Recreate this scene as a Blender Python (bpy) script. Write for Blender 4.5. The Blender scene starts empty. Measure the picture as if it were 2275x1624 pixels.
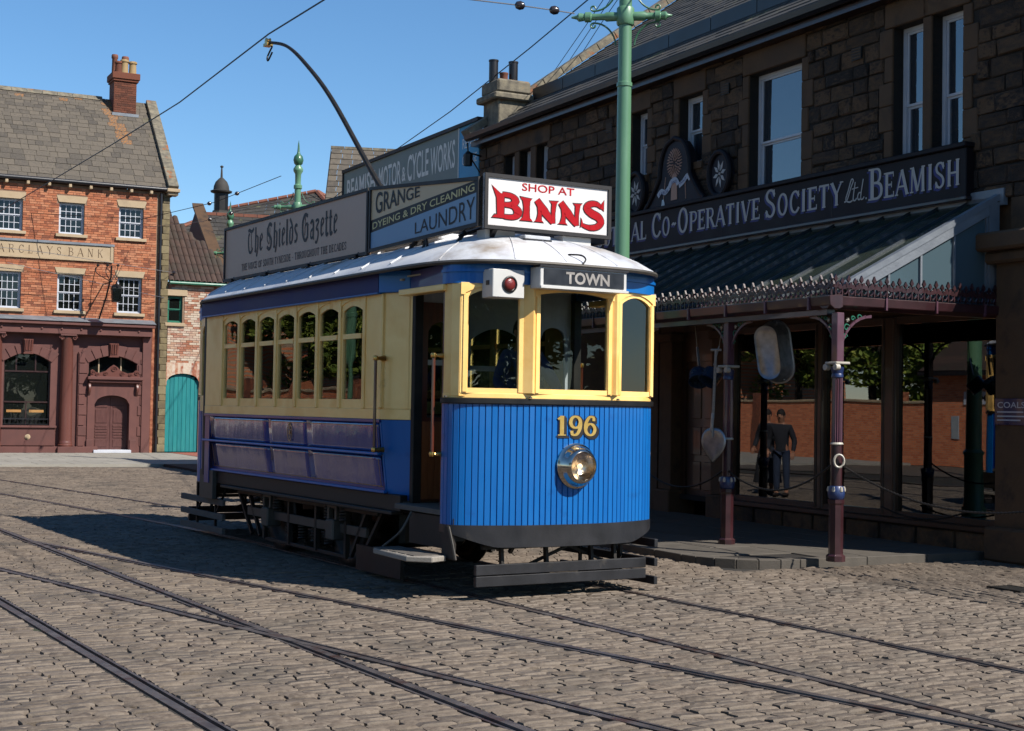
import bpy, bmesh, math, random
import numpy as np
from mathutils import Vector, Matrix

random.seed(7)
RNG = np.random.default_rng(11)
scene = bpy.context.scene
COL = scene.collection
R = math.radians
PI = math.pi

# ------------------------------------------------------------------ camera
CAM_H, PITCH, ROLL = 1.70, math.atan(95 / 3200), 0.0167
cam_data = bpy.data.cameras.new("camera")
cam_data.sensor_width = 36.0
cam_data.lens = 36.0 * 3200 / 2275
cam_data.clip_end = 2000
cam = bpy.data.objects.new("camera", cam_data)
COL.objects.link(cam)
cam.matrix_world = (Matrix.Translation((0, 0, CAM_H)) @ Matrix.Rotation(PI / 2 + PITCH, 4, 'X') @ Matrix.Rotation(ROLL, 4, 'Z'))
scene.camera = cam

# ------------------------------------------------------------------ light
SUN_DIR = Vector((0.88, -0.572, 1.0)).normalized()      # towards the sun
world = bpy.data.worlds.new("World")
scene.world = world
world.use_nodes = True
wn = world.node_tree
bg = wn.nodes["Background"]
sky = wn.nodes.new("ShaderNodeTexSky")
sky.sky_type = 'NISHITA'
sky.sun_disc = False
sky.sun_elevation = math.asin(SUN_DIR.z)
sky.sun_rotation = math.atan2(SUN_DIR.x, SUN_DIR.y)
sky.altitude = 0
sky.air_density = 1.0
sky.dust_density = 0.0
sky.ozone_density = 6.0
hs = wn.nodes.new('ShaderNodeHueSaturation')           # a deeper, clearer blue over the whole dome
hs.inputs['Hue'].default_value = .497
hs.inputs['Saturation'].default_value = 1.1
wn.links.new(sky.outputs[0], hs.inputs['Color'])
wn.links.new(hs.outputs[0], bg.inputs[0])
bg.inputs[1].default_value = 0.088
sun_data = bpy.data.lights.new("sun", 'SUN')
sun_data.energy = 5.0
sun_data.angle = R(0.53)
sun_data.color = (1.0, 0.95, 0.87)
sun = bpy.data.objects.new("sun", sun_data)
COL.objects.link(sun)
sun.rotation_euler = SUN_DIR.to_track_quat('Z', 'Y').to_euler()
sun.location = (20, -15, 30)
scene.view_settings.view_transform = 'Standard'
scene.view_settings.look = 'None'
scene.view_settings.exposure = 0.7
scene.view_settings.gamma = 1.0
scene.cycles.max_bounces = 8
scene.cycles.transparent_max_bounces = 24

# ------------------------------------------------------------------ materials
def lin(h):
    h = h.lstrip('#')
    o = []
    for i in (0, 2, 4):
        c = int(h[i:i + 2], 16) / 255
        o.append(c / 12.92 if c <= .04045 else ((c + .055) / 1.055) ** 2.4)
    return (*o, 1)

MATS = {}
def mat(name, cols, rough=.6, metal=0, scale=3.0, detail=4, rnd=0.0, bump=0.0, bscale=30.0, coat=0.0, spots=None, spot_scale=2.0,
        spot_lo=.58, spot_hi=.64, emit=None, emit_s=0, wave=None, stretch=(1, 1, 1), spec=.5, rvar=.12, alb=.65):
    """noise-varied paint / stone / metal; rnd = share of the colour that differs from piece to piece"""
    m = bpy.data.materials.new(name)
    m.use_nodes = True
    nt = m.node_tree
    N, L = nt.nodes, nt.links
    b = N["Principled BSDF"]
    b.inputs["Metallic"].default_value = metal
    b.inputs["Specular IOR Level"].default_value = spec
    tc = N.new("ShaderNodeTexCoord")
    mp = N.new("ShaderNodeMapping")
    mp.inputs["Scale"].default_value = stretch
    L.new(tc.outputs["Object"], mp.inputs[0])
    oi = N.new("ShaderNodeObjectInfo")
    ge = N.new("ShaderNodeNewGeometry")
    fr = N.new("ShaderNodeMath"); fr.operation = 'ADD'
    L.new(oi.outputs["Random"], fr.inputs[0]); L.new(ge.outputs["Random Per Island"], fr.inputs[1])
    fr2 = N.new("ShaderNodeMath"); fr2.operation = 'FRACT'
    L.new(fr.outputs[0], fr2.inputs[0])
    nz = N.new("ShaderNodeTexNoise")
    nz.inputs["Scale"].default_value = scale
    nz.inputs["Detail"].default_value = detail
    nz.noise_dimensions = '4D'
    L.new(mp.outputs[0], nz.inputs["Vector"])
    mw = N.new("ShaderNodeMath"); mw.operation = 'MULTIPLY'; mw.inputs[1].default_value = 37.0
    L.new(fr2.outputs[0], mw.inputs[0]); L.new(mw.outputs[0], nz.inputs["W"])
    mx = N.new("ShaderNodeMix"); mx.data_type = 'FLOAT'
    mx.inputs[0].default_value = rnd
    mr = N.new("ShaderNodeMapRange"); mr.inputs[1].default_value = .3; mr.inputs[2].default_value = .7
    L.new(nz.outputs["Fac"], mr.inputs[0])
    L.new(mr.outputs[0], mx.inputs[2]); L.new(fr2.outputs[0], mx.inputs[3])
    cr = N.new("ShaderNodeValToRGB")
    k_alb = 1.0 if metal > .5 else alb
    cols = [tuple(v * k_alb for v in lin(c)[:3]) + (1,) for c in cols]
    e = cr.color_ramp.elements
    if len(cols) == 1: cols = cols * 2
    while len(e) < len(cols): e.new(.5)
    for i, c in enumerate(cols):
        e[i].position = i / (len(cols) - 1); e[i].color = c
    L.new(mx.outputs[0], cr.inputs[0])
    out = cr.outputs[0]
    if spots:
        n2 = N.new("ShaderNodeTexNoise"); n2.inputs["Scale"].default_value = spot_scale; n2.inputs["Detail"].default_value = 8
        n2.inputs["Roughness"].default_value = .65
        L.new(tc.outputs["Object"], n2.inputs["Vector"])
        m2 = N.new("ShaderNodeMapRange"); m2.inputs[1].default_value = spot_lo; m2.inputs[2].default_value = spot_hi
        L.new(n2.outputs["Fac"], m2.inputs[0])
        mc = N.new("ShaderNodeMix"); mc.data_type = 'RGBA'
        L.new(m2.outputs[0], mc.inputs[0]); L.new(out, mc.inputs[6]); mc.inputs[7].default_value = tuple(v * k_alb for v in lin(spots)[:3]) + (1,)
        out = mc.outputs[2]
    L.new(out, b.inputs["Base Color"])
    rr = N.new("ShaderNodeMapRange")
    rr.inputs[3].default_value = max(.02, rough - rvar); rr.inputs[4].default_value = min(1, rough + rvar)
    L.new(nz.outputs["Fac"], rr.inputs[0]); L.new(rr.outputs[0], b.inputs["Roughness"])
    if coat:
        b.inputs["Coat Weight"].default_value = coat; b.inputs["Coat Roughness"].default_value = .04
    if bump:
        n3 = N.new("ShaderNodeTexNoise"); n3.inputs["Scale"].default_value = bscale; n3.inputs["Detail"].default_value = 6
        L.new(mp.outputs[0], n3.inputs["Vector"])
        bp = N.new("ShaderNodeBump"); bp.inputs["Strength"].default_value = 1.0; bp.inputs["Distance"].default_value = bump
        L.new(n3.outputs["Fac"], bp.inputs["Height"]); L.new(bp.outputs[0], b.inputs["Normal"])
        if coat: L.new(bp.outputs[0], b.inputs["Coat Normal"])
    if emit:
        b.inputs["Emission Color"].default_value = lin(emit); b.inputs["Emission Strength"].default_value = emit_s
    MATS[name] = m
    return m

def glass(name, tint='#ffffff', ior=1.6, rough=.0, wav=0.0, wscale=3.0, dark=None, dmix=0.0):
    m = bpy.data.materials.new(name); m.use_nodes = True
    nt = m.node_tree; N, L = nt.nodes, nt.links
    N.remove(N["Principled BSDF"])
    o = N["Material Output"]
    tr = N.new("ShaderNodeBsdfTransparent"); tr.inputs[0].default_value = lin(tint)
    gl = N.new("ShaderNodeBsdfGlossy"); gl.inputs["Roughness"].default_value = rough
    fr = N.new("ShaderNodeFresnel"); fr.inputs[0].default_value = ior
    mx = N.new("ShaderNodeMixShader")
    L.new(fr.outputs[0], mx.inputs[0]); L.new(tr.outputs[0], mx.inputs[1]); L.new(gl.outputs[0], mx.inputs[2])
    last = tr
    if dark:
        df = N.new("ShaderNodeBsdfDiffuse"); df.inputs[0].default_value = lin(dark)
        m2 = N.new("ShaderNodeMixShader"); m2.inputs[0].default_value = dmix
        L.new(tr.outputs[0], m2.inputs[1]); L.new(df.outputs[0], m2.inputs[2]); L.new(m2.outputs[0], mx.inputs[1])
    if wav:
        tc = N.new("ShaderNodeTexCoord"); n3 = N.new("ShaderNodeTexNoise"); n3.inputs["Scale"].default_value = wscale; n3.inputs["Detail"].default_value = 1
        L.new(tc.outputs["Object"], n3.inputs["Vector"])
        bp = N.new("ShaderNodeBump"); bp.inputs["Distance"].default_value = wav; bp.inputs["Strength"].default_value = 1
        L.new(n3.outputs["Fac"], bp.inputs["Height"]); L.new(bp.outputs[0], gl.inputs["Normal"]); L.new(bp.outputs[0], fr.inputs["Normal"])
    L.new(mx.outputs[0], o.inputs[0])
    MATS[name] = m
    return m

def brick_mat(name, c1, c2, mortar):
    m = bpy.data.materials.new(name); m.use_nodes = True
    N, L = m.node_tree.nodes, m.node_tree.links
    b = N["Principled BSDF"]; b.inputs["Roughness"].default_value = .9
    tc = N.new("ShaderNodeTexCoord"); mp = N.new("ShaderNodeMapping"); mp.inputs["Rotation"].default_value = (R(90), 0, 0)
    t = N.new("ShaderNodeTexBrick"); t.inputs["Scale"].default_value = 1.0
    t.inputs["Brick Width"].default_value = .225; t.inputs["Row Height"].default_value = .075; t.inputs["Mortar Size"].default_value = .006
    for i, c in ((1, c1), (2, c2), (3, mortar)): t.inputs[i].default_value = lin(c)
    L.new(tc.outputs["Object"], mp.inputs[0]); L.new(mp.outputs[0], t.inputs["Vector"]); L.new(t.outputs["Color"], b.inputs["Base Color"])
    bp = N.new("ShaderNodeBump"); bp.inputs["Distance"].default_value = .006; bp.invert = True
    L.new(t.outputs["Fac"], bp.inputs["Height"]); L.new(bp.outputs[0], b.inputs["Normal"])
    MATS[name] = m

# ------------------------------------------------------------------ object helpers
def put(o, parent=None, label=None, cat=None, group=None, kind=None):
    if o.name not in COL.objects: COL.objects.link(o)
    if parent is not None: o.parent = parent
    if label: o['label'] = label
    if cat: o['category'] = cat
    if group: o['group'] = group
    if kind: o['kind'] = kind
    return o

def thing(name, label, cat, loc=(0, 0, 0), rz=0, group=None):
    o = bpy.data.objects.new(name, None)
    o.empty_display_size = .2
    o.location = loc; o.rotation_euler = (0, 0, rz)
    return put(o, None, label, cat, group)

def copy_tree(o, parent=None):
    c = o.copy(); COL.objects.link(c)
    if parent is not None: c.parent = parent
    for ch in list(o.children): copy_tree(ch, c)
    return c

class MB:
    def __init__(s): s.v = []; s.f = []
    def add(s, vs, fs):
        b = len(s.v); s.v += [tuple(v) for v in vs]; s.f += [tuple(b + i for i in f) for f in fs]; return s
    def box(s, x0, x1, y0, y1, z0, z1):
        return s.add([(x0, y0, z0), (x1, y0, z0), (x1, y1, z0), (x0, y1, z0), (x0, y0, z1), (x1, y0, z1), (x1, y1, z1), (x0, y1, z1)],
                     [(0, 3, 2, 1), (4, 5, 6, 7), (0, 1, 5, 4), (1, 2, 6, 5), (2, 3, 7, 6), (3, 0, 4, 7)])
    def obox(s, o, ex, ey, ez):
        """box from corner o with edge vectors"""
        o, ex, ey, ez = map(Vector, (o, ex, ey, ez))
        return s.add([o, o + ex, o + ex + ey, o + ey, o + ez, o + ex + ez, o + ex + ey + ez, o + ey + ez],
                     [(0, 3, 2, 1), (4, 5, 6, 7), (0, 1, 5, 4), (1, 2, 6, 5), (2, 3, 7, 6), (3, 0, 4, 7)])
    def bar(s, a, b, w, h=None, up=(0, 0, 1)):
        """square bar from a to b"""
        h = h or w
        a, b, up = Vector(a), Vector(b), Vector(up)
        d = (b - a).normalized()
        sx = d.cross(up)
        if sx.length < 1e-4: sx = d.cross(Vector((1, 0, 0)))
        sx.normalize(); sy = sx.cross(d)
        return s.obox(a - sx * w / 2 - sy * h / 2, b - a, sx * w, sy * h)
    def prism(s, pts, fn, t0, t1, caps=True):
        """2-D outline pts (counter-clockwise), fn(p, q, t) -> xyz, extruded from t0 to t1"""
        n = len(pts)
        vs = [fn(p, q, t0) for p, q in pts] + [fn(p, q, t1) for p, q in pts]
        fs = [(i, (i + 1) % n, n + (i + 1) % n, n + i) for i in range(n)]
        if caps: fs += [tuple(range(n - 1, -1, -1)), tuple(range(n, 2 * n))]
        return s.add(vs, fs)
    def tube(s, pts, r, n=8, cap=True):
        pts = [Vector(p) for p in pts]
        rs = r if isinstance(r, (list, tuple)) else [r] * len(pts)
        b = len(s.v); prev = None
        for i, p in enumerate(pts):
            d = (pts[min(i + 1, len(pts) - 1)] - pts[max(i - 1, 0)]).normalized()
            if prev is None:
                a = d.cross(Vector((0, 0, 1)))
                if a.length < 1e-3: a = d.cross(Vector((1, 0, 0)))
                a.normalize()
            else:
                a = (prev - d * prev.dot(d)).normalized()
            prev = a; c = d.cross(a)
            for k in range(n):
                t = 2 * PI * k / n
                s.v.append(tuple(p + (a * math.cos(t) + c * math.sin(t)) * rs[i]))
        for i in range(len(pts) - 1):
            for k in range(n):
                k2 = (k + 1) % n
                s.f.append((b + i * n + k, b + i * n + k2, b + (i + 1) * n + k2, b + (i + 1) * n + k))
        if cap:
            s.f.append(tuple(b + k for k in range(n - 1, -1, -1)))
            e = b + (len(pts) - 1) * n
            s.f.append(tuple(e + k for k in range(n)))
        return s
    def lathe(s, prof, o=(0, 0, 0), axis=(0, 0, 1), n=20, cap=True):
        """prof = [(radius, height)...] around axis through o"""
        o, ax = Vector(o), Vector(axis).normalized()
        a = ax.cross(Vector((0, 0, 1)))
        if a.length < 1e-3: a = Vector((1, 0, 0))
        a.normalize(); c = ax.cross(a); b = len(s.v)
        for r_, h in prof:
            for k in range(n):
                t = 2 * PI * k / n
                s.v.append(tuple(o + ax * h + (a * math.cos(t) + c * math.sin(t)) * r_))
        for i in range(len(prof) - 1):
            for k in range(n):
                k2 = (k + 1) % n
                s.f.append((b + i * n + k, b + i * n + k2, b + (i + 1) * n + k2, b + (i + 1) * n + k))
        if cap:
            s.f.append(tuple(b + k for k in range(n - 1, -1, -1)))
            e = b + (len(prof) - 1) * n
            s.f.append(tuple(e + k for k in range(n)))
        return s
    def grid(s, P, flip=False):
        """P[i][j] -> vertices, quads"""
        b = len(s.v); ni, nj = len(P), len(P[0])
        for row in P: s.v += [tuple(p) for p in row]
        for i in range(ni - 1):
            for j in range(nj - 1):
                q = (b + i * nj + j, b + i * nj + j + 1, b + (i + 1) * nj + j + 1, b + (i + 1) * nj + j)
                s.f.append(q[::-1] if flip else q)
        return s
    def mesh(s, name):
        me = bpy.data.meshes.new(name); me.from_pydata(s.v, [], s.f); return me
    def build(s, name, m, parent=None, smooth=False, bevel=0, label=None, cat=None, group=None, kind=None, norm=True):
        me = s.mesh(name)
        if norm:
            bm = bmesh.new(); bm.from_mesh(me); bmesh.ops.recalc_face_normals(bm, faces=bm.faces); bm.to_mesh(me); bm.free()
        me.materials.append(MATS[m] if isinstance(m, str) else m)
        if smooth:
            me.shade_smooth()
            try: me.set_sharp_from_angle(angle=R(40))
            except Exception: pass
        o = bpy.data.objects.new(name, me)
        if bevel:
            bv = o.modifiers.new("bevel", 'BEVEL'); bv.width = bevel; bv.segments = 1; bv.limit_method = 'ANGLE'; bv.angle_limit = R(50)
        return put(o, parent, label, cat, group, kind)

def inst(me, name, parent, loc=(0, 0, 0), rot=(0, 0, 0), sc=(1, 1, 1), **k):
    o = bpy.data.objects.new(name, me)
    o.location = loc; o.rotation_euler = rot; o.scale = sc
    return put(o, parent, **k)

def box(name, m, parent, x0, x1, y0, y1, z0, z1, bevel=0, **k):
    return MB().box(x0, x1, y0, y1, z0, z1).build(name, m, parent, bevel=bevel, norm=False, **k)

def arc(cx, cz, r, a0, a1, n):
    return [(cx + r * math.cos(R(a0 + (a1 - a0) * i / n)), cz + r * math.sin(R(a0 + (a1 - a0) * i / n))) for i in range(n + 1)]

def catmull(P, n=8):
    P = [Vector(p) for p in P]; out = []
    for i in range(len(P) - 1):
        p0, p1, p2, p3 = P[max(i - 1, 0)], P[i], P[i + 1], P[min(i + 2, len(P) - 1)]
        for k in range(n):
            t = k / n
            out.append(.5 * ((2 * p1) + (p2 - p0) * t + (2 * p0 - 5 * p1 + 4 * p2 - p3) * t * t + (3 * p1 - p0 - 3 * p2 + p3) * t ** 3))
    out.append(P[-1]); return out

def arch_panel(fn, x0, x1, z0, z1, hx0, hx1, hz0, hzs, hzc, t, n=10, mb=None):
    """flat board x0..x1, z0..z1 with a hole hx0..hx1 from hz0, arched from springing hzs to crown hzc; fn(x, z, depth) -> xyz"""
    mb = mb or MB()
    def bx(a, b, c, d):
        mb.prism([(a, c), (b, c), (b, d), (a, d)], fn, 0, t)
    bx(x0, hx0, z0, z1); bx(hx1, x1, z0, z1)
    if hz0 > z0: bx(hx0, hx1, z0, hz0)
    w = (hx1 - hx0) / 2; cx = (hx0 + hx1) / 2; rise = hzc - hzs
    crv = []
    for i in range(n + 1):
        u = -1 + 2 * i / n
        crv.append((cx + u * w, hzs + rise * math.sqrt(max(0, 1 - u * u)) if rise > .45 * w else hzs + rise * (1 - u * u)))
    for i in range(n):
        (xa, za), (xb, zb) = crv[i], crv[i + 1]
        mb.prism([(xa, za), (xb, zb), (xb, z1), (xa, z1)], fn, 0, t)
    return mb, crv

# ------------------------------------------------------------------ lettering
SER = {  # strokes in a 0..w x 0..1 box: ((points), width) ; 'b' = serif bar
 'A': (.72, [([(.05, 0), (.36, 1)], .07), ([(.36, 1), (.67, 0)], .16), ([(.16, .34), (.56, .34)], .07)], [(.05, 0), (.67, 0)]),
 'B': (.64, [([(.14, 0), (.14, 1)], .16), ([(.14, .96), (.38, .96), (.5, .86), (.5, .66), (.38, .54), (.14, .53)], .1), ([(.14, .53), (.4, .52), (.56, .4), (.56, .16), (.4, .04), (.14, .04)], .12)], [(.06, 0), (.06, 1)]),
 'C': (.64, [([(.58, .76), (.5, .9), (.36, .97), (.2, .88), (.12, .66), (.1, .5), (.12, .3), (.2, .12), (.36, .03), (.5, .1), (.6, .24)], .13), ([(.58, .98), (.58, .7)], .05)], []),
 'D': (.68, [([(.14, 0), (.14, 1)], .16), ([(.14, .96), (.38, .95), (.54, .8), (.6, .5), (.54, .2), (.38, .05), (.14, .04)], .12)], [(.06, 0), (.06, 1)]),
 'E': (.58, [([(.14, 0), (.14, 1)], .16), ([(.1, .96), (.52, .96)], .09), ([(.1, .5), (.42, .5)], .08), ([(.1, .04), (.54, .04)], .09), ([(.52, 1), (.52, .8)], .05), ([(.54, 0), (.54, .22)], .05), ([(.42, .62), (.42, .38)], .05)], [(.06, 0), (.06, 1)]),
 'F': (.55, [([(.14, 0), (.14, 1)], .16), ([(.1, .96), (.52, .96)], .09), ([(.1, .5), (.42, .5)], .08), ([(.52, 1), (.52, .8)], .05)], [(.1, 0), (.06, 1)]),
 'G': (.68, [([(.58, .76), (.5, .9), (.36, .97), (.2, .88), (.12, .66), (.1, .5), (.12, .3), (.2, .12), (.36, .03), (.5, .1), (.58, .2)], .13), ([(.58, .98), (.58, .7)], .05), ([(.58, 0), (.58, .42)], .13), ([(.44, .42), (.68, .42)], .07)], []),
 'H': (.74, [([(.15, 0), (.15, 1)], .15), ([(.59, 0), (.59, 1)], .15), ([(.15, .5), (.59, .5)], .08)], [(.15, 0), (.15, 1), (.59, 0), (.59, 1)]),
 'I': (.34, [([(.17, 0), (.17, 1)], .16)], [(.17, 0), (.17, 1)]),
 'K': (.68, [([(.15, 0), (.15, 1)], .15), ([(.2, .42), (.58, 1)], .07), ([(.3, .58), (.6, 0)], .14)], [(.15, 0), (.15, 1), (.58, 1), (.58, 0)]),
 'L': (.56, [([(.14, 0), (.14, 1)], .16), ([(.1, .04), (.5, .04)], .09), ([(.51, 0), (.51, .24)], .05)], [(.06, 0), (.14, 1)]),
 'M': (.9, [([(.13, 0), (.15, 1)], .07), ([(.17, 1), (.45, .05)], .15), ([(.45, .05), (.73, 1)], .07), ([(.75, 1), (.77, 0)], .15)], [(.13, 0), (.13, 1), (.77, 0), (.77, 1)]),
 'N': (.74, [([(.14, 0), (.14, 1)], .07), ([(.14, 1), (.6, 0)], .15), ([(.6, 0), (.6, 1)], .07)], [(.14, 0), (.1, 1), (.6, 1)]),
 'O': (.7, [([(.35, .97), (.2, .88), (.12, .66), (.1, .5), (.12, .3), (.2, .12), (.35, .03), (.5, .12), (.58, .34), (.6, .5), (.58, .68), (.5, .88), (.35, .97)], .13)], []),
 'P': (.6, [([(.14, 0), (.14, 1)], .16), ([(.14, .96), (.4, .95), (.53, .84), (.53, .62), (.4, .5), (.14, .49)], .11)], [(.14, 0), (.06, 1)]),
 'R': (.68, [([(.14, 0), (.14, 1)], .16), ([(.14, .96), (.4, .95), (.52, .84), (.52, .64), (.4, .52), (.14, .51)], .11), ([(.34, .52), (.62, .02)], .14)], [(.14, 0), (.06, 1), (.62, 0)]),
 'S': (.56, [([(.48, .78), (.42, .92), (.28, .97), (.14, .9), (.1, .76), (.16, .62), (.3, .52), (.42, .42), (.48, .26), (.42, .1), (.28, .03), (.14, .1), (.08, .24)], .12), ([(.48, .98), (.48, .72)], .05), ([(.08, .02), (.08, .28)], .05)], []),
 'T': (.64, [([(.32, 0), (.32, 1)], .16), ([(.04, .96), (.6, .96)], .09), ([(.05, 1), (.05, .76)], .05), ([(.59, 1), (.59, .76)], .05)], [(.32, 0)]),
 'U': (.7, [([(.14, 1), (.14, .3), (.2, .1), (.34, .03), (.48, .1), (.56, .3), (.56, 1)], .12)], [(.14, 1), (.56, 1)]),
 'V': (.7, [([(.08, 1), (.35, 0)], .16), ([(.35, 0), (.62, 1)], .07)], [(.08, 1), (.62, 1)]),
 'W': (.96, [([(.08, 1), (.28, 0)], .15), ([(.28, 0), (.48, 1)], .07), ([(.48, 1), (.68, 0)], .15), ([(.68, 0), (.88, 1)], .07)], [(.08, 1), (.88, 1)]),
 'Y': (.68, [([(.06, 1), (.34, .46)], .15), ([(.34, .46), (.62, 1)], .07), ([(.34, 0), (.34, .48)], .15)], [(.06, 1), (.62, 1), (.34, 0)]),
 'Z': (.6, [([(.08, .96), (.52, .96)], .08), ([(.52, .96), (.08, .04)], .13), ([(.08, .04), (.54, .04)], .08)], []),
 '-': (.36, [([(.06, .38), (.16, .46), (.22, .38), (.32, .46)], .1)], []),
 '~': (.5, [([(.05, .38), (.18, .44), (.3, .36), (.45, .42)], .08)], []),
 '.': (.2, [([(.1, 0), (.1, .13)], .13)], []),
 '&': (.7, [([(.6, .02), (.2, .7), (.24, .9), (.36, .95), (.44, .84), (.38, .68), (.16, .46), (.1, .26), (.16, .08), (.32, .03), (.48, .14), (.6, .44)], .11)], []),
 '1': (.46, [([(.24, 0), (.24, 1)], .17), ([(.06, .82), (.24, .97)], .1)], [(.24, 0)]),
 '9': (.66, [([(.56, .66), (.5, .48), (.34, .4), (.18, .48), (.11, .68), (.18, .9), (.34, .97), (.5, .88), (.57, .66), (.55, .38), (.44, .12), (.3, .03), (.14, .1)], .15), ([(.1, .18), (.24, .18)], .14)], []),
 '6': (.66, [([(.1, .34), (.16, .52), (.32, .6), (.48, .52), (.55, .32), (.48, .1), (.32, .03), (.16, .12), (.09, .34), (.11, .62), (.22, .88), (.36, .97), (.52, .9)], .15), ([(.42, .82), (.56, .82)], .14)], []),
}
BLK = {  # blackletter: broad-nib strokes
 'T': (.8, [([(.08, .98), (.2, 1.04), (.42, .96), (.62, .98), (.74, 1.08)], .15), ([(.22, .9), (.1, .7), (.12, .3), (.24, .06), (.44, .02), (.64, .2)], .14), ([(.44, .94), (.46, .2)], .06)], []),
 'h': (.56, [([(.16, 1.1), (.15, .04)], .15), ([(.16, .6), (.3, .72), (.44, .62)], .08), ([(.43, .66), (.44, .2), (.3, -.22)], .13), ([(.06, .06), (.16, -.02), (.24, .06)], .08)], []),
 'e': (.46, [([(.14, .62), (.13, .14), (.24, .02)], .14), ([(.14, .62), (.28, .74), (.38, .58), (.16, .4)], .09), ([(.22, .02), (.4, .14)], .07)], []),
 'S': (.76, [([(.64, .98), (.4, 1.08), (.2, .9), (.22, .68), (.44, .52), (.6, .36), (.56, .1), (.36, -.02), (.1, .1)], .16), ([(.1, .94), (.12, .4), (.3, .2)], .07), ([(.42, .9), (.42, .2)], .05)], []),
 'i': (.3, [([(.15, .72), (.15, .06)], .15), ([(.06, .66), (.16, .76), (.22, .68)], .08), ([(.1, .06), (.18, -.02), (.26, .08)], .08), ([(.13, .92), (.2, 1.0)], .09)], []),
 'l': (.3, [([(.15, 1.08), (.15, .06)], .15), ([(.1, .06), (.18, -.02), (.26, .08)], .08)], []),
 'd': (.54, [([(.14, .6), (.13, .14), (.24, .02), (.4, .1)], .14), ([(.4, .1), (.42, .6), (.3, .86), (.12, 1.06)], .14), ([(.14, .62), (.26, .7), (.4, .62)], .08)], []),
 's': (.44, [([(.36, .68), (.22, .74), (.1, .6), (.22, .42), (.34, .28), (.28, .08), (.08, .04)], .13)], []),
 'G': (.82, [([(.66, .98), (.36, 1.06), (.14, .8), (.12, .36), (.3, .04), (.5, 0), (.64, .14)], .15), ([(.64, .62), (.64, .06)], .14), ([(.44, .6), (.56, .7), (.72, .58)], .08), ([(.4, .96), (.36, .2)], .06)], []),
 'a': (.5, [([(.1, .62), (.24, .74), (.38, .62), (.38, .06), (.46, 0)], .13), ([(.36, .42), (.14, .3), (.12, .1), (.22, .02), (.36, .1)], .11)], []),
 'z': (.46, [([(.08, .66), (.2, .72), (.38, .66), (.14, .38), (.3, .3), (.34, .08), (.2, -.2), (.06, -.14)], .12)], []),
 't': (.36, [([(.16, .98), (.15, .12), (.24, .01), (.34, .1)], .14), ([(.04, .68), (.32, .7)], .08)], []),
 'L': (.66, [([(.5, .98), (.36, 1.0), (.26, .7), (.2, .2), (.06, .02)], .08), ([(.06, .04), (.3, .06), (.6, .02)], .07)], []),
 '.': (.2, [([(.1, 0), (.1, .12)], .12)], []),
}
def ribbon(mb, pts, w, fn, d, both):
    pts = [Vector((p[0], p[1], 0)) for p in pts]
    n = len(pts); Ls = []; Rs = []
    for i, p in enumerate(pts):
        a = pts[max(i - 1, 0)]; b = pts[min(i + 1, n - 1)]
        t = (b - a).normalized(); nn = Vector((-t.y, t.x, 0))
        ww = w if n < 4 else w * (.62 + .38 * abs(t.y)) if both else w
        Ls.append(p + nn * ww / 2); Rs.append(p - nn * ww / 2)
    mb.add([fn(p.x, p.y, d) for p in Ls] + [fn(p.x, p.y, d) for p in Rs], [(i, i + 1, n + i + 1, n + i) for i in range(n - 1)])

def text_width(s, font, h, cond, small=1.0, gap=.06):
    x = 0
    for ch in s:
        if ch == ' ': x += .34 * h * cond; continue
        g = font[ch] if ch in font else font[ch.upper()]
        k = h if (font is BLK or ch.isupper() or not ch.isalpha()) else h * small
        x += (g[0] + gap) * k * cond
    return x

def lettering(name, s, m, parent, fn, x, z, h, width=None, font=SER, small=.8, serif=.1, bold=1.0, gap=.06, slant=0, depth=0.0, base=None, label=None, hfun=None):
    """fn(x, z, depth) -> xyz ; lower case = small capitals in the serif face"""
    cond = 1.0
    if width: cond = width / text_width(s, font, h, 1.0, small, gap)
    mb = MB(); d0 = depth; k_ = 0
    for ch in s:
        if ch == ' ': x += .34 * h * cond; continue
        low = font is SER and ch.isalpha() and not ch.isupper()
        g = font[ch.upper()] if low else font[ch]
        k = h * small if low else h
        kz = k * (hfun(x) if hfun else 1)
        zz = z if not base else z + base(x)
        def f2(a, b, d, x=x, k=k, zz=zz, kz=kz): return fn(x + a * k * cond + slant * b * k, zz + b * kz, d)
        for pts, w in g[1]:
            k_ += 1
            pp = pts
            if len(pts) > 3:
                pp = [(v.x, v.y) for v in catmull([(a, b, 0) for a, b in pts], 3)]
            ribbon(mb, pp, w * bold, f2, d0 + .00025 * (k_ % 9), font is SER)
        for (a, b) in g[2]:
            k_ += 1
            sw = serif
            b2 = b + .028 if b < .5 else b - .028
            ribbon(mb, [(a - sw, b2), (a + sw, b2)], .056, f2, d0 + .00025 * (k_ % 9), False)
        x += (g[0] + gap) * k * cond
    o = mb.build(name, m, parent, norm=False)
    if label: o['label'] = label
    return o

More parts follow.
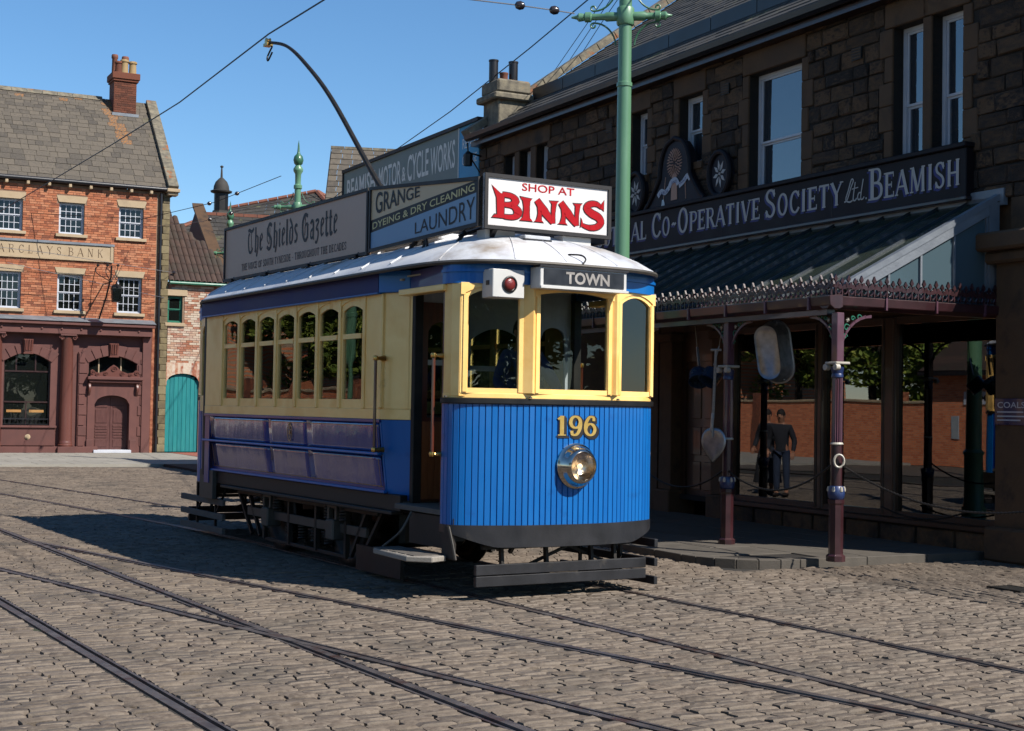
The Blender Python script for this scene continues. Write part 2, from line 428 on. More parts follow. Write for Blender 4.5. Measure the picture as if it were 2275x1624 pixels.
def sans(name, s, m, parent, fn, x, z, h, width=None, bold=0.0, align='L', depth=0.0, shear=0, rot=0):
    cu = bpy.data.curves.new(name, 'FONT'); cu.body = s; cu.size = 1; cu.offset = bold; cu.resolution_u = 3; cu.shear = shear
    o = bpy.data.objects.new(name, cu); COL.objects.link(o)
    dg = bpy.context.evaluated_depsgraph_get(); dg.update()
    me = bpy.data.meshes.new_from_object(o.evaluated_get(dg))
    COL.objects.unlink(o); bpy.data.objects.remove(o)
    co = np.empty(len(me.vertices) * 3); me.vertices.foreach_get('co', co); co = co.reshape(-1, 3)
    mn, mxx = co.min(0), co.max(0)
    sz = h / (mxx[1] - mn[1]); sx = (width / (mxx[0] - mn[0])) if width else sz
    c, sn = math.cos(rot), math.sin(rot)
    for v in me.vertices:
        a = (v.co.x - mn[0]) * sx; b = (v.co.y - mn[1]) * sz
        a, b = a * c - b * sn, a * sn + b * c
        v.co = Vector(fn(x + a, z + b, depth))
    me.materials.clear(); me.materials.append(MATS[m])
    ob = bpy.data.objects.new(name, me)
    return put(ob, parent)

# ------------------------------------------------------------------ palette
mat('sett', ['#483d32', '#64574a', '#746657', '#807263', '#635548', '#574c41'], rough=.75, rnd=.55, scale=22, bump=.004, bscale=85, spots='#4b443b', spot_scale=.9, spot_lo=.5, spot_hi=.75)
mat('mortar', ['#1f1c18', '#332e27'], rough=.95, scale=9, bump=.006, bscale=60, spots='#3f4628', spot_scale=1.6)
mat('far_setts', ['#564d43', '#685d52'], rough=.85, scale=5, bump=.01, bscale=30)
mat('rail_steel', ['#4a4340', '#6a625e'], rough=.5, metal=.55, scale=6, spots='#4b342a', spot_scale=4, spot_lo=.5, spot_hi=.68)
mat('rail_groove', ['#0c0b0b', '#171513'], rough=.9)
mat('flag', ['#5c554b', '#746b60', '#675f55'], alb=.42, rough=.85, rnd=.5, scale=6, bump=.003, bscale=50)
mat('flag_pale', ['#8f8a80', '#a9a499'], rough=.85, rnd=.4, scale=3, bump=.003, bscale=30)
mat('brick_path', ['#8c4a38', '#a5604c'], rough=.9, scale=10)
mat('blue', ['#0060b0', '#006ebe', '#0067b8'], rough=.42, scale=3, coat=.2, bump=.0008, bscale=14, rvar=.1, spec=.35, rnd=.25, stretch=(1, 1, .3), spots='#0a4a90', spot_scale=3.5, spot_lo=.6, spot_hi=.8)
mat('blue_deep', ['#062a78', '#083488'], rough=.4, scale=2, coat=.2, rvar=.06)
mat('blue_panel', ['#0f3084', '#143a92'], rough=.22, scale=2, coat=1.0, bump=.012, bscale=2.6, rvar=.05, stretch=(1.6, 1, .7))
mat('letterboard', ['#222a60', '#2b3470'], rough=.55, scale=2, spec=.2)
mat('cream', ['#f0bf6c', '#f6cb7c', '#eab560'], alb=.97, rough=.42, scale=2.4, bump=.0012, bscale=25, coat=.25, spots='#a88a4e', spot_scale=2.2, spot_lo=.66, spot_hi=.8)
mat('cream_gold', ['#dcbc70', '#e6c87e'], alb=.86, rough=.4, scale=2.4, coat=.3, spots='#7d5f34', spot_scale=3, spot_lo=.68, spot_hi=.8)
mat('roof_white', ['#c9cbd2', '#dcdde0', '#e8e8e8'], rough=.5, scale=2.2, bump=.004, bscale=5, spots='#8f7c64', spot_scale=1.0, spot_lo=.56, spot_hi=.72)
mat('white_paint', ['#d8d6d2', '#e6e4df'], rough=.45, scale=4, spots='#8d867c', spot_scale=6, spot_lo=.66, spot_hi=.75)
mat('window_white', ['#c9ccd6', '#dadce2'], rough=.45, scale=4)
mat('black_iron', ['#0d0c0c', '#191716'], rough=.5, metal=.2, scale=6, rvar=.15)
mat('dark_steel', ['#191716', '#28241f', '#352e28'], rough=.6, metal=.35, scale=7, bump=.001, bscale=40)
mat('grey_iron', ['#4d4943', '#655f57'], rough=.6, metal=.4, scale=7)
mat('fender_black', ['#1c1b1e', '#2a292d'], rough=.45, scale=5, bump=.0008, bscale=40, spots='#4a4540', spot_scale=3, spot_lo=.62, spot_hi=.72)
mat('grey_wood', ['#55504b', '#6b645d'], rough=.8, scale=5, stretch=(1, 8, 8), bump=.002, bscale=30)
mat('step_wood', ['#8c857b', '#a59d92'], rough=.8, scale=5, stretch=(1, 8, 8), bump=.002, bscale=30)
mat('mahogany', ['#4a1f10', '#6a2f16'], rough=.35, scale=4, stretch=(6, 6, 1), coat=.5)
mat('oak_plank', ['#8a4a22', '#a05c2c'], rough=.45, scale=4, stretch=(6, 6, 1), coat=.3)
mat('brass', ['#a8844a', '#c29a58'], rough=.28, metal=1, scale=5)
mat('chrome', ['#b5aca0', '#cfc8bd'], rough=.12, metal=1, scale=3, rvar=.04)
mat('chrome_soft', ['#d8cbb8', '#efe6d8'], rough=.25, metal=1, scale=6, bump=.004, bscale=26)
mat('gold_leaf', ['#c8a24c', '#dcbf74'], rough=.35, metal=.25, scale=20, rnd=.2)
mat('gold_line', ['#a8763c', '#b98a50'], rough=.4)
mat('lens', ['#c8b498', '#f0e8da', '#fffaf0'], rough=.15, scale=12, emit='#ffdcae', emit_s=1.2, bump=.004, bscale=45)
mat('red_lens', ['#6d1f1c', '#8c3430'], rough=.3, scale=20, bump=.003, bscale=60)
mat('ink', ['#120c0c', '#1c1414'], rough=.6)
mat('board_pale', ['#d0a88e', '#d8b298'], rough=.5, scale=3, bump=.0005)
mat('board_tan', ['#e4c190', '#eacca0'], rough=.5, scale=3)
mat('board_blue', ['#7fa3c4', '#8eb0cd'], rough=.5, scale=3)
mat('board_white', ['#ece6e4', '#f4efec'], rough=.45, scale=3, spots='#4a4340', spot_scale=9, spot_lo=.72, spot_hi=.76)
mat('sign_red', ['#b00a18', '#c00c1c'], rough=.6, scale=5, spec=.15)
mat('letter_cream', ['#e6d28a', '#eeda98'], rough=.5)
mat('blind_black', ['#1d2026', '#2b2f36'], rough=.4, scale=8)
mat('blind_letter', ['#948e88', '#b3ada6'], rough=.6, scale=6)
mat('green_paint', ['#2f5f44', '#3d7052', '#487a5c'], rough=.42, scale=5, stretch=(1, 1, .25), coat=.15, spots='#3a4a40', spot_scale=7, spot_lo=.68, spot_hi=.73)
mat('green_pale', ['#5e8c6a', '#6c9a78'], rough=.4, scale=5, stretch=(1, 1, .25), coat=.2, spots='#41574b', spot_scale=7, spot_lo=.68, spot_hi=.73)
mat('wire', ['#14161c', '#1e2026'], rough=.5, metal=.6)
mat('wire_pale', ['#6d6f74', '#85868a'], rough=.5, metal=.4)
mat('porcelain', ['#2a2426', '#3a3032'], rough=.2)
# masonry
mat('shop_stone', ['#1b140e', '#33251a', '#4f3a25', '#6a4e33', '#2b2018', '#241c16'], rough=.9, rnd=.66, scale=5, bump=.018, bscale=16, spots='#17120e', spot_scale=1.3, spot_lo=.5, spot_hi=.66)
mat('shop_stone_dressed', ['#463220', '#5f452c', '#523c28'], rough=.85, rnd=.4, scale=3, bump=.004, bscale=30, spots='#2c2119', spot_scale=1.5, spot_lo=.56, spot_hi=.7)
mat('stone_joint', ['#1c1712', '#2b231b'], rough=.95, scale=8, bump=.01, bscale=30)
mat('lichen_stone', ['#5b554a', '#7b7363', '#948a74'], rough=.9, scale=7, bump=.008, bscale=30, spots='#9c5a2c', spot_scale=2.2, spot_lo=.6, spot_hi=.68)
mat('bank_brick', ['#80462e', '#ad6442', '#c07650', '#c88662', '#905036', '#6e4636'], rough=.9, rnd=.75, scale=9, bump=.004, bscale=40)
mat('brick_joint', ['#8a6d58', '#9c8069'], rough=.95, scale=12)
mat('old_brick', ['#8f4a30', '#b57a5c', '#cdb49c', '#d8c8b4', '#a0583c', '#c9a58a'], rough=.9, rnd=.75, scale=9, bump=.006, bscale=30)
mat('dark_brick', ['#4a2619', '#6d3a26', '#7d4630'], rough=.9, rnd=.7, scale=9, bump=.006, bscale=30)
mat('pale_sandstone', ['#a58f74', '#bfa888', '#b49c7c'], rough=.85, rnd=.4, scale=4, bump=.003, bscale=40)
mat('quoin', ['#7a6c50', '#8f8160', '#665840', '#857654', '#4d4436'], rough=.88, rnd=.75, scale=5, bump=.005, bscale=30)
mat('red_sandstone', ['#58302a', '#663a33', '#70433b'], rough=.72, rnd=.35, scale=3, bump=.002, bscale=50)
mat('red_column', ['#683c33', '#744439'], rough=.4, scale=60, coat=.2)
mat('slate_grey', ['#413b35', '#5c544a', '#6c6255', '#4e4841'], rough=.85, rnd=.6, scale=7, bump=.006, bscale=30, spots='#6b6a3c', spot_scale=.9, spot_lo=.56, spot_hi=.72)
mat('slate_orange', ['#5a5046', '#70655a'], rough=.85, rnd=.4, scale=7, bump=.006, bscale=30, spots='#b8741a', spot_scale=8, spot_lo=.5, spot_hi=.56)
mat('slate_dark', ['#2d2b28', '#403c37', '#504a42'], rough=.8, rnd=.55, scale=7, bump=.006, bscale=25, spots='#6a6a48', spot_scale=1.2, spot_lo=.6, spot_hi=.72)
mat('pantile', ['#33251e', '#47332a', '#543f33'], rough=.85, rnd=.5, scale=8, bump=.006, bscale=30, spots='#3d3328', spot_scale=1.3, spot_lo=.48, spot_hi=.62)
mat('lead', ['#777d85', '#8d939a'], rough=.5, metal=.2, scale=4, bump=.003)
mat('canopy_bar', ['#2c343c', '#3a434b'], rough=.5, metal=.3)
mat('gutter_black', ['#14141a', '#1e1e24'], rough=.4)
mat('terracotta', ['#774634', '#8c5642'], rough=.8, scale=6)
mat('pot_buff', ['#a08458', '#b0946a'], rough=.8, scale=6, spots='#8d6a2a')
mat('dark_wood', ['#2a1310', '#3a1a15'], rough=.4, scale=4, stretch=(6, 6, 1), coat=.3)
mat('red_door', ['#54302c', '#643b35'], rough=.45, scale=4, stretch=(8, 8, 1))
mat('teal', ['#0f7478', '#178488', '#1f8f8c'], rough=.45, rnd=.45, scale=3, stretch=(6, 6, 1), coat=.15)
mat('sign_plum', ['#150c10', '#1b1015'], rough=.6, scale=3, spec=.25)
mat('sign_slate', ['#1d1b24', '#25222c'], rough=.6, scale=3, spec=.25)
mat('sign_letter', ['#b5aca6', '#c3bbb4'], rough=.5)
mat('sign_shade', ['#0a0a5c', '#101078'], rough=.5)
mat('garage_grey', ['#7d8b86', '#899691'], rough=.6, scale=2)
mat('garage_blue', ['#3f9fd0', '#4aaad8'], rough=.6, scale=2)
mat('garage_letter', ['#f2f0e8', '#faf8f0'], rough=.6)
mat('plum_iron', ['#2c1216', '#38171c', '#441f25'], rough=.4, scale=5, coat=.35)
mat('mauve_iron', ['#583440', '#644050'], rough=.4, scale=5, coat=.35)
mat('cap_cream', ['#b9b1a2', '#cac2b2'], rough=.5)
mat('cap_blue', ['#1c2f5c', '#24396b'], rough=.4, coat=.3)
mat('cast_green', ['#1f6a52', '#2a7d62'], rough=.45)
mat('shop_timber', ['#3a2415', '#4d311d'], rough=.45, scale=3, stretch=(8, 8, 1), coat=.3)
mat('zinc', ['#74777b', '#8b8e92', '#9a9da0'], rough=.38, metal=.85, scale=12, rnd=.1)
mat('enamel_blue', ['#26364c', '#31445c'], rough=.25, coat=.4)
mat('curtain', ['#14161f', '#1d2029'], rough=.9)
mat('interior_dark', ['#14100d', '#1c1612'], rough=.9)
mat('interior_cream', ['#b8b09c', '#c6beaa'], rough=.6, scale=3)
mat('net', ['#a4abb0', '#b8bec2'], rough=.9)
mat('warm_lamp', ['#ffd9a0', '#ffe6bd'], rough=.5, emit='#ffc880', emit_s=6)
mat('tan_cloth', ['#8d8474', '#a39a88'], rough=.9)
mat('roof_felt', ['#3a332c', '#4c443a'], rough=.9, scale=5)
mat('ground_far', ['#6f675c', '#857b6e'], rough=.95, scale=.5)
mat('chrys', ['#b5856c', '#c99a80'], rough=.6, rnd=.5)
mat('scroll_white', ['#b8bcc8', '#cacdd6'], rough=.6)
mat('coals_blue', ['#141c4e', '#1a245c'], rough=.3, coat=.4)
mat('leaf_dark', ['#33450f', '#55691d', '#78862e', '#a0a040'], alb=1.0, rough=.7, rnd=.7, scale=2)
mat('bark', ['#3a3026', '#4d4033'], rough=.95, scale=8, bump=.01, bscale=20)
mat('skin', ['#b07a60', '#bf8a6e'], rough=.6)
mat('jacket_dark', ['#1d2029', '#282c38'], rough=.9)
mat('shirt_blue', ['#3a4a7c', '#44558a'], rough=.9)
mat('jeans', ['#26344f', '#30405e'], rough=.9)
mat('hair_dark', ['#1a1210', '#261a15'], rough=.8)
glass('pane', '#dfe6e4', ior=1.75, wav=.0012, wscale=2.2)
glass('pane_tram', '#d6dcd8', ior=1.7, wav=.0022, wscale=2.2)
glass('pane_front', '#e6ebe8', ior=1.38, wav=.001, wscale=2)
glass('pane_shop', '#b9c2c0', ior=2.5, wav=.0015, wscale=.8)
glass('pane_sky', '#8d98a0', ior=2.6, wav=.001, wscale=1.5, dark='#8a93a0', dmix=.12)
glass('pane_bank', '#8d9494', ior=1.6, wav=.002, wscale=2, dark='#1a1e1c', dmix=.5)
glass('canopy_glass', '#5b6a6c', ior=1.5, rough=.12, dark='#3a4238', dmix=.62)
glass('canopy_ribbed', '#5d6c72', ior=1.5, rough=.2, dark='#4d6068', dmix=.7)
glass('half_glass', '#7d9098', ior=1.5, rough=.2, dark='#8aa0a8', dmix=.75)
glass('pane_inner', '#e6ebe8', ior=1.25)
glass('lamp_glass', '#f4ece0', ior=1.5, wav=.004, wscale=30)
brick_mat('brick_pattern', '#b8623e', '#d48054', '#a08872')

# ------------------------------------------------------------------ frames
TA = R(149)
TU = Vector((math.sin(TA), math.cos(TA), 0))            # the way the tram faces
TN = Vector((-TU.y, TU.x, 0))                           # across the track, away from the camera
T_ORG = TN * 7.195 + TU * -14.9
T_ROT = math.atan2(TU.y, TU.x)
SD = R(27)
S_ORG = Vector((math.cos(SD), math.sin(SD), 0)) * 13.0   # shop front plane: local x towards the camera, y into the wall
S_ROT = math.atan2(-math.cos(SD), math.sin(SD))
B_ORG = Vector((-11.458, 46.952, 0)); B_ROT = R(27)     # bank: local x to the right along the front, y into the building
def t2w(x, y): return T_ORG + TU * x + TN * y
def s2w(x, y): return S_ORG + Vector((math.sin(SD), -math.cos(SD), 0)) * x + Vector((math.cos(SD), math.sin(SD), 0)) * y
def w2s(p):
    q = Vector((p[0], p[1], 0)) - S_ORG
    return q.x * math.sin(SD) - q.y * math.cos(SD), q.x * math.cos(SD) + q.y * math.sin(SD)

# ------------------------------------------------------------------ road
ground = MB().add([(-300, -120, -.06), (300, -120, -.06), (300, 500, -.06), (-300, 500, -.06)], [(0, 1, 2, 3)]).build('ground', 'ground_far', kind='structure', norm=False)
road = MB().add([(-45, -30, -.03), (45, -30, -.03), (45, 44, -.03), (-45, 44, -.03)], [(0, 1, 2, 3)]).build('road', 'mortar', kind='structure', norm=False)
# the sett paving goes on behind and beside the camera and far up the street as one worn sheet
far = MB()
for x0, x1, y0, y1 in ((-44, 44, -29, 3.0), (-44, 44, 37.0, 43.5), (-44, -16.5, 3.0, 37.0), (19, 44, 3.0, 37.0)):
    far.add([(x0, y0, -.012), (x1, y0, -.012), (x1, y1, -.012), (x0, y1, -.012)], [(0, 1, 2, 3)])
far.build('distant_setts', 'far_setts', road, kind='stuff', norm=False)

def lerp_fn(P):
    def f(x):
        if x <= P[0][0]: return P[0][1]
        for (a, b), (c, d) in zip(P, P[1:]):
            if x <= c: return b + (d - b) * (x - a) / (c - a)
        return P[-1][1]
    return f
rail_A = lerp_fn([(-34, -2.45), (-23, -1.37), (-16.9, -.69), (-11.5, -.07), (-7.2, .38), (-4.6, .62), (-2.0, .745), (40, .745)])
RAILS = [  # (y as a function of x along the tram, from, to, groove side, height)
    (rail_A, -27, 26, -1, 0.0), (lambda x: rail_A(x) - 1.47, -27, 26, 1, 0.0),
    (lambda x: -3.17, -24, 26, -1, 0.0), (lambda x: -4.58, -24, 26, 1, 0.0),
    (lambda x: -2.971 + .1804 * (x - 6.07), -2.75, 18.3, 1, .0025), (lambda x: -1.53 + .1804 * (x - 6.07), -2.95, 18.3, -1, .0025)]
for fy, xa, xb, side, hz in RAILS:
    xs = np.arange(xa, xb + .01, .5)
    mbs = (MB(), MB())
    prof = [(-.052, -.06), (-.052, .004), (.008, .004), (.012, -.028)]
    prof2 = [(.040, -.028), (.043, .001), (.064, .001), (.064, -.06)]
    for pr in (prof, prof2):
        P = [[tuple(t2w(x, fy(x) + side * a)) for a, b in pr] for x in xs]
        P = [[(p[0], p[1], b + hz) for p, (a, b) in zip(row, pr)] for row in P]
        mbs[0].grid(P)
    G = [[(*t2w(x, fy(x) + side * .010)[:2], -.026), (*t2w(x, fy(x) + side * .042)[:2], -.026)] for x in xs]
    mbs[1].grid(G)
    for sd in (-1, 1):
        BD = [[(*t2w(x, fy(x) + sd * .05)[:2], -.008), (*t2w(x, fy(x) + sd * .10)[:2], -.008)] for x in xs]
        MB().grid(BD).build('rail_bedding', 'mortar', road)
    r_ = mbs[0].build('tram_rail', 'rail_steel', road)
    mbs[1].build('rail_groove', 'rail_groove', r_)

# setts -----------------------------------------------------------------
def sett_mesh(c4, top, seed_h, fine):
    """c4: four corner xy (ccw). returns verts, faces of a worn, slightly domed stone"""
    A, B_, C_, D_ = c4
    n = 4 if fine else 3
    V = []; F = []
    for i in range(n):
        for j in range(n):
            s, t = i / (n - 1), j / (n - 1)
            if fine: s = (0, .13, .87, 1)[i]; t = (0, .13, .87, 1)[j]
            x = (A[0] * (1 - s) + B_[0] * s) * (1 - t) + (D_[0] * (1 - s) + C_[0] * s) * t
            y = (A[1] * (1 - s) + B_[1] * s) * (1 - t) + (D_[1] * (1 - s) + C_[1] * s) * t
            ei, ej = i in (0, n - 1), j in (0, n - 1)
            z = top + seed_h[i * n + j] - (.026 if ei and ej else .009 if ei else .005 if ej else 0)
            V.append((x, y, z))
    for i in range(n - 1):
        for j in range(n - 1):
            F.append((i * n + j, (i + 1) * n + j, (i + 1) * n + j + 1, i * n + j + 1))
    ring = [i * n for i in range(n)] + [(n - 1) * n + j for j in range(1, n)] + [i * n + n - 1 for i in range(n - 2, -1, -1)] + [j for j in range(n - 2, 0, -1)]
    b = len(V)
    for k in ring: V.append((V[k][0], V[k][1], -.05))
    m = len(ring)
    for k in range(m): F.append((ring[k], b + k, b + (k + 1) % m, ring[(k + 1) % m]))
    return V, F

PAVE_IN = lambda sx, sy: (sx < -12.72 and sy > -3.78) or sy > -.02
def in_view(p, mrg=2.2): return 4.6 < p[1] < 37.2 and abs(p[0]) < .362 * p[1] + mrg
def band(p):
    sx, sy = w2s(p)
    return sx > -12.7 and -3.15 < sy < -.02
SETTS = []
def course(xa, xb, y0, y1, cuts, tow, keep):
    """one course of setts between xa and xb running along y"""
    iv = []; prev = (y0, y0)
    for ca, cb in sorted(cuts):
        if min(ca, cb) - .07 > max(prev): iv.append((prev, (ca - .07, cb - .07)))
        prev = (ca + .07, cb + .07)
    if y1 > max(prev): iv.append((prev, (y1, y1)))
    g = .006
    for (a0, b0), (a1, b1) in iv:
        L = (a1 + b1 - a0 - b0) / 2
        k = max(1, round(L / random.uniform(.175, .21)))
        ts = [0] + sorted((i + random.uniform(-.17, .17)) / k for i in range(1, k)) + [1]
        for t0, t1 in zip(ts, ts[1:]):
            j = lambda: random.uniform(-.007, .007)
            q = [(xa + g * 1.2 + j() * .6, a0 + (a1 - a0) * t0 + g + j()), (xb - g * 1.2 + j() * .6, b0 + (b1 - b0) * t0 + g + j()),
                 (xb - g * 1.2 + j() * .6, b0 + (b1 - b0) * t1 - g + j()), (xa + g * 1.2 + j() * .6, a0 + (a1 - a0) * t1 - g + j())]
            w = [tow(*p) for p in q]
            c = (w[0] + w[1] + w[2] + w[3]) / 4
            if keep(c): SETTS.append(([(p.x, p.y) for p in w], c))
x = -26.0
while x < 10.2:
    dx = random.uniform(.082, .104)
    cuts = [(fy(x), fy(x + dx)) for fy, xa, xb, sd, hz in RAILS if xa <= x and x + dx <= xb]
    course(x, x + dx, -13.0, 13.5, cuts, t2w, lambda c: in_view(c) and not PAVE_IN(*w2s(c)) and not band(c))
    x += dx
y = -3.15
while y < -.1:                                          # the channel laid lengthwise beside the shop
    dy = random.uniform(.082, .104)
    course(y, y + dy, -12.7, 2.0, [], lambda a, b: s2w(b, a), lambda c: in_view(c))
    y += dy
order = sorted(range(len(SETTS)), key=lambda i: SETTS[i][1].length if (abs(SETTS[i][1].x) < .356 * SETTS[i][1].y and SETTS[i][1].y > 7.55) else 1e6)
single = set(order[:300])
JV, JF = [], []
for i, (c4, c) in enumerate(SETTS):
    dist = c.length
    fine = dist < 15
    nn = 16 if fine else 9
    hs = RNG.normal(0, .0026, nn)
    tx, ty = RNG.normal(0, .02, 2)
    hs = hs + np.array([tx * (k // (4 if fine else 3)) * .04 + ty * (k % (4 if fine else 3)) * .06 for k in range(nn)])
    V, F = sett_mesh(c4, random.gauss(.004, .003), hs, fine)
    if i in single:
        me = bpy.data.meshes.new('sett')
        me.from_pydata([(a - c.x, b - c.y, z) for a, b, z in V], [], F)
        me.materials.append(MATS['sett']); me.shade_smooth(); me.set_sharp_from_angle(angle=R(42))
        inst(me, 'sett', road, loc=(c.x, c.y, 0))
    else:
        b = len(JV); JV += V; JF += [tuple(b + k for k in f) for f in F]
me = bpy.data.meshes.new('setts'); me.from_pydata(JV, [], JF); me.materials.append(MATS['sett']); me.shade_smooth(); me.set_sharp_from_angle(angle=R(42))
put(bpy.data.objects.new('setts', me), road, kind='stuff')
print('setts', len(SETTS))

# ------------------------------------------------------------------ shop pavement: kerb stones and flags
out = [(-60, -3.8), (-13.75, -3.8)] + [(-13.75 + .95 * math.sin(R(a)), -2.85 - .95 * math.cos(R(a))) for a in range(15, 91, 15)] + [(-12.8, 0), (-60, 0)]
out_in = [(min(a, -12.83) if b > -2.9 else -13.75 + (a + 13.75) * .97 if a > -13.75 else a, b + .03 if a <= -13.7 and b < -1 else -2.85 + (b + 2.85) * .97 if b < -2.85 else b) for a, b in out]
pave = MB().prism(out_in, lambda p, q, t: (*s2w(p, q)[:2], t), -.05, .06).build('shop_pavement', 'stone_joint', kind='structure')
def flag(poly, h0, h1, name, m, par):
    MB().prism(poly, lambda p, q, t: (*s2w(p, q)[:2], t), h0, h1).build(name, m, par, bevel=.006)
ker = [(-26 + .9 * i, -3.8) for i in range(14)] + [(-13.75, -3.8)] + out[2:8] + [(-12.8, -1.9), (-12.8, -1.0), (-12.8, -.05)]
inn = []
for i, (a, b) in enumerate(ker):
    if a < -13.7: inn.append((a, b + .17))
    elif b < -2.85 + 1e-6: inn.append((-13.75 + (a + 13.75) * .82, -2.85 + (b + 2.85) * .82))
    else: inn.append((a - .17, b))
for i in range(len(ker) - 1):
    a, b, c, d = ker[i], ker[i + 1], inn[i + 1], inn[i]
    va, vb = Vector((*a, 0)), Vector((*b, 0)); ee = (vb - va).normalized() * .004
    flag([(a[0] + ee.x, a[1] + ee.y), (b[0] - ee.x, b[1] - ee.y), (c[0] - ee.x, c[1] - ee.y), (d[0] + ee.x, d[1] + ee.y)], -.04, .078 + random.uniform(-.003, .003), 'kerb_stone', 'flag', pave)
for r0 in range(6):
    ya = -3.62 + r0 * .6; yb = min(ya + .592, -.02)
    xx = -22.0 + random.uniform(0, .6)
    while xx < -13.0:
        w = random.uniform(.6, 1.0); xe = min(xx + w, -12.99 if ya > -2.9 else -13.5)
        if xe - xx > .15: flag([(xx, ya), (xe - .008, ya), (xe - .008, yb), (xx, yb)], .02, .075 + random.uniform(-.003, .003), 'paving_flag', 'flag', pave)
        xx += w
# ------------------------------------------------------------------ bank pavement
cb, sb = math.cos(B_ROT), math.sin(B_ROT)
def b2w(x, y, z=0): return (B_ORG.x + x * cb - y * sb, B_ORG.y + x * sb + y * cb, z)
BPZ = .06
bank_pave = MB().prism([(-22, -9.2), (-2, -8.6), (1.6, -7.6), (5.0, -5.2), (9, -4), (9, 8), (-22, 8)], lambda p, q, t: b2w(p, q, t), -.05, BPZ).build('bank_pavement', 'flag_pale', kind='structure')
for i in range(16):
    for j in range(7):
        xa = -9.6 + i * .9 + (j % 2) * .4; ya = -8.6 + j * 1.22
        if xa > 1.0 and ya < -6.6: continue
        MB().prism([(xa, ya), (xa + .885, ya), (xa + .885, ya + 1.2), (xa, ya + 1.2)], lambda p, q, t: b2w(p, q, t), BPZ - .02, BPZ + .006).build('paving_flag', 'flag_pale', bank_pave, norm=False)
MB().prism([(.35, -3.6), (7, -3.6), (7, -.05), (.35, -.05)], lambda p, q, t: b2w(p, q, t), BPZ, BPZ + .014).build('brick_paving', 'brick_path', bank_pave)

# ------------------------------------------------------------------ the tram (local x = forward, y = across, away from the camera)
tram = thing('tram', 'blue and cream single deck electric tram standing on the sett street', 'tram', T_ORG, T_ROT)
YS = 1.10; XE = 2.83                                    # body half width, half length of the saloon
FLOOR = .80
def plan_pts(off=0.0, n=6):
    """outline of the vestibule front from the near post round to the far post"""
    base = [(3.56, -1.10), (3.70, -1.09), (3.80, -1.0), (3.885, -.82), (3.955, -.6), (4.0, -.42), (4.025, 0)]
    full = base + [(a, -b) for a, b in base[-2::-1]]
    P = catmull([(a, b, 0) for a, b in full], n)
    if off:
        Q = []
        for i, p in enumerate(P):
            t = (P[min(i + 1, len(P) - 1)] - P[max(i - 1, 0)]).normalized()
            Q.append(p + Vector((t.y, -t.x, 0)) * off)
        P = Q
    return P
def arclen(P):
    s = [0]
    for a, b in zip(P, P[1:]): s.append(s[-1] + (b - a).length)
    return s
def at_len(P, S, t):
    for i in range(len(S) - 1):
        if t <= S[i + 1]:
            return P[i].lerp(P[i + 1], (t - S[i]) / max(1e-9, S[i + 1] - S[i]))
    return P[-1]
def wall_strip(P, z0, z1, th, mb=None):
    """thin wall following plan P (outer line), thickness th inwards"""
    mb = mb or MB()
    Q = []
    for i, p in enumerate(P):
        t = (P[min(i + 1, len(P) - 1)] - P[max(i - 1, 0)]).normalized()
        Q.append(p - Vector((t.y, -t.x, 0)) * th)
    n = len(P)
    z0f = z0 if callable(z0) else (lambda p: z0)
    z1f = z1 if callable(z1) else (lambda p: z1)
    vs = [(p.x, p.y, z0f(p)) for p in P] + [(p.x, p.y, z1f(p)) for p in P] + [(p.x, p.y, z0f(p)) for p in Q] + [(p.x, p.y, z1f(p)) for p in Q]
    fs = []
    for i in range(n - 1):
        fs += [(i, i + 1, n + i + 1, n + i), (2 * n + i + 1, 2 * n + i, 3 * n + i, 3 * n + i + 1), (n + i, n + i + 1, 3 * n + i + 1, 3 * n + i), (i + 1, i, 2 * n + i, 2 * n + i + 1)]
    fs += [(0, n, 3 * n, 2 * n), (n - 1, 2 * n - 1, 4 * n - 1, 3 * n - 1)]
    return mb.add(vs, fs)
YK = {1: 1.0, -1: .80}                                   # the trailing platform is built narrower
def mir(P, sg): return [Vector((sg * p.x, sg * p.y * YK[sg], p.z)) for p in P]

def slat_planks(parent, sg, z0, z1):
    P = mir(plan_pts(0), sg); S = arclen(P); n = 46
    for k in range(n):
        ta, tb = S[-1] * k / n + .0016, S[-1] * (k + 1) / n - .0016
        a, b = at_len(P, S, ta), at_len(P, S, tb)
        t = (b - a).normalized(); nn = Vector((t.y, -t.x, 0))
        mb = MB(); pr = .010
        c1, c2 = a.lerp(b, .08), a.lerp(b, .92)
        pts = [a - nn * .004, c1 + nn * pr * .6, c2 + nn * pr * .6, b - nn * .004]
        mb.add([(p.x, p.y, z0) for p in pts] + [(p.x, p.y, z1) for p in pts], [(0, 1, 5, 4), (1, 2, 6, 5), (2, 3, 7, 6), (4, 5, 6, 7), (3, 2, 1, 0), (0, 4, 7, 3)])
        mb.build('plank', 'blue', parent)

def facet(ax, ay, bx_, by_, sg):
    """vertical board frame from a to b (seen from outside left to right); returns fn(x, z, depth) with depth outwards"""
    a = Vector((ax * sg, ay * sg * YK[sg], 0)); b = Vector((bx_ * sg, by_ * sg * YK[sg], 0))
    e = (b - a).normalized(); nn = Vector((e.y, -e.x, 0))
    return (lambda x, z, d: tuple(a + e * x + nn * d + Vector((0, 0, z)))), (b - a).length

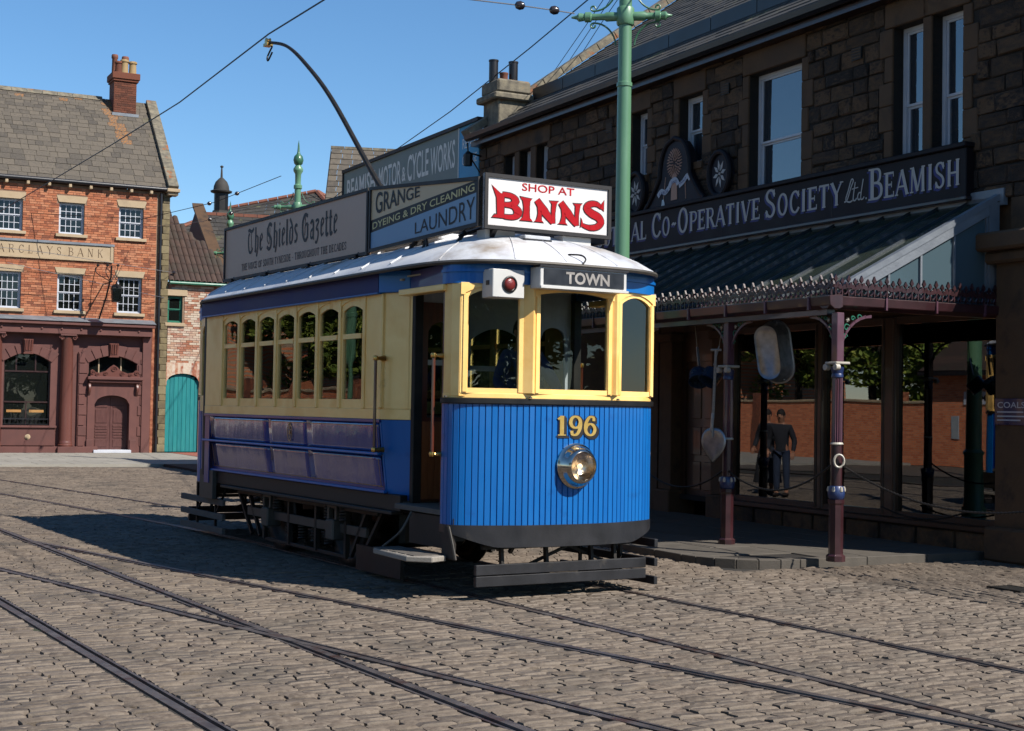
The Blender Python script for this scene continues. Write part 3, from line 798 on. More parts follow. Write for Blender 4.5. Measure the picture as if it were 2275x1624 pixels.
def vestibule(sg, full=True):
    v = MB()
    d = wall_strip(mir(plan_pts(-.006), sg), .655, 1.735, .035).build('dash', 'blue_deep', tram)
    slat_planks(d, sg, .66, 1.73)
    # steel apron with its cut-away corners
    wall_strip(mir(plan_pts(.012), sg), lambda p: .47 + .12 * max(0, (abs(p.y) - .72) / .38) ** 1.3, .665, .02).build('apron', 'fender_black', tram, smooth=True)
    rl = wall_strip(mir(plan_pts(.028), sg), 1.735, 1.785, .05).build('rubbing_strip', 'black_iron', tram, bevel=.006)
    P = mir(plan_pts(.03), sg); S = arclen(P)
    for t in (.04, .33, .68, .97):
        p = at_len(P, S, S[-1] * t); MB().lathe([(.0, .0), (.016, 0), (.014, .012), (0, .016)], (p.x, p.y, 1.79), n=8, cap=False).build('bolt', 'grey_iron', rl)
    wall_strip(mir(plan_pts(.0), sg), 1.785, 1.83, .05).build('sill', 'cream', tram, bevel=.004)
    # three glazed sides between four posts
    F = [((3.80, -1.055), (3.985, -.50)), ((4.02, -.465), (4.02, .465)), ((3.985, .50), (3.80, 1.055))]
    for k, ((ax, ay), (bx_, by_)) in enumerate(F):
        fn, L = facet(ax, ay, bx_, by_, sg)
        hx0 = .066 if k != 1 else .10; hx1 = L - hx0
        f2 = lambda x, z, dd, fn=fn: fn(x, z, dd - .045)
        mb, crv = arch_panel(f2, .0, L, 1.83, 2.80, hx0, hx1, 1.875, 2.685 if k != 1 else 2.72, 2.755, .04)
        fr = mb.build('window_frame', 'cream', tram)
        mb2, c2 = arch_panel(f2, -.006, L + .006, 2.70, 2.806, hx0 - .03, hx1 + .03, 2.70, 2.715, 2.785, .052)
        mb2.build('arch_moulding', 'cream', fr)
        for xx in (hx0 - .045, hx1 + .007):
            MB().prism([(xx, 1.84), (xx + .038, 1.84), (xx + .038, 2.70), (xx, 2.70)], f2, .04, .05).build('bead', 'cream', fr)
        MB().prism([(hx0, 1.87), (hx1, 1.87), (hx1, 2.76), (hx0, 2.76)], f2, .012, .018).build('pane', 'pane_front' if k == 1 else 'pane_tram', fr)
    for s2 in (-1, 1):
        fn, L = facet(3.985, -.50, 4.02, -.465, sg) if s2 < 0 else facet(4.02, .465, 3.985, .50, sg)
        f2 = lambda x, z, dd, fn=fn: fn(x, z, dd)
        MB().prism([(-.03, 1.83), (L + .03, 1.83), (L + .03, 2.80), (-.03, 2.80)], f2, -.07, .012).build('post', 'cream', tram, bevel=.006)
        cp = MB()
        pp = [(3.57, 1.06), (3.57, 1.10), (3.70, 1.095), (3.79, 1.06), (3.80, 1.0), (3.74, .98), (3.66, 1.04)]
        pp = [(a * sg, b * s2 * sg * YK[sg]) for a, b in pp]
        cp.prism(pp, lambda p, q, t: (p, q, t), 1.83 if s2 > 0 else 1.80, 2.80).build('corner_post', 'cream', tram, bevel=.004)
    # blue fascia under the canopy, and cream top rail
    wall_strip(mir(plan_pts(.02), sg), 2.80, 2.985, .05).build('fascia', 'blue', tram, smooth=True)
    wall_strip(mir(plan_pts(.034), sg), 2.90, 2.925, .02).build('fascia_bead', 'blue', tram, smooth=True)
    for s2 in (-1, 1):                                  # fascia over the doorways
        (MB().prism([(2.665, .985), (3.56, 1.10), (3.56, 1.05), (2.665, .93)], lambda p, q, t: (p, s2 * q, t), 2.80, 2.985) if sg > 0 else MB().box(-3.56, -2.87, *sorted((s2 * .86, s2 * .90)), 2.80, 2.985)).build('fascia_side', 'blue_deep', tram, bevel=.004)
        box('door_header', 'cream', tram, *sorted((sg * 2.72, sg * 3.60)), *sorted((sg * s2 * 1.02 * YK[sg], sg * s2 * 1.14 * YK[sg])), 2.74, 2.798, bevel=.006)
    # platform floor, sides, step
    box('platform_floor', 'grey_wood', tram, *sorted((sg * 2.62, sg * 3.6)), -1.09 * YK[sg], 1.09 * YK[sg], .735, .785, bevel=.004)
    MB().prism([(a.x, a.y) for a in mir(plan_pts(-.05), sg)], lambda p, q, t: (p, q, t), .70, .78).build('platform_nose', 'dark_steel', tram)
    ceil = MB().box(*sorted((sg * 2.66, sg * 3.75)), -1.02 * YK[sg], 1.02 * YK[sg], 2.93, 2.945).build('platform_ceiling', 'interior_cream', tram)
    bulk = MB()                                         # end wall of the saloon, with a doorway on one side and glazed lights
    x0, x1 = sorted((sg * 2.60, sg * 2.645))
    w = MB()
    fnb = lambda x, z, dd: (x0 + dd, x, z)
    arch_panel(fnb, -.86, -.42, FLOOR, 2.93, -.80, -.50, 1.62, 2.4, 2.52, x1 - x0, mb=w)
    arch_panel(fnb, .42, .86, FLOOR, 2.93, .50, .80, 1.62, 2.4, 2.52, x1 - x0, mb=w)
    w.box(x0, x1, -.42, .42, 2.62, 2.93)
    bk = w.build('bulkhead', 'window_white', tram)
    dw = MB(); fnd = lambda x, z, dd: (x0 + .005 + dd, x, z)
    arch_panel(fnd, -.42, .42, FLOOR, 2.62, -.30, .30, 1.62, 2.36, 2.48, .03, mb=dw)
    dr = dw.build('bulkhead_door', 'window_white', tram)
    MB().box(x0 + .012, x0 + .03, -.30, .30, 2.06, 2.11).build('glazing_bar', 'white_paint', dr)
    for ya, yb in ((-.80, -.50), (-.30, .30), (.50, .80)):
        MB().box(x0 + .018, x0 + .022, ya, yb, 1.62, 2.52).build('pane', 'pane_inner', bk)
    # controller stand and brake column on the platform
    MB().lathe([(.0, 0), (.15, 0), (.15, .85), (.17, .87), (.17, .95), (.1, .98), (0, .98)], (sg * 3.62, -.28 * sg, .785), n=14).build('controller', 'black_iron', tram)
    MB().tube([(sg * 3.55, .35 * sg, .785), (sg * 3.55, .35 * sg, 1.68), (sg * 3.55, .18 * sg, 1.72)], .022).build('brake_handle', 'brass', tram)

for sg in (1, -1): vestibule(sg)
# the near side of the trailing platform is closed by a panelled screen
fnr = (lambda A_, B_: (lambda x, z, d: tuple(A_ + (B_ - A_) * (x / .72) + Vector((0, -d, z)))))(Vector((-3.57, -.875, 0)), Vector((-2.86, -1.045, 0)))
MB().prism([(0, .62), (.72, .62), (.72, 1.60), (0, 1.60)], fnr, -.04, 0).build('end_screen', 'blue_deep', tram)
es, _ = arch_panel(fnr, 0, .72, 1.60, 2.80, .16, .58, 1.80, 2.62, 2.70, .03)
es = es.build('window_frame', 'cream', tram)
MB().prism([(.16, 1.78), (.58, 1.78), (.58, 2.72), (.16, 2.72)], fnr, .010, .014).build('pane', 'pane_tram', es)

# ---- saloon sides
WX = [(-2.21 + i * .588, -2.21 + (i + 1) * .588) for i in range(7)]
def saloon_side(s):
    fn = lambda x, z, d: (x, s * (YS + d), z)
    def tumble(z): return -.075 * (max(0, 1.6 - z) / .72) ** 1.6
    # lower body: frame, six glossy panels, mouldings, gold lining
    box('side_frame', 'blue_deep', tram, -2.78, 2.28, *sorted((s * .98, s * 1.03)), .86, 1.56)
    xs = [-2.62, -.62, .48, 2.26]
    for k in range(3):
        for (za, zb) in ((.885, 1.215), (1.255, 1.535)):
            G_ = [[fn(xs[k] + .006 + (xs[k + 1] - xs[k] - .012) * i / 10, za + (zb - za) * j / 8, tumble(za + (zb - za) * j / 8)) for i in range(11)] for j in range(9)]
            pn = MB().grid(G_).build('side_panel', 'blue_panel', tram, smooth=True)
            pn.modifiers.new('thick', 'SOLIDIFY').thickness = .015
            lw = .008
            if za < 1: z_ = za + .03
            else: z_ = zb - .03
            MB().prism([(xs[k] + .008, z_), (xs[k + 1] - .008, z_), (xs[k + 1] - .008, z_ + lw), (xs[k] + .008, z_ + lw)], lambda a, b, d: fn(a, b, tumble(b) + .001 + d), 0, .002).build('gold_line', 'gold_line', pn)
            if k == 2: MB().prism([(xs[3] - .05, za + .03), (xs[3] - .042, za + .03), (xs[3] - .042, zb - .03), (xs[3] - .05, zb - .03)], lambda a, b, d: fn(a, b, tumble(b) + .001 + d), 0, .002).build('gold_line', 'gold_line', pn)
            if k == 0: MB().prism([(xs[0] + .042, za + .03), (xs[0] + .05, za + .03), (xs[0] + .05, zb - .03), (xs[0] + .042, zb - .03)], lambda a, b, d: fn(a, b, tumble(b) + .001 + d), 0, .002).build('gold_line', 'gold_line', pn)
    MB().prism([(2.265, .87), (2.30, .87), (2.30, 1.55), (2.265, 1.55)], lambda a, b, d: fn(a, b, tumble(b) + d), -.02, -.004).build('end_panel', 'blue', tram, bevel=.003)
    MB().prism([(2.302, .72), (2.64, .72), (2.64, 1.57), (2.302, 1.57)], lambda a, b, d: fn(a, b, tumble(b) + d - .45 * (a - 2.30)), -.03, -.004).build('corner_panel', 'blue', tram, bevel=.003)
    MB().prism([(-2.80, .70), (-2.63, .70), (-2.63, 1.55), (-2.80, 1.55)], fn, -.02, -.004).build('end_panel', 'blue_deep', tram, bevel=.003)
    MB().prism([(-2.86, 1.222), (2.30, 1.222), (2.30, 1.25), (-2.86, 1.25)], fn, -.03, .022).build('waist_rail', 'blue', tram, bevel=.008)
    MB().prism([(-2.80, 1.54), (2.30, 1.54), (2.30, 1.572), (-2.80, 1.572)], fn, -.01, .014).build('belt_moulding', 'blue_deep', tram, bevel=.004)
    MB().prism([(-2.66, .858), (2.34, .858), (2.34, .884), (-2.66, .884)], fn, -.07, -.03).build('bottom_moulding', 'blue', tram, bevel=.004)
    # crest on the middle panel
    fc = lambda a, b, d: fn(.02 + a, 1.40 + b, d)
    ring = MB()
    for k in range(20):
        t0, t1 = 2 * PI * k / 20, 2 * PI * (k + 1) / 20
        ring.prism([(.055 * math.cos(t0), .09 * math.sin(t0)), (.066 * math.cos(t0), .103 * math.sin(t0)), (.066 * math.cos(t1), .103 * math.sin(t1)), (.055 * math.cos(t1), .09 * math.sin(t1))], fc, 0, .003)
    for a, b, w, h in ((-.03, -.03, .06, .05), (-.02, .03, .04, .03), (-.035, .068, .07, .012), (-.008, -.07, .016, .03)):
        ring.prism([(a, b), (a + w, b), (a + w * .8, b + h), (a + w * .2, b + h)], fc, 0, .002)
    ring.build('crest', 'gold_line', tram, label='small oval gold crest on the middle side panel')
    # cream sill, pillars and windows
    MB().prism([(-2.80, 1.572), (2.30, 1.572), (2.30, 1.672), (-2.80, 1.672)], fn, -.05, .004).build('window_sill', 'cream', tram, bevel=.004)
    for k, (xa, xb) in enumerate(WX):
        m = (xa + .028, xb - .028)
        f2 = lambda x, z, d: fn(x, z, d - .042)
        mb, crv = arch_panel(f2, xa, xb, 1.672, 2.795, xa + .064, xb - .064, 1.765, 2.655, 2.705, .036)
        fr = mb.build('window_frame', 'cream', tram)
        mb2, c2 = arch_panel(f2, xa, xb, 2.60, 2.795, xa + .03, xb - .03, 2.60, 2.715, 2.765, .046)
        mb2.build('arch_moulding', 'cream', fr)
        MB().prism([(xa + .08, 2.375), (xb - .08, 2.375), (xb - .08, 2.425), (xa + .08, 2.425)], f2, .004, .044).build('transom', 'cream', fr)
        MB().prism([(xa + .085, 1.77), (xb - .085, 1.77), (xb - .085, 2.38), (xa + .085, 2.38)], f2, .014, .018).build('pane', 'pane_tram', fr)
        MB().prism([(xa + .085, 2.42), (xb - .085, 2.42), (xb - .085, 2.71), (xa + .085, 2.71)], f2, .020, .024).build('pane', 'pane_tram', fr)
    for k in range(8):
        xx = WX[0][0] + k * .588
        MB().prism([(xx - .03, 1.672), (xx + .03, 1.672), (xx + .03, 2.795), (xx - .03, 2.795)], fn, -.05, .014).build('pillar', 'cream', tram, bevel=.006)
    fE = lambda x, z, d: fn(x, z, d - .45 * max(0, x - 2.30))
    for xa, xb in ((-2.80, WX[0][0] - .03), (WX[-1][1] + .03, 2.29), (2.302, 2.64)):
        MB().prism([(xa, 1.672), (xb, 1.672), (xb, 2.795), (xa, 2.795)], fE, -.05, -.004 if xb > 2.4 else 0).build('end_board', 'cream', tram, bevel=.004)
    MB().prism([(2.305, 2.795), (2.66, 2.795), (2.66, 3.0), (2.305, 3.0)], fE, -.03, .05).build('corner_fascia', 'blue', tram, bevel=.004)
    MB().prism([(2.302, 1.572), (2.64, 1.572), (2.64, 1.672), (2.302, 1.672)], fE, -.05, .006).build('corner_sill', 'cream', tram, bevel=.004)
    MB().prism([(2.27, 1.68), (2.33, 1.68), (2.33, 2.79), (2.27, 2.79)], fn, -.03, .016).build('pillar', 'cream', tram, bevel=.01)
    MB().prism([(2.57, 1.67), (2.62, 1.67), (2.62, 2.79), (2.57, 2.79)], fE, -.03, .006).build('pillar', 'cream', tram, bevel=.01)
    MB().prism([(2.645, .72), (2.71, .72), (2.71, 2.80), (2.645, 2.80)], fn, -.24, -.15).build('door_post', 'dark_steel', tram, bevel=.006)
    MB().prism([(3.52, .79), (3.58, .79), (3.58, 2.78), (3.52, 2.78)], fn, -.09, -.012).build('door_post', 'mahogany', tram, bevel=.006)
    MB().prism([(-2.90, .79), (-2.83, .79), (-2.83, 2.80), (-2.90, 2.80)], fn, -.09, -.008).build('door_post', 'dark_steel', tram, bevel=.006)
    # letterboard
    MB().prism([(-2.86, 2.795), (2.302, 2.795), (2.302, 3.0), (-2.86, 3.0)], fn, -.03, .05).build('letterboard', 'letterboard', tram, bevel=.004)
    MB().prism([(-2.87, 2.785), (2.30, 2.785), (2.30, 2.802), (-2.87, 2.802)], fn, -.01, .056).build('letterboard_bead', 'blue', tram, bevel=.003)
    # handrails at the doorway, brass ended
    for x_, za, zb in ((2.36, 1.28, 2.16), (3.55, 1.28, 2.16)):
        hr = MB().tube([fn(x_, za, .09), fn(x_, zb, .09)], .016).build('handrail', 'mahogany', tram, smooth=True)
        for z_ in (za, zb):
            MB().tube([fn(x_, z_, -.01), fn(x_, z_, .095)], [.028, .012]).lathe([(0, -.03), (.024, -.02), (.028, 0), (.024, .02), (0, .03)], fn(x_, z_, .09), n=10, cap=False).build('bracket', 'brass', hr, smooth=True)
    # sill beam and skirt board
    box('sole_bar', 'dark_steel', tram, -2.5, 2.62, *sorted((s * .95, s * 1.03)), .70, .855, bevel=.006)
    box('step_board', 'dark_steel', tram, -2.2, 2.55, *sorted((s * .96, s * 1.09)), .665, .70, bevel=.006)
for s in (-1, 1): saloon_side(s)
# shaded lower leg of the near rear corner
box('corner_leg', 'grey_iron', tram, -2.99, -2.5, -1.085, -1.03, .50, .86, bevel=.004)
box('corner_leg', 'grey_iron', tram, 2.5, 2.99, 1.03, 1.085, .50, .86, bevel=.004)
MB().box(-2.62, 2.62, -1.0, 1.0, .76, .80).build('saloon_floor', 'grey_wood', tram)
MB().box(-2.70, 2.60, -1.04, 1.04, 2.90, 2.92).build('saloon_ceiling', 'interior_cream', tram)
for s in (-1, 1):                                       # longitudinal benches and their reversible seat backs
    for k in range(6):
        xa = -2.4 + k * .8
        st = MB().box(xa, xa + .42, *sorted((s * .30, s * .98)), 1.18, 1.24).build('seat', 'oak_plank', tram)
        MB().box(xa + .18, xa + .24, *sorted((s * .34, s * .94)), .80, 1.18).build('seat_leg', 'black_iron', st)
        MB().box(xa - .03, xa, *sorted((s * .30, s * .98)), 1.24, 1.62).build('seat_back', 'oak_plank', st)

# ---- roof
def roof_r(x, y):
    ax = max(0, abs(x) - 2.7) / 1.45; ay = abs(y) / (1.23 - (.27 * min(1, max(0, -x - 2.6) / .9) if x < 0 else 0))
    return (ax ** 3.4 + ay ** 3.4) ** (1 / 3.4)
def roof_z(x, y): return 2.995 + .40 * max(0, 1 - roof_r(x, y) ** 2.0) ** .85
P = []
nx, ny = 84, 30
for i in range(nx + 1):
    x = -4.15 * math.cos(PI * i / nx)
    ax = max(0, abs(x) - 2.7) / 1.45
    w = (1.23 - (.27 * min(1, max(0, -x - 2.6) / .9) if x < 0 else 0)) * max(0.0, 1 - min(1, ax) ** 3.4) ** (1 / 3.4)
    P.append([(x, w * math.sin(PI / 2 * (-1 + 2 * j / ny)), roof_z(x, w * math.sin(PI / 2 * (-1 + 2 * j / ny)))) for j in range(ny + 1)])
roof = MB().grid(P).build('roof', 'roof_white', tram, smooth=True)
sol = roof.modifiers.new('thick', 'SOLIDIFY'); sol.thickness = .03; sol.offset = -1
def rim(n, grow=0):
    out_ = []
    for k in range(n):
        t = 2 * PI * k / n
        c, s_ = math.cos(t), math.sin(t)
        y = 1.23 * math.copysign(abs(s_) ** (2 / 3.4), s_); xx = 1.45 * math.copysign(abs(c) ** (2 / 3.4), c)
        x_ = xx + math.copysign(2.7, c)
        out_.append((x_, y * (1 - (.22 * min(1, max(0, -x_ - 2.6) / .9) if x_ < 0 else 0))))
    return out_
rp = rim(96)
MB().tube([(a, b, 2.985) for a, b in rp + rp[:1]], .022, n=6, cap=False).build('roof_gutter', 'grey_iron', roof, smooth=True)
for k in range(9):                                      # carlines showing under the canvas
    xx = -2.6 + k * .65
    MB().tube([(xx, yy, roof_z(xx, yy) + .004) for yy in np.linspace(-1.17, 1.17, 17)], .014, n=6).build('roof_rib', 'roof_white', roof, smooth=True)
for a in (-58, -30, -8, 18, 44, 68):                   # seams of the domed end
    t = R(a)
    pts = []
    for q in np.linspace(.16, .985, 9):
        k9 = 1 / (abs(math.cos(t)) ** 3.4 + abs(math.sin(t)) ** 3.4) ** (1 / 3.4); xx = 2.7 + 1.45 * q * k9 * math.cos(t); yy = 1.23 * q * k9 * math.sin(t)
        pts.append((xx, yy, roof_z(xx, yy) + .002))
    MB().tube(pts, .006, n=5).build('roof_seam', 'roof_white', roof, smooth=True)
# raised trolley deck with end boards
deck = MB()
deck.box(-3.1, 2.55, -.62, .62, 3.32, 3.40)
deck.build('trolley_deck', 'roof_white', tram, bevel=.02)
for (xa, ya, yb) in ((3.28, -.62, -.30), (3.36, .18, .50)):
    MB().prism([(ya, 3.20), (yb, 3.20), (yb, 3.40), (ya, 3.345)], lambda p, q, t: (t, p, q), xa, xa + .16).build('roof_wedge', 'white_paint', roof, bevel=.004)
box('roof_step', 'roof_white', roof, 3.46, 3.62, -.30, -.02, 3.26, 3.30, bevel=.006)
MB().box(3.60, 3.625, -.31, -.01, 3.235, 3.268).build('step_lip', 'fender_black', roof)
MB().tube(catmull([(2.3, -.72, 3.26), (2.9, -.60, 3.28), (3.1, -.40, 3.30), (3.25, -.36, 3.305), (3.5, -.38, 3.25)], 5), .012).build('roof_cable', 'black_iron', roof)
MB().tube(catmull([(3.35, 0.1, 3.30), (3.55, .14, 3.26), (3.72, .16, 3.20)], 5), .012).build('roof_cable', 'black_iron', roof)
MB().tube([(3.55, -.02, 3.24), (3.95, .03, 3.10)], .005).build('roof_cable', 'black_iron', roof)
MB().tube(catmull([(4.0, -.07, 3.10), (4.1, 0, 3.09), (4.15, .02, 3.05), (4.16, -.02, 3.0)], 4), .008).build('roof_cable', 'black_iron', roof)
for xx in (2.62,):
    MB().bar((xx, -.86, 3.13), (xx + .04, -.83, 3.31), .02).bar((xx + .12, -.83, 3.12), (xx + .05, -.83, 3.31), .02).build('sign_stay', 'black_iron', roof)

# ---- roof advertisement boards
def advert(name, label, m, fn, outline, th=.03):
    o = MB().prism(outline, fn, -th, 0).build('advertisement_board', m, tram, label=label)
    fr = MB(); n = len(outline)
    cx = sum(p[0] for p in outline) / n; cz = sum(p[1] for p in outline) / n
    inner = [(p[0] + math.copysign(.035, cx - p[0]), p[1] + math.copysign(.035, cz - p[1])) for p in outline]
    for i in range(n):
        j = (i + 1) % n
        fr.prism([outline[i], outline[j], inner[j], inner[i]], fn, -th - .01, .016)
    fr.build('board_frame', 'ink', o)
    return o
fB = lambda a, b, d: (3.55 + d, a, b)
bn = advert('binns', 'white roof board with red shop lettering facing the front', 'board_white', fB, [(-.70, 3.335), (.70, 3.335), (.70, 3.845), (-.70, 3.845)])
sans('lettering', 'SHOP AT', 'sign_red', bn, fB, -.30, 3.715, .072, width=.58, bold=.012, depth=.003)
def binns(m, dep, bold, name):
    mb = MB(); c = [0]
    def poly(pts):
        c[0] += 1
        mb.add([fB(a * .965 - .008, 3.555 + (b - 3.54) * .93, dep + .0002 * (c[0] % 7)) for a, b in pts], [tuple(range(len(pts)))])
    def strip(ctr, ws):
        P_ = catmull([(a, b, 0) for a, b in ctr], 4); n_ = len(P_); L_, R_ = [], []
        W_ = np.interp(np.linspace(0, 1, n_), np.linspace(0, 1, len(ws)), ws) + bold
        for i, p in enumerate(P_):
            t = (P_[min(i + 1, n_ - 1)] - P_[max(i - 1, 0)]).normalized()
            L_.append((p.x - t.y * W_[i] / 2, p.y + t.x * W_[i] / 2)); R_.append((p.x + t.y * W_[i] / 2, p.y - t.x * W_[i] / 2))
        for i in range(n_ - 1): poly([L_[i], R_[i], R_[i + 1], L_[i + 1]])
    g = bold / 2
    # B with its swept top-left serif
    poly([(-.635 - g, 3.735 + g), (-.545 + g, 3.665), (-.50 + g, 3.66), (-.50 + g, 3.43), (-.575 - g, 3.43), (-.585 - g, 3.62)])
    poly([(-.635 - g, 3.42 - g), (-.44, 3.42 - g), (-.44, 3.45 + g), (-.60 - g, 3.45 + g)])
    strip([(-.52, 3.655), (-.42, 3.645), (-.375, 3.60), (-.42, 3.562), (-.50, 3.555)], [.045, .05, .085, .05, .04])
    strip([(-.50, 3.555), (-.40, 3.545), (-.345, 3.49), (-.39, 3.44), (-.50, 3.435)], [.04, .05, .095, .05, .04])
    # I
    strip([(-.255, 3.42), (-.25, 3.50), (-.25, 3.56), (-.255, 3.64)], [.09, .065, .065, .09])
    poly([(-.325 - g, 3.415 - g), (-.18 + g, 3.415 - g), (-.20, 3.44), (-.305, 3.44)]); poly([(-.325 - g, 3.65 + g), (-.19 + g, 3.635 + g), (-.21, 3.61), (-.305, 3.62)])
    for x_ in (-.13, .145):                             # two Ns
        strip([(x_ + .02, 3.42), (x_ + .03, 3.50), (x_ + .025, 3.62)], [.06, .04, .055])
        strip([(x_ - .005, 3.635), (x_ + .08, 3.53), (x_ + .185, 3.42)], [.06, .085, .05])
        strip([(x_ + .185, 3.415), (x_ + .185, 3.52), (x_ + .195, 3.63)], [.045, .04, .055])
        poly([(x_ - .035 - g, 3.415 - g), (x_ + .075 + g, 3.415 - g), (x_ + .05, 3.44), (x_ - .005, 3.44)])
        poly([(x_ + .14 - g, 3.635 + g), (x_ + .245 + g, 3.64 + g), (x_ + .22, 3.61), (x_ + .165, 3.61)])
    strip([(.625, 3.62), (.56, 3.655), (.48, 3.645), (.445, 3.60), (.50, 3.555), (.585, 3.52), (.615, 3.47), (.57, 3.42), (.48, 3.405), (.395, 3.425)], [.03, .05, .06, .075, .08, .08, .075, .06, .05, .03])
    poly([(.60 - g, 3.63), (.648 + g, 3.70 + g), (.645 + g, 3.59 - g)]); poly([(.385 - g, 3.50 + g), (.41, 3.43), (.375 - g, 3.40 - g)])
    return mb.build(name, m, bn, norm=False)
binns('ink', .002, .018, 'letter_outline'); binns('sign_red', .006, 0.0, 'lettering')
YB = .72
fS = lambda a, b, d: (a, -YB - d, b)
gz = advert('gazette', 'pale newspaper board in black gothic lettering along the roof side', 'board_pale', fS, [(-3.26, 3.29), (1.14, 3.29), (1.14, 4.0), (-3.26, 4.0)])
lettering('headline', 'The Shields Gazette', 'ink', gz, fS, -2.42, 3.60, .28, width=2.78, font=BLK, gap=.04, depth=.002)
lettering('strapline', 'THE VOICE OF SOUTH TYNESIDE ~ THROUGHOUT THE DECADES', 'ink', gz, fS, -2.62, 3.395, .085, width=3.22, depth=.002, gap=.1, serif=.12)
top = lambda x: 4.0 - .185 * (x - 1.17) / 2.33
def gbot(x): return 3.31 + .05 * ((x - 1.17) / 2.33) ** .6
gx = [1.17 + 2.33 * i / 8 for i in range(9)]
gr = advert('grange', 'tan, black and blue laundry board beside the front board', 'board_tan', fS, [(1.17, 3.31), (3.50, 3.36), (3.50, 3.815), (1.17, 4.0)])
MB().prism([(1.205, 3.645), (3.465, 3.79), (3.465, 3.675), (1.205, 3.515)][::-1], fS, -.01, .002).build('black_band', 'ink', gr)
MB().prism([(1.205, 3.515), (3.465, 3.675), (3.465, 3.40), (1.205, 3.35)][::-1], fS, -.01, .0012).build('blue_field', 'board_blue', gr)
def taper(x0, w, z0, k0, k1, rise):
    return lambda a, b, d: fS(a, z0 + rise * (a - x0) / w + (b - z0) * (k0 + (k1 - k0) * (a - x0) / w), d)
sans('lettering', 'GRANGE', 'ink', gr, taper(1.31, 1.0, 3.695, 1.0, .42, .075), 1.31, 3.695, .235, width=1.0, bold=.012, depth=.004)
sans('lettering', 'DYEING & DRY CLEANING', 'letter_cream', gr, taper(1.25, 2.16, 3.545, 1, 1, .148), 1.25, 3.545, .072, width=2.16, bold=.012, depth=.005)
sans('lettering', 'LAUNDRY', 'ink', gr, taper(2.22, 1.2, 3.405, .55, 1.0, .03), 2.22, 3.405, .205, width=1.2, bold=.0, depth=.004)
# far side and rear boards, their backs to the camera
for nm, a in (('far', 1), ('rear', 2)):
    if a == 1: MB().box(-3.26, 3.46, .70, .73, 3.3, 3.8).build('advertisement_board', 'ink', tram)
    else: MB().box(-3.30, -3.27, -.66, .70, 3.335, 3.80).build('advertisement_board', 'ink', tram)
for xx in (-2.9, -1.7, -.4, .9, 2.2, 3.2):
    for s in (-1, 1): MB().bar((xx, s * .70, 3.34), (xx, s * .80, 3.20), .03).bar((xx, s * .76, 3.29), (xx, s * .42, 3.42), .03).build('sign_bracket', 'black_iron', tram)
for yy in (-.55, .45): MB().bar((3.50, yy, 3.36), (3.38, yy, 3.24), .045).build('sign_bracket', 'black_iron', tram)

# ---- trolley pole
tb = MB().lathe([(.0, 0), (.24, 0), (.22, .05), (.10, .09), (.08, .2), (0, .22)], (.75, 0, 3.40), n=16).build('trolley_base', 'dark_steel', tram)
pts = catmull([(.85, 0, 3.52), (-.12, 0, 4.26), (-1.49, 0, 5.47), (-2.37, 0, 6.10), (-3.05, 0, 6.48), (-3.71, 0, 6.67)], 8)
pole = MB().tube(pts, list(np.linspace(.036, .02, len(pts)))).build('trolley_pole', 'dark_steel', tram, smooth=True)
MB().lathe([(.0, -.035), (.05, -.03), (.035, 0), (.05, .03), (0, .035)], (-3.74, 0, 6.69), (0, 1, 0), n=12).box(-3.80, -3.66, -.045, .045, 6.62, 6.66).build('trolley_head', 'brass', pole)
MB().tube(catmull([(-3.70, .05, 6.62), (-3.82, .03, 6.5), (-3.72, 0, 6.42), (-3.62, .02, 6.52)], 5), .012).build('trolley_hook', 'black_iron', pole)

# ---- front fittings
wb = box('signal_box', 'white_paint', tram, 3.86, 4.05, -.885, -.56, 2.67, 2.92, bevel=.006)
wb['label'] = 'white box with a round red lamp'
MB().lathe([(.072, 0), (.075, .012), (.062, .02), (.06, .01)], (4.05, -.715, 2.79), (1, 0, 0), n=24, cap=False).build('lens_ring', 'fender_black', wb)
MB().lathe([(.0, .026), (.03, .024), (.05, .016), (.06, .0)], (4.05, -.715, 2.79), (1, 0, 0), n=24, cap=False).build('red_lamp', 'red_lens', wb, smooth=True)
box('latch', 'grey_iron', wb, 3.94, 3.99, -.892, -.884, 2.78, 2.82)
ds = box('destination_box', 'white_paint', tram, 4.03, 4.20, -.49, .44, 2.765, 2.955, bevel=.006)
MB().box(4.198, 4.206, -.455, .405, 2.797, 2.937).build('blind', 'blind_black', ds)
MB().box(4.10, 4.215, -.50, .45, 2.95, 2.968).build('hood', 'fender_black', ds)
MB().box(4.15, 4.225, -.495, .445, 2.762, 2.782).build('lower_trim', 'white_paint', ds)
sans('lettering', 'TOWN', 'blind_letter', ds, lambda a, b, d: (4.207 + d, a, b), -.225, 2.812, .108, width=.47, bold=.03, depth=.001)
hl = MB().lathe([(.205, 0), (.205, .02), (.19, .03), (.175, .05), (.165, .10), (.15, .125), (.135, .135), (.132, .12)], (4.03, .02, 1.19), (1, 0, 0), n=40, cap=False).build('headlamp', 'chrome', tram, smooth=True, label='round chrome headlamp on the blue dash')
MB().lathe([(.0, .035), (.04, .042), (.09, .07), (.132, .118)], (4.03, .02, 1.19), (1, 0, 0), n=36, cap=False).build('reflector', 'chrome_soft', hl, smooth=True)
MB().lathe([(0, .05), (.018, .06), (.024, .08), (.014, .1), (0, .105)], (4.03, .02, 1.19), (1, 0, 0), n=14, cap=False).build('bulb', 'lens', hl, smooth=True)
MB().lathe([(.0, .152), (.05, .148), (.10, .136), (.132, .122)], (4.03, .02, 1.19), (1, 0, 0), n=36, cap=False).build('cover_glass', 'lamp_glass', hl, smooth=True)
MB().lathe([(.138, .112), (.142, .13), (.132, .136)], (4.03, .02, 1.19), (1, 0, 0), n=36, cap=False).build('lens_rim', 'chrome', hl, smooth=True)
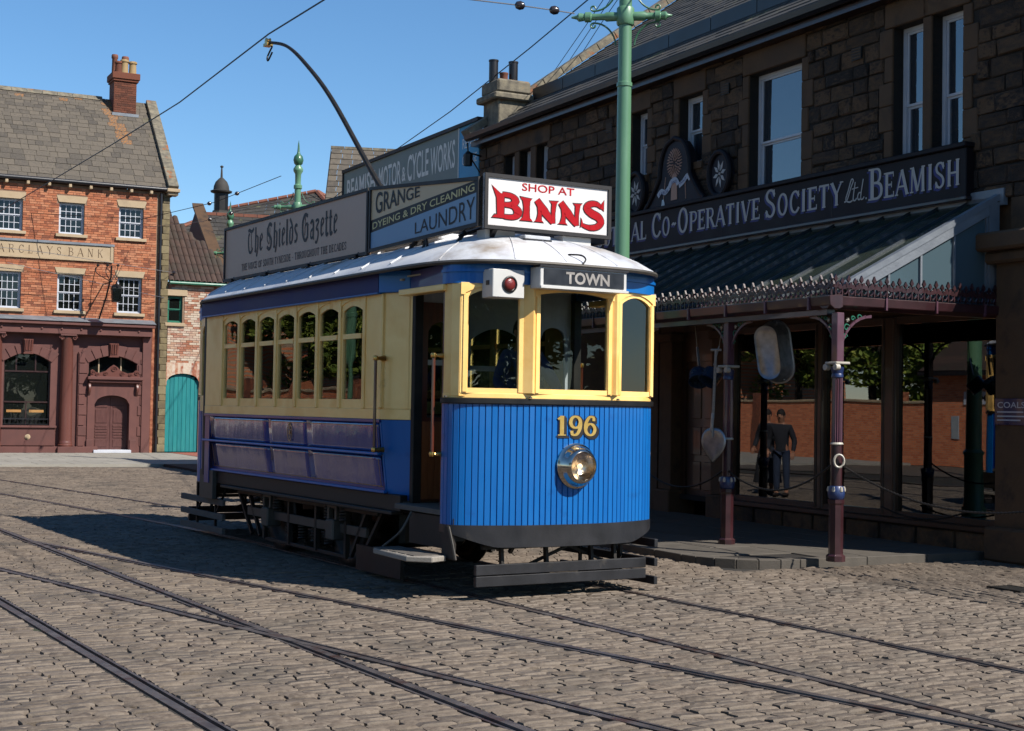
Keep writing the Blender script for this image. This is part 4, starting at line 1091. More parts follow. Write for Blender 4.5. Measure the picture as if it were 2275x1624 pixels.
fN = lambda a, b, d: (4.036 - .155 * a * a + d, a, b)
lettering('number_shadow', '196', 'ink', tram, fN, -.185, 1.452, .185, width=.46, serif=.26, bold=1.8, depth=.002)
lettering('number_shadow', '196', 'ink', tram, fN, -.170, 1.440, .185, width=.46, serif=.26, bold=1.7, depth=.001)
lettering('fleet_number', '196', 'gold_leaf', tram, fN, -.19, 1.462, .178, width=.455, serif=.18, bold=1.05, depth=.006)
# door seen in the near doorway, folded back against the bulkhead
for s, sg in ((-1, 1), (1, -1)):
    dl = MB(); fd = lambda x, z, d: (sg * (2.66 + d), s * x, z)
    arch_panel(fd, .36, .86, .80, 2.70, .42, .80, 1.60, 2.42, 2.52, .035, mb=dl)
    do = dl.build('platform_door', 'mahogany', tram)
    MB().box(*sorted((sg * 2.655, sg * 2.70)), *sorted((s * .42, s * .80)), 2.10, 2.15).build('glazing_bar', 'interior_cream', do)
    MB().box(*sorted((sg * 2.675, sg * 2.679)), *sorted((s * .42, s * .80)), 1.6, 2.52).build('pane', 'pane', do)
    for k in range(7):
        ya = .365 + k * .07
        MB().box(*sorted((sg * 2.695, sg * 2.703)), *sorted((s * ya, s * (ya + .067))), .82, 1.56).build('plank', 'oak_plank', do)

# ---- lifeguards, fenders and steps
for sg in (1, -1):
    lg = MB()
    for za, zb in ((.125, .218), (.226, .318)):
        box('lifeguard_board', 'fender_black', tram, *sorted((sg * 3.86, sg * 3.905)), -.92, .92, za, zb, bevel=.005)
    for yy in (-.62, -.15, .34, .60): MB().bar((sg * 3.85, yy, .20), (sg * 3.80, yy, .62), .03, .045).build('lifeguard_hanger', 'dark_steel', tram)
    MB().bar((sg * 3.80, -.3, .30), (sg * 3.70, .55, .58), .025).bar((sg * 3.80, .5, .30), (sg * 3.70, -.2, .58), .025).bar((sg * 3.78, -.8, .46), (sg * 3.78, .8, .46), .04).build('lifeguard_brace', 'dark_steel', tram)
    # slatted side guard on the off side of each platform
    s = sg
    for z_ in (.07, .24, .42):
        box('guard_slat', 'grey_wood' if sg < 0 else 'fender_black', tram, *sorted((sg * 2.35, sg * 3.98)), *sorted((s * .96, s * 1.0)), z_, z_ + .075, bevel=.004)
    for x_ in (2.75, 3.45):
        MB().bar((sg * x_, s * .945, .06), (sg * x_, s * .945, .66), .03).build('guard_hanger', 'dark_steel', tram)
        MB().bar((sg * x_, s * .945, .30), (sg * (x_ - .25), s * .9, .62), .022).build('guard_brace', 'dark_steel', tram)
    # boarding step on the near side
    st = MB().prism([(2.80, 1.12), (3.72, 1.12), (3.80, 1.30), (3.62, 1.46), (2.86, 1.42)], lambda p, q, t: (sg * p, -s * q, t), .345, .395).build('boarding_step', 'step_wood', tram, bevel=.008)
    for k in range(5):
        MB().box(*sorted((sg * (2.84 + .17 * k), sg * (2.98 + .17 * k))), *sorted((-s * 1.14, -s * 1.41)), .396, .402).build('tread', 'grey_wood', st)
    MB().prism([(3.60, .36), (3.86, .36), (3.80, .50), (3.72, .66), (3.60, .66)], lambda p, q, t: (sg * p, -s * t, q), 1.08, 1.11).build('step_hanger', 'dark_steel', tram, bevel=.01)
    MB().tube(catmull([(sg * 3.0, -s * 1.10, .73), (sg * 2.98, -s * 1.2, .55), (sg * 2.82, -s * 1.30, .40)], 5), .012).build('step_stay', 'grey_iron', tram)
    MB().box(*sorted((sg * 2.9, sg * 3.75)), *sorted((-s * 1.04, -s * 1.07)), .44, .72).build('step_riser', 'dark_steel', tram)

# ---- truck
wheel = MB().lathe([(.0, -.05), (.06, -.055), (.08, -.05), (.09, -.02), (.30, -.02), (.31, -.05), (.385, -.05), (.39, .03), (.43, .035), (.43, .06), (.30, .06), (.29, .03), (.09, .03), (.0, .05)], n=28, cap=False, axis=(0, -1, 0)).mesh('wheel')
wheel.materials.append(MATS['dark_steel']); wheel.shade_smooth()
for xx in (-1.0, .86):
    MB().tube([(xx, -.72, .405), (xx, .72, .405)], .06, n=10).build('axle', 'dark_steel', tram)
    for s in (-1, 1):
        inst(wheel, 'wheel', tram, (xx, s * .70, .405), (0, 0, 0 if s < 0 else PI))
        ab = MB().box(xx - .10, xx + .10, *sorted((s * .80, s * .98)), .28, .50).build('axle_box', 'grey_iron', tram, bevel=.015)
        MB().prism([(xx - .12, .50), (xx - .12, .72), (xx + .12, .72), (xx + .12, .50), (xx + .07, .50), (xx + .07, .62), (xx - .07, .62), (xx - .07, .50)], lambda p, q, t: (p, t, q), s * .90, s * .95).build('horn_guide', 'grey_iron', ab)
        for dx in (-.20, .20):
            pt = [(xx + dx + .055 * math.cos(a), s * .88 + .055 * math.sin(a), .48 + .19 * a / (12 * PI)) for a in np.linspace(0, 12 * PI, 72)]
            MB().tube(pt, .014, n=5).build('coil_spring', 'dark_steel', tram, smooth=True)
for s in (-1, 1):
    box('side_bar', 'grey_iron', tram, -1.75, 1.6, *sorted((s * .86, s * .90)), .36, .46, bevel=.006)
    box('top_bar', 'dark_steel', tram, -2.0, 1.9, *sorted((s * .84, s * .92)), .60, .66, bevel=.006)
    box('tie_bar', 'dark_steel', tram, -1.2, 1.1, *sorted((s * .86, s * .89)), .10, .14, bevel=.004)
    for xa, xb in ((-1.75, -1.35), (1.6, 1.22), (-2.1, -1.62), (1.95, 1.48)):
        MB().bar((xa, s * .88, .64), (xb, s * .88, .14), .04).build('truck_brace', 'dark_steel', tram)
    for xx in (-.45, .32, -1.2, 1.1): MB().bar((xx, s * .88, .12), (xx, s * .88, .64), .05).build('truck_hanger', 'dark_steel', tram)
    for xx in (-.62, -.25, .12, .48):
        pt = [(xx + .05 * math.cos(a), s * .80 + .05 * math.sin(a), .18 + .16 * a / (10 * PI)) for a in np.linspace(0, 10 * PI, 50)]
        MB().tube(pt, .013, n=5).build('coil_spring', 'dark_steel', tram, smooth=True)
MB().box(-1.6, -.3, -.4, .4, .22, .62).box(.2, 1.4, -.4, .4, .22, .62).build('traction_motor', 'black_iron', tram, bevel=.05)
MB().box(-2.6, 2.6, -.9, .9, .68, .74).build('underframe', 'black_iron', tram)
MB().box(-2.5, -1.7, .5, .95, .12, .52).build('equipment_box', 'black_iron', tram, bevel=.03)
box('track_brush', 'black_iron', tram, 1.55, 2.55, -.98, -.94, .05, .30)

# ------------------------------------------------------------------ masonry helpers (walls whose outer face looks along local -y)
def piece_variants(name, m, n=6, rough=.12, grid_n=4, seed=3):
    rr = random.Random(seed); out_ = []
    for k in range(n):
        V, F = [], []
        u = [-.5, -.5 + .1, .5 - .1, .5] if grid_n == 4 else [-.5, .5]
        N_ = len(u)
        for i in range(N_):
            for j in range(N_):
                e = (i in (0, N_ - 1)) + (j in (0, N_ - 1))
                y = -1 + rr.uniform(-rough, rough) * 2 + (.55 if e == 2 else .35 if e == 1 else 0) * (1 if grid_n == 4 else .1)
                jx = rr.uniform(-.02, .02); jz = rr.uniform(-.03, .03)
                V.append((u[i] + jx, y, u[j] + jz))
        for i in range(N_ - 1):
            for j in range(N_ - 1): F.append((i * N_ + j, (i + 1) * N_ + j, (i + 1) * N_ + j + 1, i * N_ + j + 1))
        ring = [i * N_ for i in range(N_)] + [(N_ - 1) * N_ + j for j in range(1, N_)] + [i * N_ + N_ - 1 for i in range(N_ - 2, -1, -1)] + [j for j in range(N_ - 2, 0, -1)]
        b = len(V)
        for q in ring: V.append((V[q][0], .6, V[q][2]))
        L_ = len(ring)
        for q in range(L_): F.append((ring[q], b + q, b + (q + 1) % L_, ring[(q + 1) % L_]))
        me = bpy.data.meshes.new(name); me.from_pydata(V, [], F)
        bm = bmesh.new(); bm.from_mesh(me); bmesh.ops.recalc_face_normals(bm, faces=bm.faces); bm.to_mesh(me); bm.free()
        me.materials.append(MATS[m])
        out_.append((me, V, F))
    return out_

def courses(x0, x1, z0, z1, hr, lr, holes, gap=.01, seed=1):
    rr = random.Random(seed); rects = []; z = z0; row = 0
    while z < z1 - .03:
        h = min(rr.uniform(*hr), z1 - z)
        if z1 - z - h < hr[0] * .5: h = z1 - z
        segs = [(x0, x1)]
        for (a, b, c, d) in holes:
            ov = min(z + h, d) - max(z, c)
            if ov > h * .35:
                ns = []
                for (p, q) in segs:
                    if b <= p or a >= q: ns.append((p, q)); continue
                    if a > p: ns.append((p, a))
                    if b < q: ns.append((b, q))
                segs = ns
        for (p, q) in segs:
            x = p; first = True
            while x < q - .02:
                l = rr.uniform(*lr) * (.5 if first and row % 2 else 1); first = False
                if q - x - l < lr[0] * .6: l = q - x
                rects.append((x + gap / 2, min(x + l, q) - gap / 2, z + gap / 2, z + h - gap / 2)); x += l
        z += h; row += 1
    return rects

def lay(parent, name, m, rects, depth, variants, score, y=0.0, limit=300, seed=5, proud=.3):
    rr = random.Random(seed)
    order_ = sorted(rects, key=score)
    JV_, JF_ = [], []
    for k, (a, b, c, d) in enumerate(order_):
        me, V, F = rr.choice(variants)
        dep = depth * rr.uniform(1 - proud, 1 + proud)
        cx, cz, w, h = (a + b) / 2, (c + d) / 2, b - a, d - c
        if k < limit:
            inst(me, name, parent, (cx, y, cz), (0, 0, 0), (w, dep, h))
        else:
            q = len(JV_); JV_ += [(v[0] * w + cx, v[1] * dep + y, v[2] * h + cz) for v in V]; JF_ += [tuple(q + i for i in f) for f in F]
    if JV_:
        me = bpy.data.meshes.new(name + 's'); me.from_pydata(JV_, [], JF_); me.materials.append(MATS[m])
        put(bpy.data.objects.new(name + 's', me), parent, kind='stuff')

def wall_with_holes(name, m, parent, x0, x1, z0, z1, y0, y1, holes):
    """backing wall as blocks round rectangular openings"""
    mb = MB(); zs = sorted({z0, z1, *[h[2] for h in holes], *[h[3] for h in holes]})
    zs = [z for z in zs if z0 <= z <= z1]
    for a, b in zip(zs, zs[1:]):
        segs = [(x0, x1)]
        for h in holes:
            if h[2] < b - 1e-6 and h[3] > a + 1e-6:
                ns = []
                for p, q in segs:
                    if h[1] <= p or h[0] >= q: ns.append((p, q)); continue
                    if h[0] > p: ns.append((p, h[0]))
                    if h[1] < q: ns.append((h[1], q))
                segs = ns
        for p, q in segs: mb.box(p, q, y0, y1, a, b)
    return mb.build(name, m, parent, norm=False)

def sash_window(parent, x0, x1, z0, z1, y, cols=1, rows=1, frame='window_white', pane='pane_sky', fw=.055, bar=.02, blind=None, meet=.5):
    """two sliding sashes in a box frame; panes are pieces of their own"""
    w = MB(); d = .07
    w.box(x0, x0 + fw, y, y + d, z0, z1).box(x1 - fw, x1, y, y + d, z0, z1).box(x0 + fw, x1 - fw, y, y + d, z1 - fw, z1).box(x0 + fw, x1 - fw, y - .02, y + d, z0, z0 + fw)
    zm = z0 + (z1 - z0) * meet
    o = w.build('window', frame, parent, norm=False)
    for (za, zb, yy) in ((z0 + fw, zm, y + .042), (zm, z1 - fw, y + .016)):
        s_ = MB(); t = .032
        xa, xb = x0 + fw, x1 - fw
        s_.box(xa, xa + t, yy, yy + .025, za, zb).box(xb - t, xb, yy, yy + .025, za, zb).box(xa + t, xb - t, yy, yy + .025, zb - t, zb).box(xa + t, xb - t, yy, yy + .025, za, za + t)
        for c in range(1, cols):
            xc = xa + t + (xb - xa - 2 * t) * c / cols; s_.box(xc - bar / 2, xc + bar / 2, yy + .002, yy + .024, za + t, zb - t)
        for r_ in range(1, rows):
            zc = za + t + (zb - za - 2 * t) * r_ / rows; s_.box(xa + t, xb - t, yy + .003, yy + .023, zc - bar / 2, zc + bar / 2)
        sh = s_.build('sash', frame, o, norm=False)
        for c in range(cols):
            for r_ in range(rows):
                pa = xa + t + (xb - xa - 2 * t) * c / cols; pb = xa + t + (xb - xa - 2 * t) * (c + 1) / cols
                qa = za + t + (zb - za - 2 * t) * r_ / rows; qb = za + t + (zb - za - 2 * t) * (r_ + 1) / rows
                key = ('pane', round(pb - pa, 3), round(qb - qa, 3), pane)
                if key not in PANES:
                    me = bpy.data.meshes.new('pane'); hw, hh = (pb - pa) / 2, (qb - qa) / 2
                    me.from_pydata([(-hw, 0, -hh), (hw, 0, -hh), (hw, 0, hh), (-hw, 0, hh)], [], [(0, 1, 2, 3)]); me.materials.append(MATS[pane]); PANES[key] = me
                inst(PANES[key], 'pane', sh, ((pa + pb) / 2, yy + .012, (qa + qb) / 2), (random.uniform(-.008, .008), 0, random.uniform(-.008, .008)))
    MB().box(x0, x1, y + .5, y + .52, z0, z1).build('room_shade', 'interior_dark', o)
    if blind:
        MB().box(x0 + .08, x1 - .1, y + .14, y + .145, z0 + (z1 - z0) * blind[0], z0 + (z1 - z0) * blind[1]).build('net_curtain', 'net', o)
    return o
PANES = {}

# ------------------------------------------------------------------ co-operative shop
shop = thing('stone_shop', 'dark stone two storey shop in shade behind the tram', 'building', S_ORG, S_ROT)
X0, X1 = -27.1, -11.3
UPW = [(-25.95, -25.5, 5.1, 6.8), (-25.3, -24.82, 5.1, 6.8), (-24.6, -24.13, 5.1, 6.8), (-21.08, -20.58, 5.68, 6.8), (-19.62, -18.95, 5.68, 6.8),
       (-17.72, -16.46, 5.0, 6.8), (-14.56, -14.0, 5.0, 6.8), (-13.84, -13.3, 5.0, 6.8)]
wall = wall_with_holes('upper_wall', 'stone_joint', shop, X0, X1, 4.3, 7.42, .0, .45, UPW)
holes = list(UPW)
dressed = MB
def block(x0, x1, z0, z1, nm='lintel', proud=.045, par=None):
    MB().box(x0, x1, -proud, .12, z0, z1).build(nm, 'shop_stone_dressed', par or wall, bevel=.012)
    holes.append((x0, x1, z0, z1))
for (a, b, c, d) in UPW:
    block(a - .14, b + .12 if b - a < .6 else b + .10, d + .003, d + .34 + random.uniform(-.03, .03))
for xa, xb in ((-25.5, -25.3), (-24.82, -24.6), (-14.0, -13.84)): block(xa, xb, 5.0, 6.8, 'mullion', .03)
for (a, b, c, d) in UPW[3:]:
    z = d
    while z > c + .1:
        h = random.uniform(.25, .42); lo = max(c, z - h)
        if a > -14.2 and b < -13.9 or True:
            w_ = random.choice((.16, .26))
            if not (a > -13.9): block(a - w_, a - .002, lo + .003, z - .003, 'jamb_stone', .03)
            if not (-14.6 < a < -14.5): block(b + .002, b + w_, lo + .003, z - .003, 'jamb_stone', .03)
        z = lo
SV = piece_variants('stone', 'shop_stone', 7, .22)
rects = courses(X0, X1, 4.3, 7.42, (.15, .25), (.24, .62), holes, .018, 4)
rects = [r for r in rects if not (r[3] < 4.95 and -25.5 < (r[0] + r[1]) / 2 < -13.2)]
lay(wall, 'stone', 'shop_stone', rects, .035, SV, lambda r: -((r[0] + r[1]) / 2 + 27) * (r[1] - r[0]) ** .3 + (9 if r[3] < 5.0 else 0), 0.0, 300, proud=.6)
for k, (a, b, c, d) in enumerate(UPW):
    sash_window(shop, a + .002, b - .002, c, d, .16, blind=(.0, .92) if k in (6,) else (.0, 1.0) if k == 5 else (.2, .9), fw=.06, meet=.42 if k > 4 else .5)
    MB().box(a - .05, b + .05, -.07, .2, c - .12, c).build('window_sill', 'shop_stone_dressed', shop, bevel=.008)
# small iron air bricks
for x_, z_ in ((-18.4, 6.62), (-15.35, 6.52), (-12.2, 6.95), (-21.9, 6.6)):
    g = MB().box(x_, x_ + .2, -.05, -.03, z_, z_ + .16)
    gr_ = g.build('air_vent', 'black_iron', wall)
    for q in range(4): MB().box(x_ + .01, x_ + .19, -.06, -.05, z_ + .015 + q * .038, z_ + .035 + q * .038).build('vent_bar', 'shop_stone_dressed', gr_)

# ground floor: stone piers, timber shop front, plate glass
DEEP = 3.6
MB().box(X0, -20.2, .02, .45, .0, 4.3).build('lower_wall', 'shop_stone_dressed', shop)
MB().box(-20.2, X1, 0.05, .4, 2.98, 4.3).build('bressummer', 'shop_stone_dressed', shop)
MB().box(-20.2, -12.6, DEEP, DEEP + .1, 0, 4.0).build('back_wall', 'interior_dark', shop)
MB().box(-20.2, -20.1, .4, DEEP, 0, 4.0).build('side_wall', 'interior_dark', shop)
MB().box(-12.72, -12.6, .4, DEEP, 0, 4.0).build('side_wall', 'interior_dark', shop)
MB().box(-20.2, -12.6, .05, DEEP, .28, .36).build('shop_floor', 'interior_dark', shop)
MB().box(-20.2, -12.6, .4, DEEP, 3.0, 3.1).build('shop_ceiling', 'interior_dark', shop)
def pier(x0, x1, zt=2.98):
    p = MB().box(x0, x1, -.10, .35, .42, zt).build('pier', 'shop_stone_dressed', shop, bevel=.012)
    MB().box(x0 - .05, x1 + .05, -.16, .36, .0, .42).build('plinth_block', 'shop_stone_dressed', p, bevel=.02)
    MB().box(x0 - .04, x1 + .04, -.15, .30, zt - .16, zt - .02).build('capital', 'shop_stone_dressed', p, bevel=.02)
pier(-19.98, -19.62); pier(-18.5, -18.12)
door = MB().box(-19.62, -19.5, .1, .2, .3, 2.98).box(-18.62, -18.5, .1, .2, .3, 2.98).box(-19.5, -18.62, .1, .2, 2.5, 2.98).build('door_frame', 'shop_timber', shop)
dl = MB().box(-19.5, -18.62, .14, .19, .3, 2.5).build('door', 'shop_timber', shop, bevel=.004)
for za, zb in ((.45, .9), (1.0, 1.45), (1.58, 2.35)): 
    for xa, xb in ((-19.42, -19.1), (-19.02, -18.7)): MB().box(xa, xb, .125, .14, za, zb).build('door_panel', 'shop_timber', dl, bevel=.008)
MB().lathe([(0, 0), (.03, .0), (.03, .05), (0, .06)], (-18.72, .13, 1.25), (0, -1, 0), n=12).build('door_knob', 'brass', dl)
frame_x = [(-18.06, -16.03), (-15.95, -14.66), (-14.50, -12.66)]
for k, (a, b) in enumerate(frame_x):
    w = MB(); fw = .05
    w.box(a, a + fw, -.02, .10, .37, 2.98).box(b - fw, b, -.02, .10, .37, 2.98).box(a + fw, b - fw, -.02, .10, .37, .45).box(a + fw, b - fw, -.02, .10, 2.88, 2.98)
    o = w.build('shop_window', 'shop_timber', shop, bevel=.006)
    MB().box(a + fw, b - fw, .035, .041, .45, 2.88).build('pane', 'pane_shop', o)
    for xx in ((a + .01), (b - .04)): MB().tube([(xx + .015, -.03, .40), (xx + .015, -.03, 2.95)], .02).build('colonnette', 'shop_timber', o)
MB().box(-16.03, -15.95, -.03, .14, .37, 2.98).build('mullion', 'shop_timber', shop, bevel=.01)
MB().box(-14.66, -14.50, -.03, .14, .37, 2.98).build('mullion', 'shop_timber', shop, bevel=.01)
sr = MB().box(-18.12, -12.6, -.06, .3, .0, .30).build('stall_riser', 'shop_stone', shop)
MB().box(-18.12, -12.6, -.12, .3, .30, .37).build('window_board', 'shop_timber', shop, bevel=.01)
for k in range(8): MB().box(-18.05 + k * .68, -17.42 + k * .68, -.09, -.05, .03, .28).build('stone', 'shop_stone', sr, bevel=.012)
# tied back curtains in the middle window
cur = MB(); P = []
for i in range(31):
    t = i / 30; z = .47 + 2.38 * t
    wv = .52 - .36 * math.exp(-((z - 1.72) / .32) ** 2)
    P.append([(-15.3 + wv * (2 * j / 40 - 1), .35 + .05 * math.sin(j * 1.9 + .4 * t), z) for j in range(41)])
cur.grid(P).build('window_curtain', 'curtain', shop, smooth=True)
# goods and counter as dim shapes deeper inside
MB().box(-17.8, -14.0, 2.2, 2.8, .36, 1.35).build('counter', 'dark_wood', shop, bevel=.02)
for k in range(5): MB().box(-18 + k * 1.05, -17.05 + k * 1.05, 3.3, 3.58, .5, 2.6).build('shelf_unit', 'dark_wood', shop)
# right end pier with cornice
e = MB().box(-12.58, X1, -.18, .4, .0, 3.62).build('end_pier', 'shop_stone_dressed', shop, bevel=.015)
MB().box(-12.66, X1, -.30, .4, 3.50, 3.64).box(-12.74, X1, -.42, .4, 3.645, 3.86).build('cornice', 'shop_stone_dressed', e, bevel=.03)
MB().box(-12.5, X1, -.02, .4, 3.86, 4.3).build('end_pier_head', 'shop_stone_dressed', e)
MB().box(-12.66, X1, -.28, .3, .0, .40).build('plinth_block', 'shop_stone_dressed', e, bevel=.03)
# flank wall facing the camera side (outside the frame) and rear
MB().box(X1 - .3, X1, .45, 9.8, 0, 7.4).build('flank_wall', 'shop_stone_dressed', shop)
MB().box(X0, X0 + .3, .45, 9.8, 0, 7.4).build('flank_wall', 'shop_stone_dressed', shop)
MB().box(X0, X1, 9.5, 9.8, 0, 7.4).build('rear_wall', 'shop_stone_dressed', shop)
for xx in (X0 + .15, X1 - .15):
    MB().prism([(.0, 7.4), (9.8, 7.4), (4.9, 10.85)], lambda p, q, t, xx=xx: (xx + t, p, q), -.14, .14).build('gable', 'shop_stone_dressed', shop)

# roof in overlapping courses
SL = .713
rf = MB().add([(X0, -.3, 7.27), (X1, -.3, 7.27), (X1, 4.9, 7.27 + SL * 5.2), (X0, 4.9, 7.27 + SL * 5.2), (X1, 10.1, 7.27), (X0, 10.1, 7.27)], [(0, 1, 2, 3), (3, 2, 4, 5)]).build('roof', 'slate_dark', shop, norm=False)
nrow = 27
for r_ in range(nrow):
    y0 = -.33 + r_ * .193; z0 = 7.30 + SL * (y0 + .3)
    hgt = .022 + (.012 if r_ < 3 else 0)
    mb = MB(); x = X0; Vv = []; 
    while x < X1 - .05:
        l = random.uniform(.26, .5) * (1.6 if r_ < 3 else 1); xe = min(x + l, X1)
        dz = random.uniform(-.006, .007)
        mb.add([(x + .004, y0, z0 + dz), (xe - .004, y0, z0 + dz), (xe - .004, y0 + .24, z0 + SL * .24 - .012), (x + .004, y0 + .24, z0 + SL * .24 - .012),
                (x + .004, y0, z0 + hgt + dz), (xe - .004, y0, z0 + hgt + dz), (xe - .004, y0 + .24, z0 + SL * .24 + .004), (x + .004, y0 + .24, z0 + SL * .24 + .004)],
               [(0, 3, 2, 1), (4, 5, 6, 7), (0, 1, 5, 4), (1, 2, 6, 5), (3, 0, 4, 7)])
        x = xe
    mb.build('slate_course', 'slate_dark', rf, norm=False, kind='stuff')
MB().prism([(4.75, 10.88), (5.05, 10.88), (4.9, 11.1)], lambda p, q, t: (t, p, q), X0, X1).build('ridge', 'lichen_stone', rf)
for k in range(9):                                      # low dark snow guard boards above the eaves
    xa = -26.3 + k * 1.28
    yb = .78; zb = 7.30 + SL * (yb + .3)
    sgd = MB().box(xa, xa + 1.26, yb, yb + .03, zb + .02, zb + .26).build('snow_guard', 'gutter_black', rf)
    MB().bar((xa + .05, yb + .02, zb + .2), (xa + .05, yb + .35, zb + .26), .025).build('stay', 'black_iron', sgd)
for k in range(12):                                     # coping stones up the far gable
    y0 = -.35 + k * .437
    z0 = 7.36 + SL * (y0 + .3)
    MB().obox((X0 - .1, y0, z0), (.34, 0, 0), (0, .43, .43 * SL), (0, -.09, .13)).build('coping_stone', 'lichen_stone', rf, bevel=.01)
gt = MB().prism([(-.42, 7.36), (-.40, 7.27), (-.34, 7.235), (-.28, 7.25), (-.26, 7.36)], lambda p, q, t: (t, p, q), X0, X1).build('gutter', 'gutter_black', shop, bevel=.005)
MB().box(X0, X1, -.24, -.0, 7.14, 7.24).build('eaves_board', 'dark_wood', shop)
MB().box(X0, X1, -.10, .0, 7.40, 7.44).build('wall_plate', 'stone_joint', shop)
# chimney at the far corner
ch = MB().box(-27.08, -26.35, .02, .72, 7.3, 8.06).build('chimney', 'lichen_stone', shop, bevel=.02)
MB().box(-27.16, -26.24, -.12, .80, 8.04, 8.18).build('chimney_ledge', 'lichen_stone', ch, bevel=.03)
MB().box(-27.10, -26.30, -.03, .74, 8.19, 8.47).build('chimney_cap', 'lichen_stone', ch, bevel=.04)
for (yy, r_, h, m) in ((.06, .095, .46, 'gutter_black'), (.30, .085, .22, 'terracotta'), (.52, .095, .48, 'gutter_black')):
    MB().lathe([(r_ * .95, 0), (r_, .03), (r_, h - .04), (r_ * 1.1, h - .03), (r_ * 1.1, h), (r_ * .8, h), (r_ * .8, h - .2)], (-26.7, yy, 8.46), n=16, cap=False).build('chimney_pot', m, ch, smooth=True)

# ------------------------------------------------------------------ fascia sign
sign = thing('shop_sign', 'long dark plum fascia sign with pale co-operative society lettering', 'sign', s2w(-19.5, -.05), S_ROT)
sx = lambda X: X + 19.5
fG = lambda a, b, d: (sx(a), -.11 - d, b)
fb = MB().prism([(-25.9, 4.36), (-13.09, 4.36), (-13.09, 4.985), (-25.9, 4.985)], fG, -.14, 0).build('sign_board', 'sign_plum', sign, bevel=.01)
MB().prism([(-25.92, 4.985), (-13.07, 4.985), (-13.07, 5.05), (-25.92, 5.05)], fG, -.15, .045).build('top_moulding', 'sign_plum', fb, bevel=.012)
MB().prism([(-25.92, 4.33), (-13.07, 4.33), (-13.07, 4.385), (-25.92, 4.385)], fG, -.14, .03).build('bottom_moulding', 'dark_wood', fb, bevel=.012)
for a in (-22.1, -18.2, -15.6): MB().prism([(a, 4.39), (a + .008, 4.39), (a + .008, 4.98), (a, 4.98)], fG, 0, .002).build('joint_line', 'ink', fb)
for txt, xa, w, h, z in (('Industrial', -22.72, 2.42, .40, 4.56), ('Co-Operative', -20.17, 2.98, .40, 4.555), ('Society', -17.1, 1.76, .41, 4.545), ('Beamish', -14.83, 1.68, .42, 4.53)):
    lettering('letter_shade', txt, 'sign_shade', fb, fG, xa - .035, z - .028, h, width=w, small=.78, bold=1.15, depth=.001, gap=.08)
    lettering('lettering', txt, 'sign_letter', fb, fG, xa, z, h, width=w, small=.78, depth=.006, gap=.08)
mbL = MB()
for pts_, w_ in (([(-15.33, 4.57), (-15.27, 4.60), (-15.2, 4.75), (-15.15, 4.84), (-15.19, 4.86), (-15.25, 4.72), (-15.30, 4.60), (-15.22, 4.56), (-15.16, 4.58)], .022), ([(-15.11, 4.82), (-15.15, 4.60), (-15.11, 4.57), (-15.08, 4.6)], .02), ([(-15.18, 4.73), (-15.05, 4.74)], .014),
                 ([(-14.99, 4.66), (-15.04, 4.66), (-15.06, 4.60), (-15.03, 4.57), (-14.99, 4.6)], .02), ([(-14.95, 4.84), (-15.0, 4.60), (-14.96, 4.57), (-14.93, 4.6)], .02), ([(-14.89, 4.56), (-14.89, 4.585)], .025)):
    pp = [(v.x, v.y) for v in catmull([(a, b, 0) for a, b in pts_], 3)] if len(pts_) > 2 else pts_
    ribbon(mbL, pp, w_, fG, .006, False)
mbL.build('script_lettering', 'sign_letter', fb, norm=False)
# crest panel: bell outline above the fascia
bell = []
for t in np.linspace(0, 1, 15):
    zz = 5.05 + 1.08 * t
    hw = .86 - .42 * min(1, t / .42) ** .8 if t < .42 else .44 * math.sqrt(max(0, 1 - ((t - .42) / .58) ** 2.2))
    bell.append((hw, zz))
outl = [(-19.55 + w, z) for w, z in bell] + [(-19.55 - w, z) for w, z in bell[::-1]]
fC = lambda a, b, d: (sx(a), -.06 - d, b)
cp = MB().prism(outl, fC, -.12, .02).build('crest_panel', 'sign_plum', sign)
inl = [(-19.55 + max(w - .07, .0), min(z, 6.06)) for w, z in bell] + [(-19.55 - max(w - .07, .0), min(z, 6.06)) for w, z in bell[::-1]]
MB().prism(inl, fC, .0, .028).build('crest_field', 'sign_slate', cp)
pts = [(sx(a), -.09, z) for a, z in outl]
MB().tube(pts, .04, n=8).build('crest_moulding', 'sign_plum', cp, smooth=True)
fl = MB(); rr = random.Random(9)
for ring_, (rad, num, ln) in enumerate(((.03, 7, .06), (.075, 14, .06), (.115, 20, .06), (.15, 26, .055), (.18, 28, .045))):
    for q in range(num):
        a = 2 * PI * q / num + ring_ * .2
        cx, cz = -19.55 + rad * math.cos(a), 5.72 + rad * 1.12 * math.sin(a)
        dx, dz = math.cos(a), math.sin(a)
        fl.prism([(cx, cz), (cx + dx * ln * .5 - dz * .011, cz + dz * ln * .5 + dx * .011), (cx + dx * ln, cz + dz * ln), (cx + dx * ln * .5 + dz * .011, cz + dz * ln * .5 - dx * .011)][::-1], fC, .03, .034 + .002 * (5 - ring_))
fl.build('flower', 'chrys', cp, kind='stuff')
MB().prism([(-19.64, 5.12), (-19.46, 5.12), (-19.47, 5.32), (-19.5, 5.55), (-19.6, 5.55), (-19.63, 5.32)], fC, .029, .036).build('flower_stem', 'chrys', cp)
sc_ = MB()
for pts_ in ([(-20.02, 5.23), (-19.92, 5.30), (-19.8, 5.27), (-19.68, 5.34)], [(-19.68, 5.34), (-19.62, 5.42), (-19.5, 5.44), (-19.42, 5.36)], [(-19.4, 5.33), (-19.28, 5.38), (-19.16, 5.46), (-19.08, 5.40)]):
    ribbon(sc_, [(v.x, v.y) for v in catmull([(a, b, 0) for a, b in pts_], 4)], .085, fC, .042, False)
scr = sc_.build('scroll', 'scroll_white', cp, norm=False)
